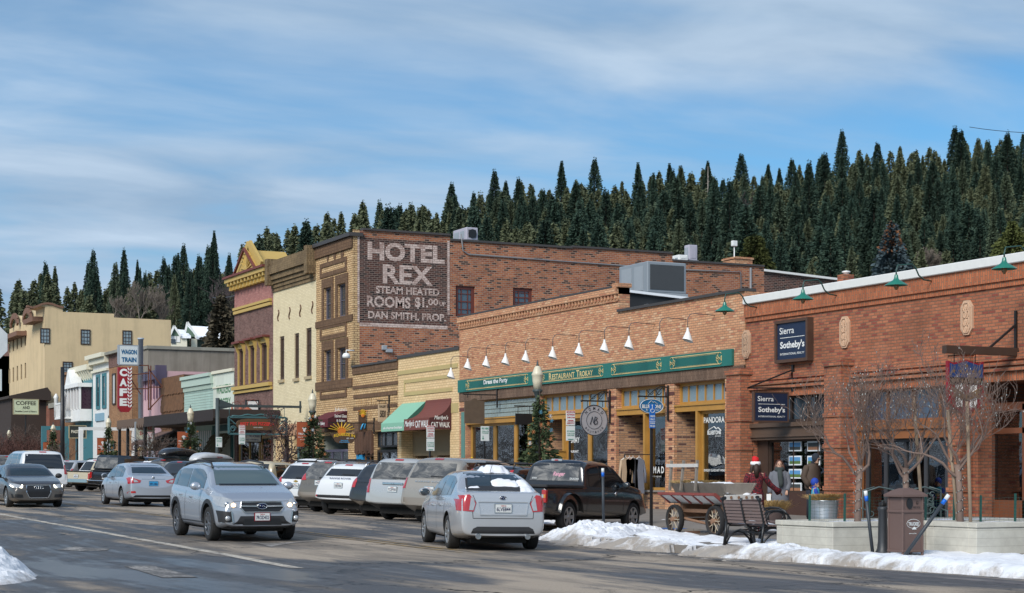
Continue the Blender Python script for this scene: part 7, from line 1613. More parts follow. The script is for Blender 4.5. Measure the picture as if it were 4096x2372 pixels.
# wall lamps
def gooseneck(y,x_out,z_arm,z_sh,label,mat_s,mat_a,kind,grp):
 t=thing('wall_lamp',label,'wall lamp',(T,y,z_arm),0,grp);mb=MB();r_=T-x_out;q=-r_
 if kind=='white':
  mb.tube([(0,0,0),(q+.22,0,.02),(q+.08,0,-.02),(q,0,-.14),(q,0,z_sh-z_arm)],.013,6);mb.obj('arm',mat_a,t,local=True);h=z_sh-z_arm
  sh=MB();sh.lathe([(.035,h+.05),(.045,h-.06),(.065,h-.09),(.17,h-.36)],(0,0,0),16,caps=False);o=sh
  # the shade is tipped towards the wall
  o.v=[(q+(vx*1.0)+(h-vz)*.12*0,vy,vz+(-.35*vx if vz<h-.2 else 0)) for vx,vy,vz in o.v];o.obj('shade',mat_s,t,local=True)
 else:
  mb.tube([(0,0,0),(-.35,0,.03),(-.52,0,.14),(-.62,0,.32),(-.75,0,.42),(q+.04,0,.36),(q,0,.22),(q,0,.08)],.02,6);mb.obj('arm',mat_a,t,local=True)
  sh=MB();sh.lathe([(.04,.12),(.06,.02),(.09,-.02),(.29,-.14),(.30,-.16)],(q,0,0),18,caps=False);sh.obj('shade',mat_s,t,local=True);sh=MB();sh.lathe([(.06,-.10),(.065,-.2),(.03,-.27),(.001,-.28)],(q,0,0),10);sh.obj('bulb',plain('amber_glass_jar',(.25,.16,.08),.2),t,local=True)
M_GRL=plain('green_enamel',(.012,.16,.11),.35,coat=.5)
for k,u in enumerate((1871,1945,2022,2103,2211,2316,2418,2516,2639,2751)):
 gooseneck(sy(u,29.0),29.0,6.40,5.92,('white cone wall lamp, '+ORD[k]+' over the green fascia').replace('leftmost','first from left'),M_WHITE,plain('grey_iron_arm',(.12,.10,.10),.5),'white','white cone lamps over the green fascia')
gooseneck(sy(1804,29.0),29.0,6.15,5.65,'white cone wall lamp on the yellow shop beside its olive bands',M_WHITE,MATS['grey_iron_arm'],'white','white cone lamps over the green fascia')
for k,(u,lab) in enumerate(((2899,'green gooseneck lamp at the seam of tan and red brick'),(3212,'green gooseneck lamp above the framed navy sign'),(3585,'green gooseneck lamp right of the second medallion'),(4017,'green gooseneck lamp at the far right roof edge'))):gooseneck(sy(u,28.75),28.75,6.42,0,lab,M_GRL,plain('dark_green_iron',(.015,.06,.05),.4),'green','green gooseneck lamps along the white roof edge')
for k,u in enumerate((928,962,990)):gooseneck(sy(u,28.9),28.9,5.0,0,('left','middle','right')[k]+' small rust red lamp on the faded pink brick building',plain('rust_enamel',(.30,.09,.05),.5),M_RT,'green','rust red lamps on the pink brick building')
mb=MB();y_=sy(1385,29.6);z_=zz(1422,29.6,y_);mb.lathe([(.18,-.12),(.19,0),(.13,.10),(.001,.13)],(29.6,y_,z_),12);mb.tube([(29.6,y_,z_+.12),(29.6,y_,z_+.25),(T,y_,z_+.25)],.03,6);tag(mb.obj('dome_camera',M_WHITE),'white dome camera on the hotel corner','camera')
# projecting signs: they hang across the sidewalk, at right angles to the wall
def wood(name,c):return plain(name,c,.7,var=.3,scale=5)
def blade(name,label,uw,cat='sign',group=None):
 y=sy(uw);return thing(name,label,cat,(T,y,0),0,group),y
def P(u,v,y):x=sx(u,y);return x,zz(v,x,y)
# framed realty sign on the wall
t=thing('framed_sign','square navy realty sign in a brown frame high on the red wall','sign',(T,sy(3168),5));X=T-.22;a,b_=sy(3222,X),sy(3104,X);z0,z1=zz(1420,X,a),zz(1282,X,a)
z0,z1=4.76,5.83
mb=MB();mb.box(X+.05,T,a,b_,z0,z1);mb.obj('board',plain('navy_sign_face',(.012,.022,.055),.5,var=.05),t);mb=MB()
for q in ((a-.09,a,z0-.09,z1+.09),(b_,b_+.09,z0-.09,z1+.09),(a,b_,z0-.09,z0),(a,b_,z1,z1+.09)):mb.box(X,T,*q)
mb.obj('frame',wood('brown_sign_frame',(.08,.04,.025)),t);tx=MB();w_=b_-a;
def rsign(pl,L0,w_,z0,h,mat,t):
 tx=MB();f=(lambda s_,k0,k1,q0,q1,**k:textx(tx,s_,pl,L0-w_*k0,z0+h*q0,w_*(k1-k0),h*(q1-q0),**k)) if t[1]=='x' else (lambda s_,k0,k1,q0,q1,**k:texty(tx,s_,L0+w_*k0,pl,z0+h*q0,w_*(k1-k0),h*(q1-q0),**k))
 f('Sierra',.08,.57,.70,.88,bold=.008);f("Sotheby's",.10,.92,.25,.50,bold=.03);f('INTERNATIONAL REALTY',.10,.92,.12,.18,bold=.008)
 if t[1]=='x':tx.box(pl-.002,pl+.002,L0-w_*.92,L0-w_*.10,z0+h*.59,z0+h*.605)
 else:tx.box(L0+w_*.10,L0+w_*.92,pl-.002,pl+.002,z0+h*.59,z0+h*.605)
 tx.obj('lettering',M_WHITE,t[0])
rsign(X+.045,b_,w_,z0,z1-z0,0,(t,'x'))
t,y=blade('hanging_sign','navy realty sign hanging from a triangular iron bracket over its window',3175);(xa,za),(xb,zb_)=P(3016,1682,y),P(3146,1574,y)
mb=MB();mb.box(xa,xb,y-.05,y+.05,za,zb_);mb.obj('board',MATS['navy_sign_face'],t);mb=MB()
for q in ((xa-.04,xa,za-.04,zb_+.04),(xb,xb+.04,za-.04,zb_+.04),(xa,xb,za-.04,za),(xa,xb,zb_,zb_+.04)):mb.box(q[0],q[1],y-.06,y+.06,q[2],q[3])
mb.obj('frame',MATS['brown_sign_frame'],t);rsign(y-.055,xa,xb-xa,za,zb_-za,0,(t,'y'))
mb=MB();p0,p1,p2=P(2990,1552,y),P(3172,1552,y),P(3172,1480,y);mb.bar((p0[0],y,p0[1]),(T-.02,y,p1[1]),.04);mb.bar((p0[0],y,p0[1]),(T-.05,y,p2[1]),.04);mb.box(T-.06,T,y-.04,y+.04,p1[1]-.1,p2[1]+.15);mb.box(T-.04,T,y-.2,y+.2,(p1[1]+p2[1])/2-.04,(p1[1]+p2[1])/2+.04)
for q in (xa+.1,xb-.1):mb.tube([(q,y,zb_),(q,y,p1[1])],.012,4)
mb.obj('bracket',M_IRON,t)
def scroll_bracket(t,y,u_out,vb,vt,vbot,u_w):
 p=P(u_out,vb,y);mb=MB();zt_=P(u_w,vt,y)[1];zl=P(u_w,vbot,y)[1];mb.bar((p[0],y,p[1]),(T-.02,y,p[1]),.05);mb.box(T-.07,T-.02,y-.03,y+.03,zl,zt_);mb.sphere((T-.045,y,zt_+.02),.045,6,5);mb.sphere((p[0],y,p[1]),.045,6,5)
 for k in (0,.3):mb.tube([(p[0]+.35+k+(T-.1-p[0]-.35-k)*q,y,p[1]+.04+.30*math.sin(q*math.pi/1.6)*(1-.2*k)) for q in np.linspace(0,1,8)],.018,5);mb.tube([(p[0]+.45+k+.09*math.cos(a),y,p[1]+.16+.09*math.sin(a)) for a in np.linspace(2,6.2,8)],.014,4)
 for q in (.2,.72):xq=p[0]+(T-p[0])*q;mb.tube([(xq,y,p[1]),(xq,y,p[1]-.2)],.012,4)
 mb.obj('bracket',M_IRON,t)
t,y=blade('round_sign','round grey boutique sign hanging from a scrolled iron bracket',2443);scroll_bracket(t,y,2326,1603,1568,1694,2443);c=P(2375,1681,y);rr_=(P(2428,1681,y)[0]-P(2322,1681,y)[0])/2
mb=MB();mb.lathe([(rr_,-.03),(rr_,.03)],(c[0],y,c[1]),40,axis='y');mb.obj('board',plain('brushed_grey_sign',(.36,.35,.37),.5,var=.12),t)
mb=MB();oval(mb,(c[0],y-.035,c[1]),rr_,rr_,.016,n=40);oval(mb,(c[0],y-.035,c[1]),rr_*.58,rr_*.58,.008,n=30)
for s_,a0,a1,k in (('NOMAD',2.45,.70,.78),('BOUTIQUE',3.85,5.6,.80)):
 for i,ch in enumerate(s_):
  a=a0+(a1-a0)*i/(len(s_)-1);up=Vector((math.cos(a),0,math.sin(a)))*(1 if a0<3 else -1);rt=Vector((up.z,0,-up.x));h=.11 if a0<3 else .07;o=Vector((c[0]+rr_*k*math.cos(a),y-.036,c[1]+rr_*k*math.sin(a)))-rt*h*.4-up*h*.5;text(mb,ch,o,rt,up,h*.8,h,bold=.02)
mb.tube([(c[0]-.16,y-.04,c[1]-.14),(c[0]-.08,y-.04,c[1]+.12),(c[0]-.03,y-.04,c[1]-.10),(c[0]+.03,y-.04,c[1]+.13)],.015,5);mb.tube([(c[0]+.03,y-.04,c[1]+.13),(c[0]+.0,y-.04,c[1]-.14),(c[0]+.10,y-.04,c[1]-.12),(c[0]+.13,y-.04,c[1]-.04),(c[0]+.05,y-.04,c[1]),(c[0]+.12,y-.04,c[1]+.08),(c[0]+.04,y-.04,c[1]+.12)],.015,5)
mb.obj('lettering',plain('dark_grey_ink',(.04,.045,.06),.5),t)
t,y=blade('oval_sign','blue oval jewelry sign hanging from a scrolled iron bracket',2676);scroll_bracket(t,y,2556,1585,1548,1683,2676);c=P(2605,1625,y);ra=(P(2652,1625,y)[0]-P(2558,1625,y)[0])/2;rb_=ra*.55
mb=MB();mb.lathe([(1,-.03),(1,.03)],(0,0,0),36,axis='y');mb.v=[(c[0]+a*ra,y+b__,c[1]+d*rb_) for a,b__,d in mb.v];mb.obj('board',plain('sign_blue',(.012,.13,.30),.5),t)
mb=MB();oval(mb,(c[0],y-.034,c[1]),ra*.97,rb_*.95,.010,n=36);texty(mb,'BLUESTONE',c[0]-ra*.82,y-.036,c[1]-rb_*.28,ra*1.64,rb_*.5,bold=.03);texty(mb,'JEWELRY',c[0]+ra*.15,y-.036,c[1]-rb_*.62,ra*.5,rb_*.2)
for a,b__ in (((-.3,.32),(-.05,.75)),((-.05,.75),(.12,.5)),((.12,.5),(.22,.62)),((.22,.62),(.5,.3)),((-.45,-.35),(-.4,-.7)),((-.5,-.5),(-.3,-.5))):mb.bar((c[0]+a[0]*ra,y-.036,c[1]+a[1]*rb_),(c[0]+b__[0]*ra,y-.036,c[1]+b__[1]*rb_),.018,.008)
mb.obj('lettering',M_WHITE,t)
def board(name,label,uw,u0,u1,v0,v1,mat,lines=(),tm=None,border=None,bracket=True,shape=None,thick=.06,cat='sign',drop=14,poly=None):
 """a hanging board; lines = (text, k0, k1, q0, q1, material index)"""
 t,y=blade(name,label,uw,cat);(x0,z0),(x1,z1)=P(u0,v1,y),P(u1,v0,y);w_,h=x1-x0,z1-z0;mb=MB()
 if poly:mb.prism([(x0+a*w_,z0+b_*h) for a,b_ in poly],'y',y-thick/2,y+thick/2)
 else:mb.box(x0,x1,y-thick/2,y+thick/2,z0,z1)
 mb.obj('board',mat,t);tx=MB()
 for s_,k0,k1,q0,q1,mi,*rest in lines:texty(tx,s_,x0+w_*k0,y-thick/2-.006,z0+h*q0,w_*(k1-k0),h*(q1-q0),bold=.03,mi=mi,**(rest[0] if rest else {}))
 if lines:tx.obj('lettering',tm,t)
 if border:
  mb=MB();b__=.05
  for q in ((x0-b__,x0,z0-b__,z1+b__),(x1,x1+b__,z0-b__,z1+b__),(x0,x1,z0-b__,z0),(x0,x1,z1,z1+b__)):mb.box(q[0],q[1],y-thick*.7,y+thick*.7,q[2],q[3])
  mb.obj('frame',border,t)
 if bracket:
  zb__=P(u1,v0-drop,y)[1];mb=MB();mb.bar((x0-.05,y,zb__),(T,y,zb__),.045)
  for q in (.15,.85):mb.tube([(x0+w_*q,y,z1),(x0+w_*q,y,zb__)],.012,4)
  mb.bar((T-.05,y,zb__+.25),(T-.05,y,zb__-.5),.05);mb.obj('bracket',M_IRON,t)
 return t,y,x0,x1,z0,z1
board('wooden_sign','dark brown carved wooden sign with an arched top by the sage panel',1993,1858,1937,1593,1694,wood('carved_brown_wood',(.11,.075,.05)),poly=[(0,0),(1,0),(1,.88),(.75,.9),(.5,1),(.25,.9),(0,.88)])
board('hanging_sign','small black sign hanging beside the nearest decorated lamp',2180,2062,2128,1655,1698,M_BLACK,drop=30)
WD=wood('dark_sign_wood',(.09,.05,.03));YO=[plain('sun_yellow',(.75,.48,.04),.5),plain('sun_orange',(.65,.20,.03),.5),plain('sky_blue_paint',(.05,.35,.65),.5),M_WHITE]
t,y,x0,x1,z0,z1=board('carved_sign','brown sign with a yellow rising sun lettered Squeeze In',1500,1318,1430,1722,1772,WD,[('SQUEEZE IN',.14,.90,.40,.66,0,dict(arc=.08)),('EST. 1974',.6,.85,.33,.42,3),('TRUCKEE',.38,.66,.16,.24,2),('CALIFORNIA',.34,.7,.04,.12,2)],YO,poly=[(.08,.55),(.2,.12),(.3,0),(.8,0),(1,.5),(1,.85),(.9,.75),(0,.75)],drop=30)
mb=MB();cx_=(x0+x1)/2-.1
for k in range(9):a=math.pi*(k+.5)/9;mb.bar((cx_+.22*math.cos(a),y-.01,z1-.02+.12*math.sin(a)),(cx_+.62*math.cos(a),y-.01,z1+.02+.36*math.sin(a)),.09,.02)
mb.lathe([(.2,-.02),(.2,.02)],(cx_,y-.012,z1-.02),16,1,axis='y');mb.obj('sunburst',YO[:2],t)
t,y,x0,x1,z0,z1=board('carved_sign','tall narrow sunburst sign beside the small wall lamps',1470,1434,1463,1645,1727,WD,bracket=False)
mb=MB()
for k in range(9):a=math.pi*(k+.5)/9;mb.bar((x0+.2,y-.04,z0+.75),(x0+.2+.18*math.cos(a),y-.04,z0+.78+.28*math.sin(a)),.035,.02)
mb.sphere((x0+.2,y-.05,z0+.75),(.09,.02,.09),10,6,1);mb.tube([(x0+.1,y-.04,z0+.1),(x0+.2,y-.04,z0+.35),(x0+.32,y-.04,z0+.4),(x0+.28,y-.04,z0+.15)],.04,6,2);mb.bar((x0-.02,y+.0,z1),(T-.02,y,z1+.02),.04,.04,1);mb.obj('sunburst',YO[:3],t)
board('wooden_sign','pale wooden gallery sign numbered 5830 hanging left of the mint awning',1560,1513,1547,1617,1687,wood('pale_wood',(.50,.37,.24)),[('GALLERY',.08,.92,.80,.94,0),('5830',.15,.85,.25,.65,0,dict(shear=.2))],M_BLACK)
t,y,x0,x1,z0,z1=board('shield_sign','stars and stripes shield sign of the bar hanging from a dark timber',4068,3788,3929,1441,1662,plain('deep_red_paint',(.24,.01,.02),.5),bracket=False,poly=[(0,.22),(.5,0),(1,.22),(1,.97),(.85,.93),(.65,.97),(.5,1),(.35,.97),(.15,.93),(0,.97)],thick=.10)
w_,h=x1-x0,z1-z0;mb=MB();mb.prism([(x0+.04,z0+h*.68),(x1-.04,z0+h*.68),(x1-.04,z0+h*.93),(x0+w_*.85,z0+h*.90),(x0+w_*.65,z0+h*.94),(x0+w_*.5,z0+h*.97),(x0+w_*.35,z0+h*.94),(x0+w_*.15,z0+h*.90),(x0+.04,z0+h*.93)],'y',y-.07,y-.05,0)
mb.box(x0+.04,x1-.04,y-.075,y-.05,z0+h*.56,z0+h*.68,1)
for k in (.30,.70):mb.box(x0+w_*(k-.10),x0+w_*(k+.10),y-.06,y-.05,z0+h*.15,z0+h*.55,2)
mb.box(x0+w_*.15,x0+w_*.85,y-.075,y-.062,z0+h*.33,z0+h*.37,3)
def star(mb,cx,y,cz,r,mi):mb.prism([(cx+(r if k % 2==0 else r*.42)*math.sin(k*math.pi/5),cz+(r if k % 2==0 else r*.42)*math.cos(k*math.pi/5)) for k in range(10)],'y',y-.01,y,mi)
star(mb,x0+w_*.5,y-.071,z0+h*.89,.055,3)
for k in range(5):star(mb,x0+w_*(.14+.18*k),y-.071,z0+h*.79,.05,3)
for s in (-1,1):mb.prism([(x0+w_*.5,z0+h*.36),(x0+w_*(.5+s*.42),z0+h*.52),(x0+w_*(.5+s*.34),z0+h*.40),(x0+w_*(.5+s*.2),z0+h*.32),(x0+w_*.5,z0+h*.27)][::s],'y',y-.09,y-.06,3)
mb.obj('emblem',[plain('flag_blue',(.012,.05,.17),.5),M_BLACK,M_WHITE,plain('antique_brass',(.20,.12,.05),.5)],t);tx=MB();texty(tx,'BAR of AMERICA',x0+w_*.08,y-.08,z0+h*.59,w_*.84,h*.07,bold=.02);tx.obj('lettering',bpy.data.materials['antique_brass'],t)
mb=MB();p=P(3777,1396,y);mb.box(p[0],T-.02,y-.08,y+.08,p[1]-.10,p[1]+.09);mb.obj('timber',M_WOODD,t)
mb=MB();zt_=P(4066,1243,y)[1];mb.bar((T-.04,y,p[1]-.1),(T-.04,y,zt_),.06);mb.bar((T-.9,y,p[1]+.05),(T-.05,y,zt_-.35),.05)
for q in (.2,.8):mb.tube([(x0+w_*q,y,z1-.1),(x0+w_*q,y,p[1])],.015,4)
mb.obj('bracket',M_IRON,t)
# gold-lettered signs further down the street
t=thing('sign_post','grey post with a long arm holding the best pies pizzeria sign','sign post',(25.2,sy(870,25.2),0));y=sy(870,25.2);mb=MB();zt_=zz(1592,25.2,y);za=zz(1622,25.2,y);x1=sx(1205,y)
mb.lathe([(.12,0),(.10,zt_)],(25.2,y,0),10);mb.bar((25.2,y,za),(x1,y,za),.14,.12);mb.prism([(25.3,za+.3),(26.2,za),(25.3,za-.2)],'y',y-.05,y+.05);mb.bar((x1-.05,y,za-.3),(x1-.05,y,za+.3),.08);mb.obj('mast',M_POST,t)
t=thing('hanging_sign','brown pizzeria sign with red letters in a scrolled teal frame','sign',(27,y,3));(x0,z0),(x1,z1)=P(915,1735,y),P(1145,1662,y);w_,h=x1-x0,z1-z0;M_TF=plain('weathered_teal_iron',(.045,.115,.125),.6)
mb=MB();mb.prism([(x0+w_*(.5+.37*math.copysign(abs(math.cos(a))**.45,math.cos(a))),z0+h*(.5+.30*math.copysign(abs(math.sin(a))**.8,math.sin(a)))) for a in np.linspace(0,2*math.pi,29)[:-1]],'y',y-.06,y+.06);mb.obj('board',wood('pizza_sign_wood',(.10,.05,.02)),t)
mb=MB()
for q in ((x0,z0,x1,z0),(x0,z1-h*.12,x1,z1-h*.12),(x0,z0,x0,z1-h*.12),(x1,z0,x1,z1-h*.12)):mb.bar((q[0],y,q[1]),(q[2],y,q[3]),.09)
mb.tube([(x0+w_*k,y-.02,z1-h*.12+h*.12*math.sin(k*math.pi)+.03*math.sin(k*25)) for k in np.linspace(.05,.95,24)],.05,5)
for s,cx_ in ((1,x0+.22),(-1,x1-.22)):mb.tube([(cx_+s*.16*math.cos(a)*(1-a/14),y-.02,z0+.24+.16*math.sin(a)*(1-a/14)) for a in np.linspace(0,9,22)],.03,5);mb.bar((cx_-s*.2,y,z1-h*.2),(cx_+s*.15,y,z0+h*.5),.05)
for q in (x0+.03,x1-.1):mb.tube([(q,y,z1-h*.12),(q,y,za)],.015,4)
mb.obj('frame',M_TF,t);tx=MB();texty(tx,'BEST PIES PIZZERIA',x0+w_*.19,y-.07,z0+h*.42,w_*.60,h*.18,bold=.04,arc=.03);texty(tx,'FOOD & DRINK',x0+w_*.42,y-.07,z0+h*.32,w_*.16,h*.05,mi=1);tx.obj('lettering',[plain('bright_red_letter',(.55,.04,.03),.5),M_WHITE],t)
t,y=blade('cafe_sign','tall red vertical cafe sign with white zigzag edge on a rusty frame',640);y=sy(500,27.3);t.location.y=y
(x0,z0),(x1,z1)=P(471,1630,y),P(508,1470,y);x2=P(525,1470,y)[0];M_CR=plain('cafe_sign_red',(.28,.012,.02),.45)
zb_=P(471,1648,y)[1];mb=MB();mb.prism([(x0,z0),(x0,z1),(x2,z1),(x2,z0),((x0+x2)/2+.25,zb_),((x0+x2)/2-.25,zb_)],'y',y-.15,y+.15);mb.obj('board',M_CR,t);tx=MB()
for k,ch in enumerate('CAFE'):texty(tx,ch,x0+.08,y-.16,z1-(z1-z0)*(.245*k+.225),(x1-x0)*.80,(z1-z0)*.19,bold=.06)
for k in range(12):
 zz_=z0+(z1-z0)*k/12;xm_=(x1+x2)/2
 for s in (-1,1):tx.add([(xm_+s*.02,y-.155,zz_),(xm_+s*(x2-x1)/2,y-.155,zz_+.12),(xm_+s*(x2-x1)/2,y-.155,zz_+.24),(xm_+s*.02,y-.155,zz_+.12)],[(0,1,2,3)])
tx.obj('lettering',M_WHITE,t)
mb=MB();z_lo,z_hi=P(590,1640,y)[1],P(590,1462,y)[1];M_RUST2=plain('rusty_red_steel',(.14,.05,.03),.8,var=.3)
xa,xb,xc=x0-.05,P(594,1460,y)[0],P(650,1575,y)[0]
for p,q in (((xa,z_hi),(xb,z_hi)),((xb,z_hi),(xb,z_lo)),((xb+.15,z_hi),(xb+.15,z_lo)),((x2,P(0,1530,y)[1] if 0 else (z_hi+z_lo)/2+.8),(xb,z_hi-.5)),((x2,(z_hi+z_lo)/2+.5),(xb-.5,z_lo+1.0)),((xb,(z_hi+z_lo)/2+.05),(xc,(z_hi+z_lo)/2+.05)),((xb,(z_hi+z_lo)/2-.05),(x2,(z_hi+z_lo)/2-.1)),((xb,z_hi-.2),(xc,z_lo+1.5)),((xb,z_lo),(xc,z_lo+1.0)),((x2,z_lo+.3),(xb-1,z_lo+.3))):mb.bar((p[0],y,p[1]),(q[0],y,q[1]),.07)
mb.obj('rusty_frame',M_RUST2,t)
t=thing('box_sign','white wagon train box sign with blue western letters above the cafe sign','sign',(27,y,7));(x0,z0),(x1,z1)=P(472,1463,y),P(552,1382,y);mb=MB();mb.box(x0,x1,y-.2,y+.2,z0+.03,z1);mb.obj('case',plain('grey_sign_case',(.30,.33,.36),.5),t);mb=MB();mb.box(x0+.07,x1-.07,y-.21,y-.19,z0+.1,z1-.08);mb.obj('face',plain('pale_sign_face',(.62,.66,.66),.5),t)
tx=MB();w_,h=x1-x0,z1-z0;texty(tx,'WAGON',x0+w_*.12,y-.22,z0+h*.55,w_*.78,h*.23,bold=.05);texty(tx,'TRAIN',x0+w_*.14,y-.22,z0+h*.18,w_*.74,h*.23,bold=.05);tx.obj('lettering',plain('western_blue',(.02,.12,.25),.5),t)
def flat_sign(name,label,u0,u1,v0,v1,x,mat,lines,tm,border=None,posts=True,pm=None,zbot=None):
 y=sy((u0+u1)/2,x);t=thing(name,label,'sign',(x,y,0));(x0,z0),(x1,z1)=P(u0,v1,y),P(u1,v0,y);w_,h=x1-x0,z1-z0;mb=MB();mb.box(x0,x1,y-.04,y+.04,z0,z1);mb.obj('board',mat,t);tx=MB()
 for s_,k0,k1,q0,q1,mi in lines:texty(tx,s_,x0+w_*k0,y-.046,z0+h*q0,w_*(k1-k0),h*(q1-q0),bold=.03,mi=mi)
 if lines:tx.obj('lettering',tm,t)
 if border:
  mb=MB()
  for q in ((x0-.06,x0,z0-.06,z1+.06),(x1,x1+.06,z0-.06,z1+.06),(x0,x1,z0-.06,z0),(x0,x1,z1,z1+.06)):mb.box(q[0],q[1],y-.06,y+.06,q[2],q[3])
  mb.obj('frame',border,t)
 if posts:
  mb=MB()
  for q in ((x0+x1)/2,) if posts==1 else (x0+.1,x1-.1):mb.box(q-.04,q+.04,y+.045,y+.12,top_z(x,y) if zbot is None else zbot,z1)
  mb.obj('post',pm or M_BLACK,t)
 return t
flat_sign('hanging_sign','white coffee shop sign with red letters under the brown canopy',543,614,1692,1757,26.8,plain('cream_sign_face',(.50,.50,.40),.6),[('COFFEE',.08,.92,.58,.80,0),('SHOP',.2,.8,.25,.47,0)],plain('coffee_red',(.35,.03,.03),.6),MATS['grey_sign_case'],True,zbot=0.3)
flat_sign('hanging_sign','dark bakery sign low under the coffee shop sign',542,600,1786,1804,27.0,WD,[('BAKERY',.05,.95,.2,.85,0)],M_GOLD,None,True)
flat_sign('pole_sign','cream coffee and breakfast sign on a thin pole above the bushes',55,152,1600,1655,25.5,plain('pale_green_cream',(.52,.56,.38),.6),[('COFFEE',.08,.92,.62,.90,0),('AND',.36,.66,.34,.56,0),('Breakfast Lunch & Dinners',.06,.94,.12,.24,0)],plain('dark_olive_ink',(.05,.05,.03),.6),wood('sign_edge',(.35,.3,.18)),True)
flat_sign('wooden_sign','black and cream pastime sign behind the white frame',278,342,1705,1750,26.0,plain('black_green_sign',(.03,.035,.03),.5),[('PASTIME',.1,.9,.38,.66,0)],M_CREAMP,MATS['sign_edge'],True)
flat_sign('wall_sign','black framed white gallery sign on the faded pink brick building',986,1031,1604,1664,29.5,M_WHITE,[('ART TRUCKEE',.1,.9,.62,.78,0),('DRESDEN',.15,.85,.08,.18,0)],plain('grey_blue_ink',(.1,.12,.2),.5),M_BLACK,False)
flat_sign('shop_sign','long white art shop sign below the pizzeria sign',960,1042,1738,1766,29.0,plain('offwhite_board',(.5,.52,.5),.6),[('ART TRUCKEE',.1,.95,.6,.92,0),('FINE ART + FRAMING',.08,.9,.15,.38,0)],plain('grey_blue_ink',(.1,.12,.2),.5),M_BLACK,False)
M_SW=plain('sign_white',(.68,.70,.68),.4,var=.03);M_SR=plain('sign_red',(.5,.03,.04),.4);M_SG=plain('sign_green',(.02,.25,.16),.4);M_SB=plain('disabled_blue',(.01,.12,.42),.4)
def parking(u,v0,v1,x,label,kind):
 y=sy(u,x);D=yc(x,y);s_=D/FPX;z1=zz(v0,x,y);w_=.31;t=thing('parking_sign',label,'parking sign',(x,y,top_z(x,y)),0,None if kind=='pay' else 'red and green parking signs');mb=MB();mb.bbox(x-.03,x+.03,y+.02,y+.08,top_z(x,y),z1-.02,.005);mb.obj('post',M_BLACK,t)
 z=z1
 for k,(h,c) in enumerate((((.45,M_SR),(.45,M_SG)) if kind != 'pay' else ((.5,M_SG),))):
  mb=MB();mb.bbox(x-w_/2,x+w_/2,y-.01,y+.01,z-h,z,.004);b__=mb.obj('sign_plate',M_SW,t);tx=MB();ls=(('TOW AWAY',.86,.98),('NO PARKING',.68,.80),('2AM-5AM',.50,.60),('WHEN SNOW',.20,.27),('REMOVAL',.10,.17)) if c is M_SR else ((('PAY PARKING',.60,.70),('10 AM TO 6 PM',.45,.53),('7 DAYS/WEEK',.33,.41)) if kind != 'pay' else (('PAY HERE',.78,.92),('10 AM to 6 PM',.62,.70),('7 DAYS/WEEK',.50,.58)))
  if c is M_SR:tx.box(x-w_*.46,x+w_*.46,y-.014,y-.011,z-h*.14,z-h*.01,0)
  for s__,q0,q1 in ls:texty(tx,s__,x-w_*.42,y-.018,z-h*(1-q0),w_*.84,h*(q1-q0),bold=.02,mi=1 if (c is M_SR and q1>.9) else 0)
  if kind=='pay':tx.prism([(x-.09,z-.32),(x-.07,z-.32),(x-.07,z-.40),(x-.04,z-.40),(x-.08,z-.46),(x-.12,z-.40),(x-.09,z-.40)],'y',y-.016,y-.011)
  else:tx.bar((x-.09,y-.014,z-h*.9 if c is M_SG else z-h*.66),(x+.09,y-.014,z-h*.9 if c is M_SG else z-h*.66),.014,.02)
  tx.obj('lettering',[c,M_SW],b__);z -= h+.02
parking(2282,1643,0,25.3,'red over green parking sign beside the round boutique sign','two');parking(1722,1702,0,25.3,'red over green parking sign in front of the maroon awning','two');parking(968,1700,0,25.3,'red over green parking sign in front of the pizzeria sign','two');parking(601,1728,0,25.3,'red over green parking sign right of the coffee shop sign','two')
parking(1940,1705,0,25.3,'pay here sign with green arrow before the carved wooden sign','pay');parking(876,1748,0,25.0,'pay here sign on the post of the pizzeria sign','pay');parking(446,1773,0,25.3,'pay here sign left of the black canopy posts','pay')
x,y=23.35,sy(2609,23.35);t=thing('disabled_parking_sign','blue disabled parking sign with wheelchair symbol on a black post','parking sign',(x,y,top_z(x,y)));z0=top_z(x,y);mb=MB();mb.bbox(x-.035,x+.035,y+.02,y+.08,z0,zz(1617,x,y),.006);mb.box(x-.07,x+.07,y-.02,y+.12,z0,z0+.12);mb.obj('post',M_BLACK,t)
mb=MB();z1=zz(1617,x,y);zl=zz(1713,x,y);mb.bbox(x-.085,x+.085,y-.012,y+.012,zl,z1,.004);pl_=mb.obj('sign_plate',M_SB,t);tx=MB();h=z1-zl
for s_,q0,q1 in (('PARKING',.46,.54),('ONLY',.33,.41),('MINIMUM',.17,.24),('FINE $250',.04,.13)):texty(tx,s_,x-.07,y-.018,zl+h*q0,.14,h*(q1-q0),bold=.03)
zc=zl+h*.78;tx.lathe([(.018,-.002),(.018,.002)],(x-.01,y-.018,zc+.11),10,axis='y');tx.bar((x-.01,y-.018,zc+.09),(x,y-.018,zc),.02,.006);tx.bar((x,y-.018,zc),(x+.045,y-.018,zc),.018,.006);tx.bar((x+.045,y-.018,zc),(x+.06,y-.018,zc-.06),.016,.006);tx.tube([(x-.005+.052*math.cos(a),y-.018,zc-.03+.052*math.sin(a)) for a in np.linspace(2.0,5.9,12)],.008,4);tx.box(x-.085,x+.085,y-.016,y-.012,zl+h*.27,zl+h*.285)
tx.obj('lettering',M_SW,pl_)
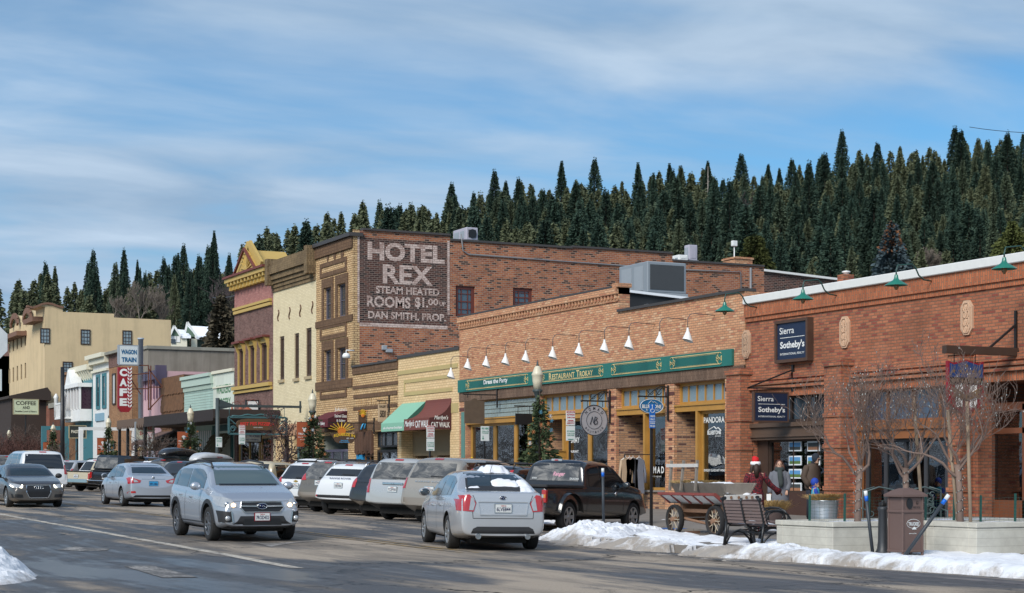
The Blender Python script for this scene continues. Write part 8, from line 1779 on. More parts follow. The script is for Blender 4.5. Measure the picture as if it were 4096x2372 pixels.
# octagonal stop sign seen from behind at the left edge, frames and poles
x,y=xyd(-52,26);t=thing('stop_sign','back of an octagonal road sign cut off by the left edge','road sign',(x,y,0),R(-26.2));mb=MB();rr_=.33;zc=HCAM+(HZ-1370)/FPX*26;mb.prism([(rr_*math.cos(math.pi/8+k*math.pi/4),zc+rr_*math.sin(math.pi/8+k*math.pi/4)) for k in range(8)],'y',-.004,.004);mb.box(-.22,.22,-.004,.004,zc-.72,zc-.40);mb.obj('sign_plate',plain('bare_aluminium',(.42,.44,.45),.45,metal=.3),t,local=True);mb=MB();mb.box(-.03,.03,-.06,-.005,0,zc+.3);mb.obj('post',M_GALV,t,local=True)
def portal(name,label,u0,u1,v0,vpost,x,mat,w_=.28):
 y=sy(u0,x);t=thing(name,label,'street frame',(x,y,0));x0,z0=P(u0,v0,y);x1=sx(u1,y);mb=MB();mb.box(x0,x1,y-.1,y+.1,z0-w_,z0);mb.obj('beam',mat,t);mb=MB();mb.box(x0,x0+w_*1.2,y-.15,y+.15,.2,z0-w_);mb.obj('post',mat,t);mb=MB();mb.box(x1-w_,x1,y-.12,y+.12,.2,z0-w_);mb.obj('post',mat,t)
portal('street_frame','teal painted timber frame over the far sidewalk',166,275,1704,1830,24.9,plain('teal_timber',(.05,.17,.20),.6));portal('street_frame','white painted timber frame right of the pastime sign',316,540,1708,1830,25.0,M_WHITE,.2)
y=sy(250,24.4);mb=MB();mb.lathe([(.16,0),(.13,zz(1468,24.4,y))],(24.4,y,0),10);tag(mb.obj('utility_pole',M_BLACK),'tall black pole in front of the yellow stucco building','pole')
# hanging dresses, menu box, rack
t=thing('clothes_rail','rail with beige, black and grey dresses outside the boutique','clothes rail',(T-.6,sy(2540,T-.6),.1));y=sy(2540,T-.6);mb=MB();mb.bar((T-1.0,y,2.05),(T+.1,y,2.05),.03);mb.tube([(T-1.0,y,.1),(T-1.0,y,2.05)],.02,6);mb.tube([(T+.05,y,.1),(T+.05,y,2.05)],.02,6);mb.obj('rail',M_IRON,t)
for k,(u,m_,nm,ln) in enumerate(((2502,plain('beige_knit',(.45,.33,.22),.9),'coat',1.25),(2518,plain('pink_beige_cloth',(.50,.33,.26),.9),'dress',1.2),(2532,plain('black_cloth',(.015,.015,.018),.9),'dress',1.3),(2556,plain('grey_cloth',(.17,.18,.22),.9),'dress',1.25))):
 xx=sx(u,y);dt=thing('hanging_'+nm,('cream knitted coat','dusty pink dress','black dress','grey long-sleeved dress')[k]+' hanging on the rail outside the boutique',nm,(xx,y,2.0));mb=MB();w_=.17
 prof=[(-.06,-.08),(-w_,-.14),(-w_*.8,-.5),(-w_*1.05,-ln),(w_*1.05,-ln),(w_*.8,-.5),(w_,-.14),(.06,-.08)];mb.prism([(xx+a,2.0+b_) for a,b_ in prof],'y',y-.06,y+.05)
 if nm != 'dress' or k==3:
  for s in (-1,1):mb.tube([(xx+s*w_*.9,y,1.84),(xx+s*(w_+.06),y-.02,1.4),(xx+s*(w_+.05),y-.03,1.1)],[.05,.045,.05],6)
 mb.obj('cloth',m_,dt);mb=MB();mb.tube([(xx-w_,y,1.86),(xx,y,1.97),(xx+w_,y,1.86)],.012,5);mb.tube([(xx,y,1.97),(xx,y,2.04)],.008,4);mb.obj('hanger',M_WHITE,dt)
t=thing('menu_box','small golden wooden menu box on a post by the restaurant door','menu box',(T-1,sy(2244,T-1),.1));y=sy(2244,T-1);mb=MB();mb.bbox(T-1.16,T-.84,y-.12,y+.12,zz(1830,T-1,y),zz(1806,T-1,y),.01);mb.box(T-1.2,T-.8,y-.16,y+.16,zz(1805,T-1,y),zz(1802,T-1,y));mb.box(T-1.04,T-.96,y-.04,y+.04,.1,zz(1830,T-1,y));mb.obj('box',M_WOODY,t)
# ---------------------------------------------------------------- rooftop plant
def unit(name,label,u0,uc,u1,v0,v1,y,mats,cat='rooftop unit',depth=None,fan=False,sk=None):
 x0=sx(uc,y);x1=sx(u1,y);z0,z1=zz(v1,x0,y),zz(v0,x0,y)
 dep=depth or x0/sx(u0,1.0)-y;t=thing(name,label,cat,(x0,y,z0));mb=MB();mb.bbox(x0,x1,y,y+dep,z0,z1,.03);mb.obj('casing',mats[0],t)
 mb=MB();mb.box(x0+.12,x1-.12,y-.02,y,z0+.12,z1-.12);mb.obj('coil_panel',mats[1],t)
 mb=MB();mb.box(x0-.015,x0,y+dep*.15,y+dep*.45,z0+.1,z1-.15);mb.box(x0-.015,x0,y+dep*.55,y+dep*.9,z0+.1,z1-.15);mb.box(x0-.05,x1+.05,y-.05,y+dep,z0-.12,z0);mb.obj('service_door',plain('grey_door_panel',(.30,.33,.36),.5),t)
 if fan:mb=MB();mb.lathe([(min(x1-x0,z1-z0)*.35,-.05),(min(x1-x0,z1-z0)*.35,0)],((x0+x1)/2,y-.02,(z0+z1)/2),18,axis='y');mb.obj('fan',M_BLACK,t)
 return t
unit('rooftop_unit','big grey rooftop air unit behind the raised brick parapet',2476,2590,2745,1044,1168,60.5,(M_HVAC,M_MESH))
unit('rooftop_unit','pale rooftop fan unit on the tall hotel roof',1812,1865,1912,908,958,80.6,(plain('pale_unit',(.42,.40,.46),.5),M_MESH),fan=True)
unit('rooftop_unit','low white rooftop box left of the fan unit',1720,1722,1795,930,950,80.8,(M_WHITE,M_WHITE),depth=1.2);unit('rooftop_unit','small white rooftop box right of the low hotel wall step',2712,2716,2752,1018,1042,81.2,(M_WHITE,M_WHITE),depth=.9)
unit('rooftop_unit','narrow upright grey box with pipes on the far hotel roof',2754,2756,2790,978,1040,81.4,(MATS['pale_unit'],MATS['pale_unit']),depth=.5)
y=79.2;mb=MB();x_=sx(2937,y);mb.tube([(x_,y,9.5),(x_,y,zz(965,x_,y))],.03,5);mb.bbox(x_-.15,x_+.15,y-.1,y+.1,zz(985,x_,y),zz(963,x_,y),.02);tag(mb.obj('antenna_mast',M_WHITE),'thin mast with a small white box on the hotel roof end','antenna')
mb=MB();x0,x1=sx(2940,79),sx(3010,79);mb.box(x0,x1,79,80.2,9,zz(1026,x0,79));mb.box(x0-.06,x1+.06,78.94,80.26,zz(1034,x0,79),zz(1028,x0,79));tag(mb.obj('chimney',M_TAN),'low tan brick chimney at the end of the hotel wall','chimney')
t=thing('chimney','small red brick chimney with a white cowl behind the white roof edge','chimney',(36,44,6.5));y=44;x0,x1=sx(3377,y),sx(3416,y);mb=MB();mb.box(x0,x1,y,y+.35,6,zz(1096,x0,y));mb.obj('stack',M_RED,t);mb=MB();mb.lathe([(.10,zz(1096,x0,y)),(.08,zz(1090,x0,y)),(.13,zz(1088,x0,y)),(.13,zz(1082,x0,y)),(.02,zz(1079,x0,y))],((x0+x1)/2,y+.15,0),10);mb.obj('cowl',M_CAPW,t)
t=thing('roof_screen','black lined roof upstand with a sloping snowy white edge behind the tan parapet','roof upstand',(31,55,7));y=55.5;x0,x1=sx(2512,y),sx(2838,y);za,zb_=zz(1162,x0,y),zz(1202,x1,y);mb=MB();mb.prism([(x0,6.6),(x1,6.6),(x1,zb_-.08),(x0,za-.08)],'y',y,y+.3);mb.obj('wall',plain('black_membrane',(.02,.022,.025),.7,var=.3),t);mb=MB();mb.bar((x0-.05,y+.12,za-.03),(x1,y+.12,zb_-.03),.5,.09);mb.obj('snowy_edge',M_SNOWR,t);mb=MB();mb.box(sx(2575,y),sx(2625,y),y-.25,y-.01,zz(1250,x0,y),zz(1215,x0,y));mb.obj('vent_box',M_GALV,t)
for (u0,v0,D0,u1,v1,D1,lab) in ((3878,508,300,4200,532,300,'thin overhead cable crossing the top right trees'),(850,1190,190,1010,1155,150,'slack service cable left of the pink brick building')):
 a,b_=xyd(u0,D0),xyd(u1,D1);za,zb_=HCAM+(HZ-v0)/FPX*D0,HCAM+(HZ-v1)/FPX*D1;mb=MB();mb.tube([(a[0]+(b_[0]-a[0])*k,a[1]+(b_[1]-a[1])*k,za+(zb_-za)*k-1.2*k*(1-k)) for k in np.linspace(0,1,7)],.05 if D0>200 else .03,4);tag(mb.obj('overhead_cable',M_BLACK),lab,'cable')
 # ================================================================ foreground right: planters, benches, cart, bin
M_PC=NB('board_marked_concrete');_p=M_PC.pos();_s=M_PC.n('ShaderNodeSeparateXYZ',{0:_p});_n=M_PC.noise(_p,3.2,6,.7)
_l=M_PC.math('PINGPONG',_s.outputs[2],.07);_c=M_PC.mix(M_PC.ramp(_n.outputs[0],.3,.7),(.42,.40,.35,1),(.56,.54,.47,1));_c=M_PC.mix(M_PC.ramp(_l,.006,.002,0,.45),_c,(.2,.18,.15,1));M_PC.set(Base_Color=_c,Roughness=.9);M_PC.bump(_n.outputs[0],.3,.01);M_PC=M_PC.m
def planter(x0,x1,y0,y1,label,zt_=.56):
 t=thing('concrete_planter',label,'planter',((x0+x1)/2,(y0+y1)/2,.08),0,'concrete planters on the sidewalk');mb=MB();w_=.2
 for q in ((x0,x1,y0,y0+w_),(x0,x1,y1-w_,y1),(x0,x0+w_,y0+w_,y1-w_),(x1-w_,x1,y0+w_,y1-w_)):mb.bbox(*q,-.05,zt_-.10,.008)
 mb.obj('wall',M_PC,t);mb=MB()
 for q in ((x0-.02,x1+.02,y0-.02,y0+w_),(x0-.02,x1+.02,y1-w_,y1+.02),(x0-.02,x0+w_,y0+w_+.002,y1-w_-.002),(x1-w_,x1+.02,y0+w_+.002,y1-w_-.002)):mb.bbox(*q,zt_-.095,zt_,.012)
 mb.obj('rim',M_PC,t);mb=MB();nx,ny=22,14;V=[(x0+w_+(x1-x0-2*w_)*i/nx,y0+w_+(y1-y0-2*w_)*j/ny,zt_-.03+.03*noise.noise(Vector((i*.6,j*.6,x0)))) for j in range(ny+1) for i in range(nx+1)]
 mb.add(V,[(j*(nx+1)+i,j*(nx+1)+i+1,(j+1)*(nx+1)+i+1,(j+1)*(nx+1)+i) for j in range(ny) for i in range(nx)],0,True);mb.obj('snowy_soil',SNOW,t);return t
yp_=sy(3106,18.72);planter(18.72,23.6,25.2,yp_,'long pale concrete planter beside the benches, holding two bare trees');planter(sx(3906,23.8),27.5,23.8,25.15,'pale concrete planter behind the brown bin, holding the right-hand tree')
tr1=planter_tree(sx(3429,26.2),26.2,.52,2.75,'leftmost bare planter tree wrapped in fairy lights',11,1,.08);tr2=planter_tree(sx(3624,26.0),26.0,.52,2.65,'middle bare planter tree rising behind the brown bin',14,1,0);tr3=planter_tree(sx(3842,24.9),24.9,.52,2.8,'rightmost bare planter tree, wide crown before the timber door',19,1,-.05,.62)
for u,y,u1,vt,lab in ((3692,26.0,3655,1590,'slanting wooden stake beside the middle planter tree'),(3833,25.0,3790,1640,'wooden stake left of the rightmost planter tree'),(3883,24.7,3868,1605,'grey wooden stake right of the rightmost planter tree')):
 x=sx(u,y);x1=sx(u1,y);mb=MB();mb.tube([(x,y,.4),(x1,y,zz(vt,x1,y))],.032,8);tag(mb.obj('tree_stake',plain('weathered_stake_wood',(.30,.22,.15),.85,var=.2)),lab,'stake')
 # green wire fence
M_GW=plain('dark_green_wire',(.012,.07,.055),.5)
t=thing('wire_fence','low dark green wire mesh fence on green stakes around the planter trees','fence',(21,27,.5));pts=[(sx(3238,26.4),26.4),(sx(3378,26.3),26.3),(sx(3475,26.4),26.4),(sx(3560,26.3),26.3),(sx(3702,26.2),26.2),(sx(3815,25.2),25.2),(sx(3922,24.9),24.9),(sx(4060,24.8),24.8),(sx(4200,24.8),24.8)]
for i,(x,y) in enumerate(pts):mb=MB();mb.bar((x,y,.45),(x+.01,y,1.02+.03*(i % 3)),.035,.03);mb.obj('stake',M_GW,t)
mb=MB()
for i in range(len(pts)-1):
 a,b_=Vector((*pts[i],0)),Vector((*pts[i+1],0));L_=(b_-a).length
 for k in range(8):z=.55+k*.06;mb.tube([a+(b_-a)*q+Vector((0,0,z+.012*math.sin(q*9+k+i))) for q in (0,.25,.5,.75,1)],.0022,3)
 for k in range(int(L_/.10)):q=a+(b_-a)*(k*.10/L_);mb.tube([q+Vector((0,0,.53)),q+Vector((.004,0,.98))],.0018,3)
mb.obj('mesh_netting',M_GW,t)
# benches
M_SLAT=plain('mauve_brown_slat',(.155,.11,.10),.6,var=.12);M_BF=plain('black_cast_frame',(.014,.015,.017),.4)
def bench(label,x,y,rz,L_=1.25,snow=False):
 """local: long axis Y, the back is on -X, the seat opens to +X"""
 t=thing('park_bench',label,'bench',(x,y,top_z(x,y)-.01),rz,'slatted benches with black frames')
 sl=MB();bk=MB()
 for k in range(6):q=k*.083;sl.bbox(-.02+q,.052+q,-L_/2,L_/2,.43-.004*k,.462-.004*k,.006)
 sl.obj('seat',M_SLAT,t,local=True)
 for k in range(7):z=.50+k*.062;xx=-.06-(z-.45)*.26;bk.bbox(xx-.016,xx+.016,-L_/2,L_/2,z-.026,z+.028,.006)
 bk.obj('backrest',M_SLAT,t,local=True)
 for yy in (-L_/2+.04,L_/2-.04,0):
  mb=MB();mb.tube([(.46,yy,.44),(.2,yy,.42),(-.03,yy,.43),(-.10,yy,.52),(-.19,yy,.90),(-.20,yy,.93)],[.022,.024,.026,.026,.024,.03],8)
  if yy:
   mb.tube([(-.10,yy,.5),(-.13,yy,.25),(-.16,yy,0)],[.028,.024,.03],8);mb.tube([(.44,yy,.44),(.46,yy,.25),(.50,yy,0)],[.028,.024,.03],8)
   mb.tube([(-.15,yy,.03),(-.08,yy,.16),(.05,yy,.27),(.17,yy,.31),(.30,yy,.27),(.42,yy,.16),(.49,yy,.03)],.02,7)
   mb.tube([(-.14,yy,.62),(-.05,yy,.70),(.12,yy,.73),(.30,yy,.72),(.44,yy,.66),(.52,yy,.55),(.50,yy,.44),(.44,yy,.42)],.022,8)
   mb.tube([(.18+.22*math.cos(a),yy,.56+.15*math.sin(a)) for a in np.linspace(0,6.28,18)],.014,6);mb.lathe([(.035,-.03),(.035,.03)],(-.20,yy,.94),10,axis='y')
  else:mb.tube([(.46,yy,.42),(.2,yy,.30),(-.1,yy,.42)],.018,6)
  mb.obj('frame',M_BF,t,local=True)
 mb=MB();mb.bar((.17,-L_/2+.04,.30),(.17,L_/2-.04,.30),.03);mb.obj('stretcher',M_BF,t,local=True)
 if snow:
  o=snow_patch('seat_snow','snow lying on the seat of the nearer bench',x+.05,x+.46,y-L_/2,y+L_/2,lambda a,b_:.028,SNOW,.05,base=lambda a,b_:t.location.z+.46,seed=4)
 return t
bench('nearer slatted bench seen from behind, snow on its seat',sx(2988,28.3)-.05,28.15,0,1.35,True);bench('farther slatted bench behind the nearer one, turned towards the shops',sx(3010,30.0),30.1,R(-62),1.5)
# brown litter bin
D=30.0;x,y=xyd(3622,D+.2);t=thing('litter_bin','brown metal recycling bin with round slot and overhanging lid','litter bin',(x,y,top_z(x,y)),R(-26.2+23));M_BIN=plain('mauve_brown_metal',(.125,.078,.066),.6,var=.08,scale=30)
mb=MB();mb.bbox(-.27,.27,-.27,.27,.08,.94,.015);mb.obj('cabinet',M_BIN,t,local=True);mb=MB()
for a in (-1,1):
 for b_ in (-1,1):mb.bbox(a*.265-.025,a*.265+.025,b_*.265-.025,b_*.265+.025,.0,.95,.008)
mb.bbox(-.30,.30,-.30,.30,.69,.735,.01);mb.bbox(-.30,.30,-.30,.30,.07,.11,.01);mb.obj('corner_post',M_BIN,t,local=True)
mb=MB();mb.add([(a*.35,b_*.35,.94) for a,b_ in ((-1,-1),(1,-1),(1,1),(-1,1))]+[(a*.35,b_*.35,.975) for a,b_ in ((-1,-1),(1,-1),(1,1),(-1,1))]+[(a*.22,b_*.22,1.04) for a,b_ in ((-1,-1),(1,-1),(1,1),(-1,1))]+[(a*.10,b_*.10,1.075) for a,b_ in ((-1,-1),(1,-1),(1,1),(-1,1))],[(3,2,1,0)]+[(l*4+k,l*4+(k+1) % 4,l*4+4+(k+1) % 4,l*4+4+k) for l in range(3) for k in range(4)]+[(12,13,14,15)]);mb.obj('lid',M_BIN,t,local=True)
mb=MB();mb.lathe([(.085,-.01),(.085,0)],(-.09,-.278,.835),20,axis='y');mb.obj('slot',M_BLACK,t,local=True);mb=MB();mb.bbox(-.262+.003,-.262+.003+.02,-.2,.24,.12,.68,.003);mb.obj('door',M_BIN,t,local=True)
mb=MB();oval(mb,(.02,-.275,.52),.18,.07,.004,n=24);texty(mb,'TRUCKEE',-.12,-.278,.49,.28,.055,bold=.03);texty(mb,'RECYCLE',.02,-.276,.76,.18,.03,mi=1);texty(mb,'www.truckee',-.10,-.276,.36,.2,.02)
mb.prism([(-.02,.43),(.10,.43),(.08,.46),(.04,.475),(0,.455)],'y',-.279,-.275)
for k in range(3):a=k*2.094+.5;mb.bar((.12+.03*math.cos(a),-.277,.85+.03*math.sin(a)),(.12+.03*math.cos(a+1.6),-.277,.85+.03*math.sin(a+1.6)),.016,.004,1)
mb.obj('bin_markings',[M_SW,M_BLACK],t,local=True);t.scale=(.76,.76,1.10)
# bollard and marker posts
x,y=xyd(3531,30.6);t=thing('bollard','dark grey cast iron bollard left of the brown bin','bollard',(x,y,top_z(x,y)));mb=MB();mb.lathe([(.14,0),(.14,.04),(.10,.12),(.085,.25),(.075,.78),(.09,.80),(.09,.84),(.06,.86)],(0,0,0),18);mb.obj('shaft',plain('dark_grey_iron',(.03,.033,.038),.5,var=.15),t,local=True);mb=MB();mb.bbox(-.055,.055,-.055,.055,.86,.93,.015);mb.lathe([(.04,.93),(.02,.965)],(0,0,0),10);mb.obj('cap',M_IRON,t,local=True)
def marker(label,ub,D,ut,vt,dz=0):
 x,y=xyd(ub,D);z=top_z(x,y)-.05;p0=Vector((x,y,z));xt,yt=xyd(ut,D-.1);p1=Vector((xt,yt,HCAM+(HZ-vt)/FPX*(D-.1)));t=thing('marker_post',label,'marker post',p0,0,'snow marker posts with blue and white tips');d=(p1-p0);L_=d.length;q=lambda k:p0+d*k
 for nm,a,b_,m_,r_ in (('post',0,1-.18/L_,plain('dark_slate_post',(.03,.037,.045),.5),.03),('blue_band',1-.18/L_,1-.09/L_,plain('marker_blue',(.0,.12,.55),.4),.0325),('white_tip',1-.09/L_,1,M_SW,.0325)):mb=MB();mb.tube([q(a),q(b_)],r_,12);mb.obj(nm,m_,t)
marker('upright marker post in front of the black pickup truck',2415,38.3,2411,1873);marker('slightly tilted marker post left of the bollard',3493,30.6,3462,1963);marker('strongly leaning marker post in front of the brown bin',3603,27.8,3795,1979)
# half barrel planter with dry grass, scroll bench, old cart
x,y=xyd(3296,46.6);z=top_z(x,y);t=thing('barrel_planter','galvanised round tub planter with dry yellow grass','planter',(x,y,z));mb=MB();mb.lathe([(.34,0),(.355,.1),(.35,.12),(.37,.3),(.365,.32),(.38,.55),(.39,.57)],(0,0,0),24);mb.obj('tub',M_GALV,t,local=True)
def grass(name,n,r_,h0,zb_,seed):g=np.random.default_rng(seed);V=np.zeros((n,4,3));a=g.random(n)*6.28;rr_=np.sqrt(g.random(n))*r_;bx,by=rr_*np.cos(a),rr_*np.sin(a);lx,ly=g.normal(0,.12,n)+bx*.4,g.normal(0,.12,n)+by*.4;h=h0*g.uniform(.5,1,n);V[:,0]=np.stack([bx-.008,by,np.full(n,zb_)],1);V[:,1]=np.stack([bx+.008,by,np.full(n,zb_)],1);V[:,2]=np.stack([bx+lx+.004,by+ly,zb_+h],1);V[:,3]=np.stack([bx+lx-.004,by+ly,zb_+h],1);return V.reshape(-1,3)
M_HAY=plain('dry_yellow_grass',(.42,.28,.11),.9,var=.35,scale=20);o=bpy.data.objects.new('dry_grass',quad_mesh('dry_grass',grass('g',1300,.30,.2,.55,3),M_HAY));COL.objects.link(o);o.parent=t;o['kind']='stuff'
x,y=xyd(3090,42.5);t=thing('barrel_planter','small tub of dry grass half hidden behind the benches','planter',(x,y,top_z(x,y)));mb=MB();mb.lathe([(.26,0),(.30,.45),(.31,.47)],(0,0,0),20);mb.obj('tub',M_SLAT,t,local=True);o=bpy.data.objects.new('dry_grass',quad_mesh('dry_grass',grass('g',700,.28,.28,.45,5),M_HAY));COL.objects.link(o);o.parent=t;o['kind']='stuff'
x,y=xyd(3608,37.0);t=thing('ornamental_bench','wrought iron bench with curling scrollwork back behind the planters','bench',(x,y,top_z(x,y)),R(-20));M_SC=plain('grey_green_iron',(.07,.10,.10),.5);mb=MB();rr=random.Random(2)
for s in (-1,1):mb.tube([(s*.85,0,0),(s*.85,0,1.05),(s*.6,0,1.12)],.018,6);mb.tube([(s*.85,-.4,0),(s*.85,-.4,.62),(s*.85,0,.66)],.018,6)
mb.tube([(-.85,0,1.0),(-.5,0,1.12),(0,0,1.02),(.5,0,1.12),(.85,0,1.0)],.018,6);mb.tube([(-.85,0,.45),(.85,0,.45)],.018,6)
for k in range(22):cx_,cz=rr.uniform(-.72,.72),rr.uniform(.55,.98);r_=rr.uniform(.06,.15);a0=rr.uniform(0,6);mb.tube([(cx_+r_*math.cos(a0+a)*(1-a/9),0,cz+r_*math.sin(a0+a)*(1-a/9)) for a in np.linspace(0,6,14)],.011,5)
mb.obj('scroll_back',M_SC,t,local=True);mb=MB()
for k in range(5):mb.bbox(-.83,.83,-.40+k*.08,-.34+k*.08,.42,.445,.004)
mb.obj('seat',M_SC,t,local=True)
t=thing('hay_cart','old iron-wheeled wooden cart with a snow-topped trough and red flared deck','cart',(0,0,0));xw,yw=xyd(2689,40.6);zw=top_z(xw+.5,yw-1);t.location=(xw+.6,yw-.95,zw);t.rotation_euler=(0,0,R(-1));M_RW=plain('flaking_red_paint',(.20,.045,.035),.75,var=.35,scale=9);M_GW2=plain('grey_weathered_board',(.21,.18,.15),.85,var=.35,scale=7);M_FW=plain('flaking_white_paint',(.50,.48,.45),.7,var=.2,scale=8);M_RI=plain('rusty_spokes',(.22,.12,.07),.8,var=.4,scale=20)
for sx_ in (-1,1):
 for sy_ in (-1,1):
  c=(sx_*.58,sy_*.88,.335);mb=MB();mb.lathe([(.335,-.055),(.345,0),(.335,.055),(.28,.05),(.275,0),(.28,-.05),(.335,-.055)],c,30,axis='x',caps=False);w_=mb.obj('wheel',M_TYRE,t,local=True);mb=MB()
  for k in range(12):a=k*math.pi/6;mb.bar((c[0]+(.04 if k % 2 else -.04),c[1]+.05*math.cos(a),c[2]+.05*math.sin(a)),(c[0],c[1]+.28*math.cos(a),c[2]+.28*math.sin(a)),.014)
  mb.lathe([(.05,-.1),(.06,0),(.05,.1)],c,12,1,axis='x');mb.lathe([(.27,-.02),(.285,-.02),(.285,.02),(.27,.02)],c,26,1,axis='x',caps=False);mb.obj('spokes',[plain('pale_spoke',(.45,.38,.28),.7),M_RI],w_,local=True)
mb=MB()
for sy_ in (-1,1):mb.tube([(-.6,sy_*.88,.335),(.6,sy_*.88,.335)],.035,8);mb.box(-.4,.4,sy_*.88-.06,sy_*.88+.06,.38,.72)
for sx_ in (-.35,.35):mb.box(sx_-.04,sx_+.04,-1.0,1.25,.50,.58)
mb.tube([(-.05,-.9,.34),(-.3,-.2,.24),(-.5,.4,.34),(-.5,.8,.4)],.035,6);mb.bar((0,-.9,.34),(.1,-1.9,.55),.05);mb.bar((.2,-.9,.34),(.1,-1.9,.55),.04);mb.obj('undercarriage',M_RI,t,local=True)
mb=MB();mb.bbox(-.46,.46,-1.08,1.35,.70,.76,.01);mb.obj('deck',M_GW2,t,local=True)
mb=MB()
for k in range(6):y0=-1.08+k*.48;mb.bar((-.44,y0,.72),(-.72,y0,.93),.06,.07)
mb.bar((-.72,-1.10,.93),(-.72,1.38,.93),.07,.06);mb.obj('flared_rail',M_RW,t,local=True);mb=MB();mb.add([(-.46,-1.07,.75),(-.46,1.34,.75),(-.70,1.34,.91),(-.70,-1.07,.91)],[(0,1,2,3)]);mb.add([(-.46,-1.07,.73),(-.46,1.34,.73),(-.70,1.34,.89),(-.70,-1.07,.89)],[(3,2,1,0)]);mb.obj('flared_side',M_FW,t,local=True)
mb=MB();mb.bbox(-.48,.48,-1.16,-1.09,.79,.92,.01);en=mb.obj('end_board',M_FW,t,local=True);mb=MB()
for q in (-.35,-.15,.05,.2,.36):mb.lathe([(.035,-.015),(.03,0)],(q,-1.17,.86),10,axis='y')
mb.obj('rust_rosette',M_RI,en,local=True)
for sx_ in (-1,1):mb=MB();x0,x1=(-.62,-.48) if sx_<0 else (.48,.62);mb.add([(sx_*.30,-.9,.88),(sx_*.30,1.25,.88),(sx_*.46,1.32,1.18),(sx_*.46,-.98,1.18),(sx_*.26,-.9,.88),(sx_*.26,1.25,.88),(sx_*.42,1.32,1.18),(sx_*.42,-.98,1.18)],[(0,1,2,3),(7,6,5,4),(3,2,6,7),(0,3,7,4),(1,5,6,2)]);mb.obj('trough_side',M_GW2,t,local=True)
for yy in (-.93,.35,1.26):mb=MB();mb.add([(-.29,yy,.88),(.29,yy,.88),(.44,yy,1.17),(-.44,yy,1.17),(-.29,yy+.04,.88),(.29,yy+.04,.88),(.44,yy+.04,1.17),(-.44,yy+.04,1.17)],[(0,1,2,3),(7,6,5,4),(3,2,6,7)]);mb.obj('trough_end',M_GW2,t,local=True)
for yy,lean in ((1.25,.0),(.75,.1),(.1,.0)):mb=MB();mb.bar((-.5,yy,1.0),(-.46+lean*.3,yy-.02,1.70),.06,.05);mb.obj('rack_post',M_GW2,t,local=True)
mb=MB();mb.bar((-.50,1.4,1.58),(-.50,-.0,1.58),.03,.08);mb.obj('rack_rail',M_FW,t,local=True)
tw=t.location;snow_patch('trough_snow','snow filling the trough of the old cart',tw.x-.40,tw.x+.40,tw.y-.9,tw.y+.8,lambda a,b_:.06,SNOW,.06,base=lambda a,b_:tw.z+1.10,seed=8);snow_patch('deck_snow','snow on the near end of the cart deck',tw.x-.45,tw.x+.45,tw.y-1.08,tw.y-.93,lambda a,b_:.06,SNOW,.04,base=lambda a,b_:tw.z+.86,seed=9)
o=bpy.data.objects.new('straw',quad_mesh('straw',grass('g',900,.4,.10,1.15,9),M_HAY));COL.objects.link(o);o.location=(tw.x,tw.y+.9,tw.z);tag(o,'loose straw heaped in the back of the cart trough','straw',kind='stuff')
mb=MB();mb.box(0,.35,0,.12,0,.07);o=mb.obj('wood_block',plain('brown_block',(.16,.09,.06),.8),None,local=True);o.location=(xw+.1,yw-.5,zw);tag(o,'brown wooden chock lying by the cart wheel','block')
t2=poly_mark('blue_kerb_paint',[(22.6,37.1),(23.3,37.6),(23.9,38.3),(23.4,38.6),(22.6,37.9)],plain('worn_blue_paint',(.02,.10,.30),.7),'worn blue disabled bay paint by the kerb',.16)
# bushes and small trees in front of the far shops
for (u,x,H,lab,sd_,mt) in ((1128,25.6,4.6,'dark berry-laden bare tree between the pizzeria sign and orange banner',31,0),(640,25.7,3.6,'small bare tree beside the coffee shop awning',33,1),(820,25.9,3.5,'leaning bare bush under the mint green shop',34,1),(300,25.9,3.4,'low spreading bare tree left of the white frame',35,1),(140,25.6,5.0,'pale-limbed bare tree before the dark red brick building',36,1)):
 y=sy(u,x);t=thing('bare_street_tree',lab,'tree',(x,y,top_z(x,y)));mb=MB();rr=random.Random(sd_);li=[]
 bare_tree(mb,(0,0,-.1),(0,0,1),H*.33,H*.028,5,rr,.7,.1,3,li,.012,(2,3),.3);mb.obj('branches',plain('dark_branch',(.06,.042,.04),.9) if mt==0 else plain('brown_branch',(.12,.085,.07),.9),t,local=True)
 if mt==0:
  lb=MB();rr.shuffle(li)
  for q in li[:900]:lb.sphere(q+Vector((rr.gauss(0,.05),rr.gauss(0,.05),rr.gauss(0,.05))),.03,4,3)
  tag(lb.obj('berries',plain('withered_berries',(.07,.03,.03),.8),t,local=True),None,kind='stuff')
M_BUSH=leaf_mat('red_brown_twigs',(.035,.018,.016),(.11,.055,.045))
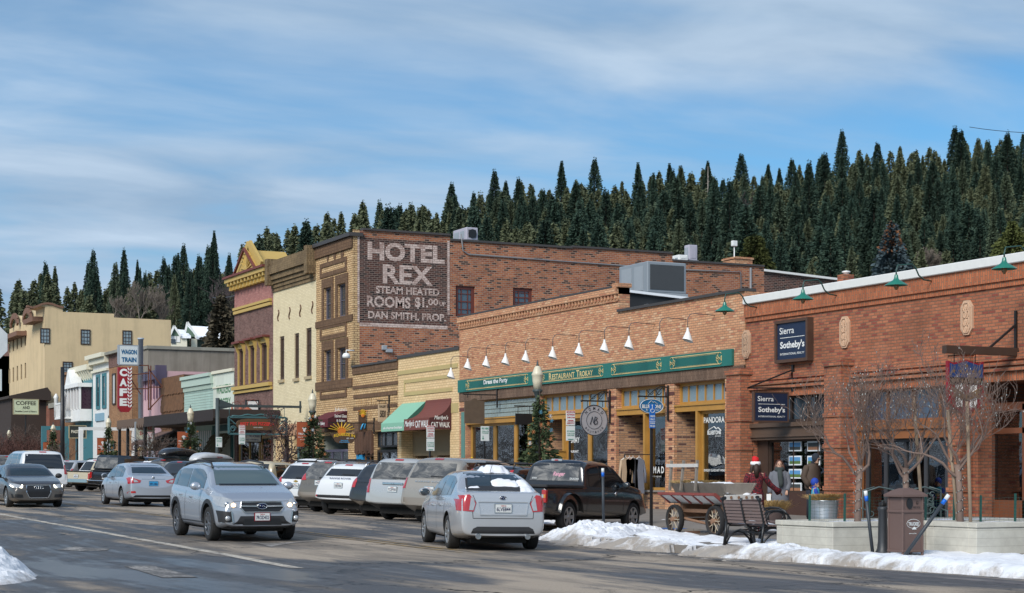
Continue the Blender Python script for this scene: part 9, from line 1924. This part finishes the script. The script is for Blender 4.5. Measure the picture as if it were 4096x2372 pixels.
for k,(u,x,r_,h,lab) in enumerate(((15,24.8,2.6,3.4,'red brown leafless bush at the far left edge'),(75,24.6,2.6,3.6,'red brown leafless bush below the coffee and sign'),(135,24.8,2.2,3.0,'red brown leafless bush left of the teal frame'),(230,26.5,1.2,1.8,'small brown bush inside the teal frame'))):
 y=sy(u,x);t=thing('bush',lab,'bush',(x,y,top_z(x,y)),0,'leafless bushes at the far left');g=np.random.default_rng(50+k);n=3800;d=g.normal(0,1,(n,3));d /= np.linalg.norm(d,axis=1)[:,None];rr_=g.random(n)**.5;c=d*np.array([r_,r_*1.2,h*.5])*rr_[:,None]*(1+.25*np.sin(d[:,:1]*7+d[:,2:]*9));c[:,2]=np.abs(c[:,2]+h*.45)
 a1=g.normal(0,1,(n,3));a1[:,2] += .9;a1 /= np.linalg.norm(a1,axis=1)[:,None];a2=np.cross(a1,g.normal(0,1,(n,3)));a2 /= np.linalg.norm(a2,axis=1)[:,None];V=np.stack([c,c+a2*.025,c+a1*.42+a2*.02,c+a1*.42],1).reshape(-1,3)
 o=bpy.data.objects.new('twigs',quad_mesh('twigs',V,M_BUSH));COL.objects.link(o);o.parent=t
 # ================================================================ people
M_SKIN=plain('skin',(.50,.29,.20),.6,var=.06);M_HAIR=plain('dark_brown_hair',(.035,.018,.012),.6,var=.2)
def loft(mb,secs,n=16,mi=0,amp=0.0,seed=0):
 """secs: (centre, half width, half depth, turn)"""
 vs=[]
 for i,(c,rx,ry,a) in enumerate(secs):
  for k in range(n):
   t=2*math.pi*k/n;w_=1+amp*math.sin(k*2.4+seed+i*.5)*(i/len(secs));x,y=rx*math.cos(t)*w_,ry*math.sin(t)*w_;vs.append((c[0]+x*math.cos(a)-y*math.sin(a),c[1]+x*math.sin(a)+y*math.cos(a),c[2]))
 mb.add(vs,[(i*n+k,i*n+(k+1) % n,(i+1)*n+(k+1) % n,(i+1)*n+k) for i in range(len(secs)-1) for k in range(n)]+[tuple(reversed(range(n))),tuple((len(secs)-1)*n+k for k in range(n))],mi,True)
def person(label,u,D,face,J,mats=None,beard=False,lean=0):
 """J: joint positions in metres, facing -Y; the body is one skinned surface, clothes are children"""
 x,y=xyd(u,D);t=thing('person',label,'person',(x,y,top_z(x,y)),face)
 V=[];E=[];Rr=[]
 def chain(pts,rs,start=None):
  prev=start
  for p,r_ in zip(pts,rs):V.append(p);Rr.append(r_);i=len(V)-1;E.append((prev,i)) if prev is not None else None;prev=i
  return prev
 pel=chain([J['pelvis']],[.125]);chest=chain([J['waist'],J['chest']],[.11,.13],pel);nk=chain([J['neck'],J['head']],[.052,.06],chest)
 for s in 'LR':
  h=chain([J['sh'+s],J['el'+s],J['wr'+s]],[.055,.042,.028],chest);w_,e=Vector(J['wr'+s]),Vector(J['el'+s]);d=(w_-e).normalized();sd=d.cross(Vector((0,0,1))) if abs(d.z)<.8 else d.cross(Vector((0,1,0)));sd.normalize();dn=d.cross(sd)
  pm=chain([tuple(w_+d*.05)],[.030],h)
  for k in range(4):b_=w_+d*.085+sd*(k-1.5)*.019;l=(.060,.068,.064,.050)[k];chain([tuple(b_),tuple(b_+d*l*.5+dn*.008),tuple(b_+d*l*.85+dn*.030)],[.010,.009,.008],pm)
  chain([tuple(w_+d*.03+sd*.035),tuple(w_+d*.065+sd*.05)],[.011,.009],pm)
  chain([J['hip'+s],J['kn'+s],J['an'+s],J['to'+s]],[.085,.058,.042,.035],pel)
 me=bpy.data.meshes.new('b');me.from_pydata([tuple(v) for v in V],E,[]);o=bpy.data.objects.new('b',me);COL.objects.link(o);sk=o.modifiers.new('s','SKIN');sk.use_smooth_shade=True
 for i,sv in enumerate(me.skin_vertices[0].data):sv.radius=(Rr[i],Rr[i]);sv.use_root=(i==0)
 o.modifiers.new('u','SUBSURF').levels=1;bpy.context.view_layer.update();m2=bpy.data.meshes.new_from_object(o.evaluated_get(bpy.context.evaluated_depsgraph_get()));mb=MB();mb.add([tuple(v.co) for v in m2.vertices],[tuple(p.vertices) for p in m2.polygons],0,True);bpy.data.objects.remove(o)
 hd=Vector(J['head']);tl=J.get('tilt',0);q=Matrix.Rotation(tl,3,'X')
 def hp(a,b_,c):return tuple(hd+q @ Vector((a,b_,c)))
 mb.sphere(hp(0,0,.055),(.078,.095,.118),16,12,0);mb.sphere(hp(0,-.055,-.015),(.052,.045,.05),12,8,0)
 mb.add([hp(-.014,-.088,.035),hp(.014,-.088,.035),hp(0,-.122,.022),hp(0,-.090,.075)],[(0,1,2),(1,3,2),(3,0,2)],0,True)
 for s in (-1,1):mb.sphere(hp(s*.032,-.086,.065),(.014,.010,.008),8,6,1);mb.sphere(hp(s*.079,0,.045),(.012,.024,.034),8,6,0);mb.bar(hp(s*.018,-.092,.086),hp(s*.046,-.086,.088),.006,.006,2)
 mb.sphere(hp(0,-.096,-.008),(.024,.010,.008),8,6,3);mb.obj('body',[M_SKIN,plain('eye',(.03,.02,.015),.2),M_HAIR,plain('lips',(.35,.10,.09),.5)],t,local=True);return t,hp
def std(h=1.0,**k):
 J=dict(pelvis=(0,0,.93),waist=(0,0,1.08),chest=(0,.01,1.30),neck=(0,.01,1.45),head=(0,0,1.54))
 for s,a in (('L',1),('R',-1)):J.update({'sh'+s:(a*.18,.01,1.38),'el'+s:(a*.25,.03,1.12),'wr'+s:(a*.24,-.10,.90),'hip'+s:(a*.09,0,.88),'kn'+s:(a*.10,-.01,.48),'an'+s:(a*.10,.02,.08),'to'+s:(a*.11,-.13,.04)})
 J.update(k);return {a:(tuple(c*h for c in b_) if isinstance(b_,tuple) else b_) for a,b_ in J.items()}
def hair(t,hp,mat,length,back=.0,h=1):
 mb=MB();mb.sphere(hp(0,.018,.075),(.092,.098,.115),16,10)
 if length:
  for s in (-1,1):mb.tube([hp(s*.06,.03,.12),hp(s*.088,.02,0),hp(s*.10,-.01,-length*.6),hp(s*.085,-.03,-length)],[.03,.045,.05,.02],8)
  mb.tube([hp(0,.07,.10),hp(0,.10,-.02),hp(0,.10,-length*.8)],[.05,.075,.05],8)
 mb.obj('hair',mat,t,local=True)
def sleeves(t,J,mat,r0=.075,r1=.06,name='sleeve',flare=1.0):
 for s in 'LR':mb=MB();a,b_,c=Vector(J['sh'+s]),Vector(J['el'+s]),Vector(J['wr'+s]);mb.tube([a*1.0+Vector((0,0,.02)),a.lerp(b_,.3),b_,b_.lerp(c,.6),c+(c-b_).normalized()*.02],[r0*.8,r0,(r0+r1)/2,r1,r1*flare],10);mb.obj(name,mat,t,local=True)
def shoes(t,J,mat):
 for s in 'LR':mb=MB();a,b_=Vector(J['an'+s]),Vector(J['to'+s]);mb.tube([a+Vector((0,.04,-.03)),a+Vector((0,0,-.02)),b_],[.048,.052,.04],8);mb.tube([a+Vector((0,0,.10)),a],[.055,.05],8);mb.obj('shoe',mat,t,local=True)
def legs(t,J,mat,r=(.10,.075,.06)):
 for s in 'LR':mb=MB();a,b_,c=Vector(J['hip'+s]),Vector(J['kn'+s]),Vector(J['an'+s]);mb.tube([a,a.lerp(b_,.5),b_,c],[r[0],r[0]*.92,r[1],r[2]],10);mb.obj('trouser_leg',mat,t,local=True)
 # woman in santa hat, back to the viewer, one arm held out
_b=NB('red_patterned_knit');_v=_b.n('ShaderNodeTexVoronoi',{'Vector':_b.obj(),'Scale':34});_b.set(Base_Color=_b.mix(_b.ramp(_v.outputs[0],.35,.6),(.20,.012,.02,1),(.025,.008,.012,1)),Roughness=.9)
J=std(.985,elL=(.26,.06,1.10),wrL=(.14,-.14,1.02),elR=(-.36,-.04,1.14),wrR=(-.58,-.14,.98));t,hp=person('woman in a red and white santa hat and dark red patterned dress, seen from behind',3022,40.6,R(180-26+4),J)
mb=MB();loft(mb,[((0,.01,1.41),.12,.08,0),((0,.01,1.36),.185,.11,0),((0,.01,1.22),.175,.125,0),((0,.01,1.06),.155,.115,0),((0,.0,.92),.185,.15,0),((0,0,.78),.20,.16,0),((0,0,.62),.20,.155,0)],amp=.03);mb.obj('dress',_b.m,t,local=True);sleeves(t,J,_b.m,.07,.06,'sleeve',1.5);shoes(t,J,plain('red_shoe',(.32,.012,.015),.5));hair(t,hp,M_HAIR,.28)
mb=MB();loft(mb,[(hp(0,0,.06),.105,.115,0),(hp(0,0,.10),.125,.13,0),(hp(0,0,.145),.105,.115,0)],amp=.12);ht=mb.obj('hat_brim',plain('white_fur',(.80,.80,.80),.9),t,local=True);mb=MB();mb.tube([hp(0,0,.12),hp(.01,.01,.21),hp(.06,.02,.25)],[.10,.08,.04],12);mb.obj('hat_crown',plain('santa_red',(.55,.008,.012),.8),ht,local=True)
# woman in grey coat and scarf
J=std(.97,elL=(.25,.04,1.10),wrL=(.20,-.10,.92),elR=(-.24,.03,1.10),wrR=(-.25,-.06,.86));t,hp=person('woman in a long grey coat and thick dark scarf facing the santa hat woman',3118,45.0,R(-26-8),J);gc_=plain('grey_wool',(.135,.14,.16),.95,var=.2,scale=40)
mb=MB();loft(mb,[((0,.01,1.42),.11,.08,0),((0,.01,1.37),.20,.13,0),((0,.01,1.15),.205,.15,0),((0,0,.92),.22,.17,0),((0,0,.70),.24,.19,0),((0,0,.50),.25,.20,0)],amp=.03);mb.obj('coat',gc_,t,local=True);sleeves(t,J,gc_,.08,.068);legs(t,J,M_BLACK,(.08,.065,.055));shoes(t,J,plain('tan_boot',(.30,.18,.09),.7));hair(t,hp,plain('auburn_hair',(.085,.032,.018),.6,var=.25),.34)
mb=MB();loft(mb,[((0,-.02,1.38),.13,.12,0),((0,-.03,1.43),.125,.125,0),((0,-.03,1.49),.105,.11,0)],amp=.08);mb.tube([(0,-.15,1.42),(.02,-.18,1.25),(.04,-.19,1.08),(.03,-.2,.98)],[.06,.07,.065,.05],8);mb.obj('scarf',plain('dark_green_grey_scarf',(.04,.05,.048),.95,var=.4,scale=25),t,local=True)
mb=MB();mb.box(-.33,-.22,-.14,-.13,.62,.80);mb.obj('paper',M_WHITE,t,local=True)
# man in brown parka, looking down at the child
J=std(1.06,head=(.03,-.10,1.53),neck=(.01,-.03,1.44),elL=(.25,.06,1.12),wrL=(.20,-.06,.90),elR=(-.25,.08,1.12),wrR=(-.19,-.04,.90),tilt=R(22));t,hp=person('man in a brown hooded parka and sunglasses looking down at a child',3248,47.6,R(-26+42),J);pk=plain('brown_parka',(.075,.05,.035),.8,var=.2,scale=12)
mb=MB();loft(mb,[((0,-.02,1.56),.10,.09,0),((0,0,1.49),.21,.14,0),((0,.01,1.34),.24,.17,0),((0,0,1.10),.235,.175,0),((0,0,.90),.24,.18,0),((0,0,.84),.225,.17,0)],amp=.02);mb.obj('parka',pk,t,local=True);sleeves(t,J,pk,.095,.08);legs(t,J,plain('dark_blue_jeans',(.018,.022,.035),.9),(.11,.085,.07));shoes(t,J,M_BLACK)
mb=MB();mb.sphere(hp(0,.03,.07),(.105,.115,.135),14,10);mb.tube([hp(-.10,-.02,-.08),hp(0,.10,-.09),hp(.10,-.02,-.08)],.05,8);mb.obj('hood',plain('navy_hood',(.02,.025,.035),.9),t,local=True);mb=MB();mb.bar(hp(-.055,-.10,.065),hp(.055,-.10,.065),.012,.032);mb.obj('sunglasses',M_BLACK,t,local=True)
# child in blue
J=std(.62,wrL=(.16,-.26,1.0),wrR=(-.12,-.28,1.0),elL=(.22,-.06,1.12),elR=(-.2,-.06,1.12));t,hp=person('small child in a blue hat and blue jacket with pink mittens beside the round tub',3262,47.2,R(-26+80),J);cj=plain('patterned_turquoise_jacket',(.03,.30,.42),.8,var=.5,scale=30);bl=plain('royal_blue_cloth',(.012,.05,.35),.8)
mb=MB();loft(mb,[((0,0,.90),.07,.06,0),((0,0,.86),.13,.10,0),((0,0,.72),.145,.12,0),((0,0,.56),.15,.125,0),((0,0,.50),.14,.12,0)]);mb.obj('jacket',cj,t,local=True);sleeves(t,J,bl,.055,.05);legs(t,J,bl,(.075,.06,.05));shoes(t,J,M_BLACK);mb=MB();mb.sphere(hp(0,.02,.09),(.10,.11,.12),12,8);mb.tube([hp(-.08,0,-.06),hp(0,.07,-.06),hp(.08,0,-.06)],.04,7);mb.obj('hat',bl,t,local=True)
for s in 'LR':mb=MB();mb.sphere(tuple(Vector(J['wr'+s])+Vector((0,-.04,0))),(.04,.055,.035),8,6);mb.obj('mitten',plain('pink_mitten',(.65,.03,.16),.8),t,local=True)
# people by the shop fronts, seen above the parked cars
for (u,x,h,lab,hc,cc,fz_) in ((1888,28.2,.98,'person in a yellow and black bobble hat by the golden shop front',plain('yellow_knit',(.65,.42,.02),.9),M_BLACK,0),(1728+10,28.6,.97,'person in a grey beanie under the maroon awning',plain('grey_knit',(.15,.13,.12),.9),plain('grey_cloth',(.17,.18,.22),.9),30),(1136,28.0,1.0,'grey-haired person before the cream building',plain('grey_hair',(.25,.24,.23),.8),plain('brown_parka',(.075,.05,.035),.8),0),(1172,27.6,.98,'person in a rust jacket beside the grey-haired one',M_HAIR,plain('rust_jacket',(.25,.05,.02),.9),20),(377,27.5,.98,'person in a white hat near the white frame',M_WHITE,M_BURG,0),(392,27.3,.96,'person in a dark red hat beside the white-hatted one',plain('rust_jacket',(.25,.05,.02),.9),M_BLACK,10)):
 y=sy(u,x);D=yc(x,y);J=std(h);t,hp=person(lab,u,D,R(90+fz_-26),J);mb=MB();loft(mb,[((0,.01,1.42),.11,.08,0),((0,.01,1.37),.20,.13,0),((0,0,1.1),.20,.15,0),((0,0,.80),.21,.16,0)]);mb.obj('coat',cc,t,local=True);sleeves(t,J,cc,.08,.065);legs(t,J,MATS['dark_blue_jeans']);shoes(t,J,M_BLACK);mb=MB();mb.sphere(hp(0,.01,.10),(.10,.11,.11),12,8)
 if 'bobble' in lab:mb.sphere(hp(0,0,.23),.04,8,6)
 mb.obj('hat' if 'hair' not in lab else 'hair',hc,t,local=True)
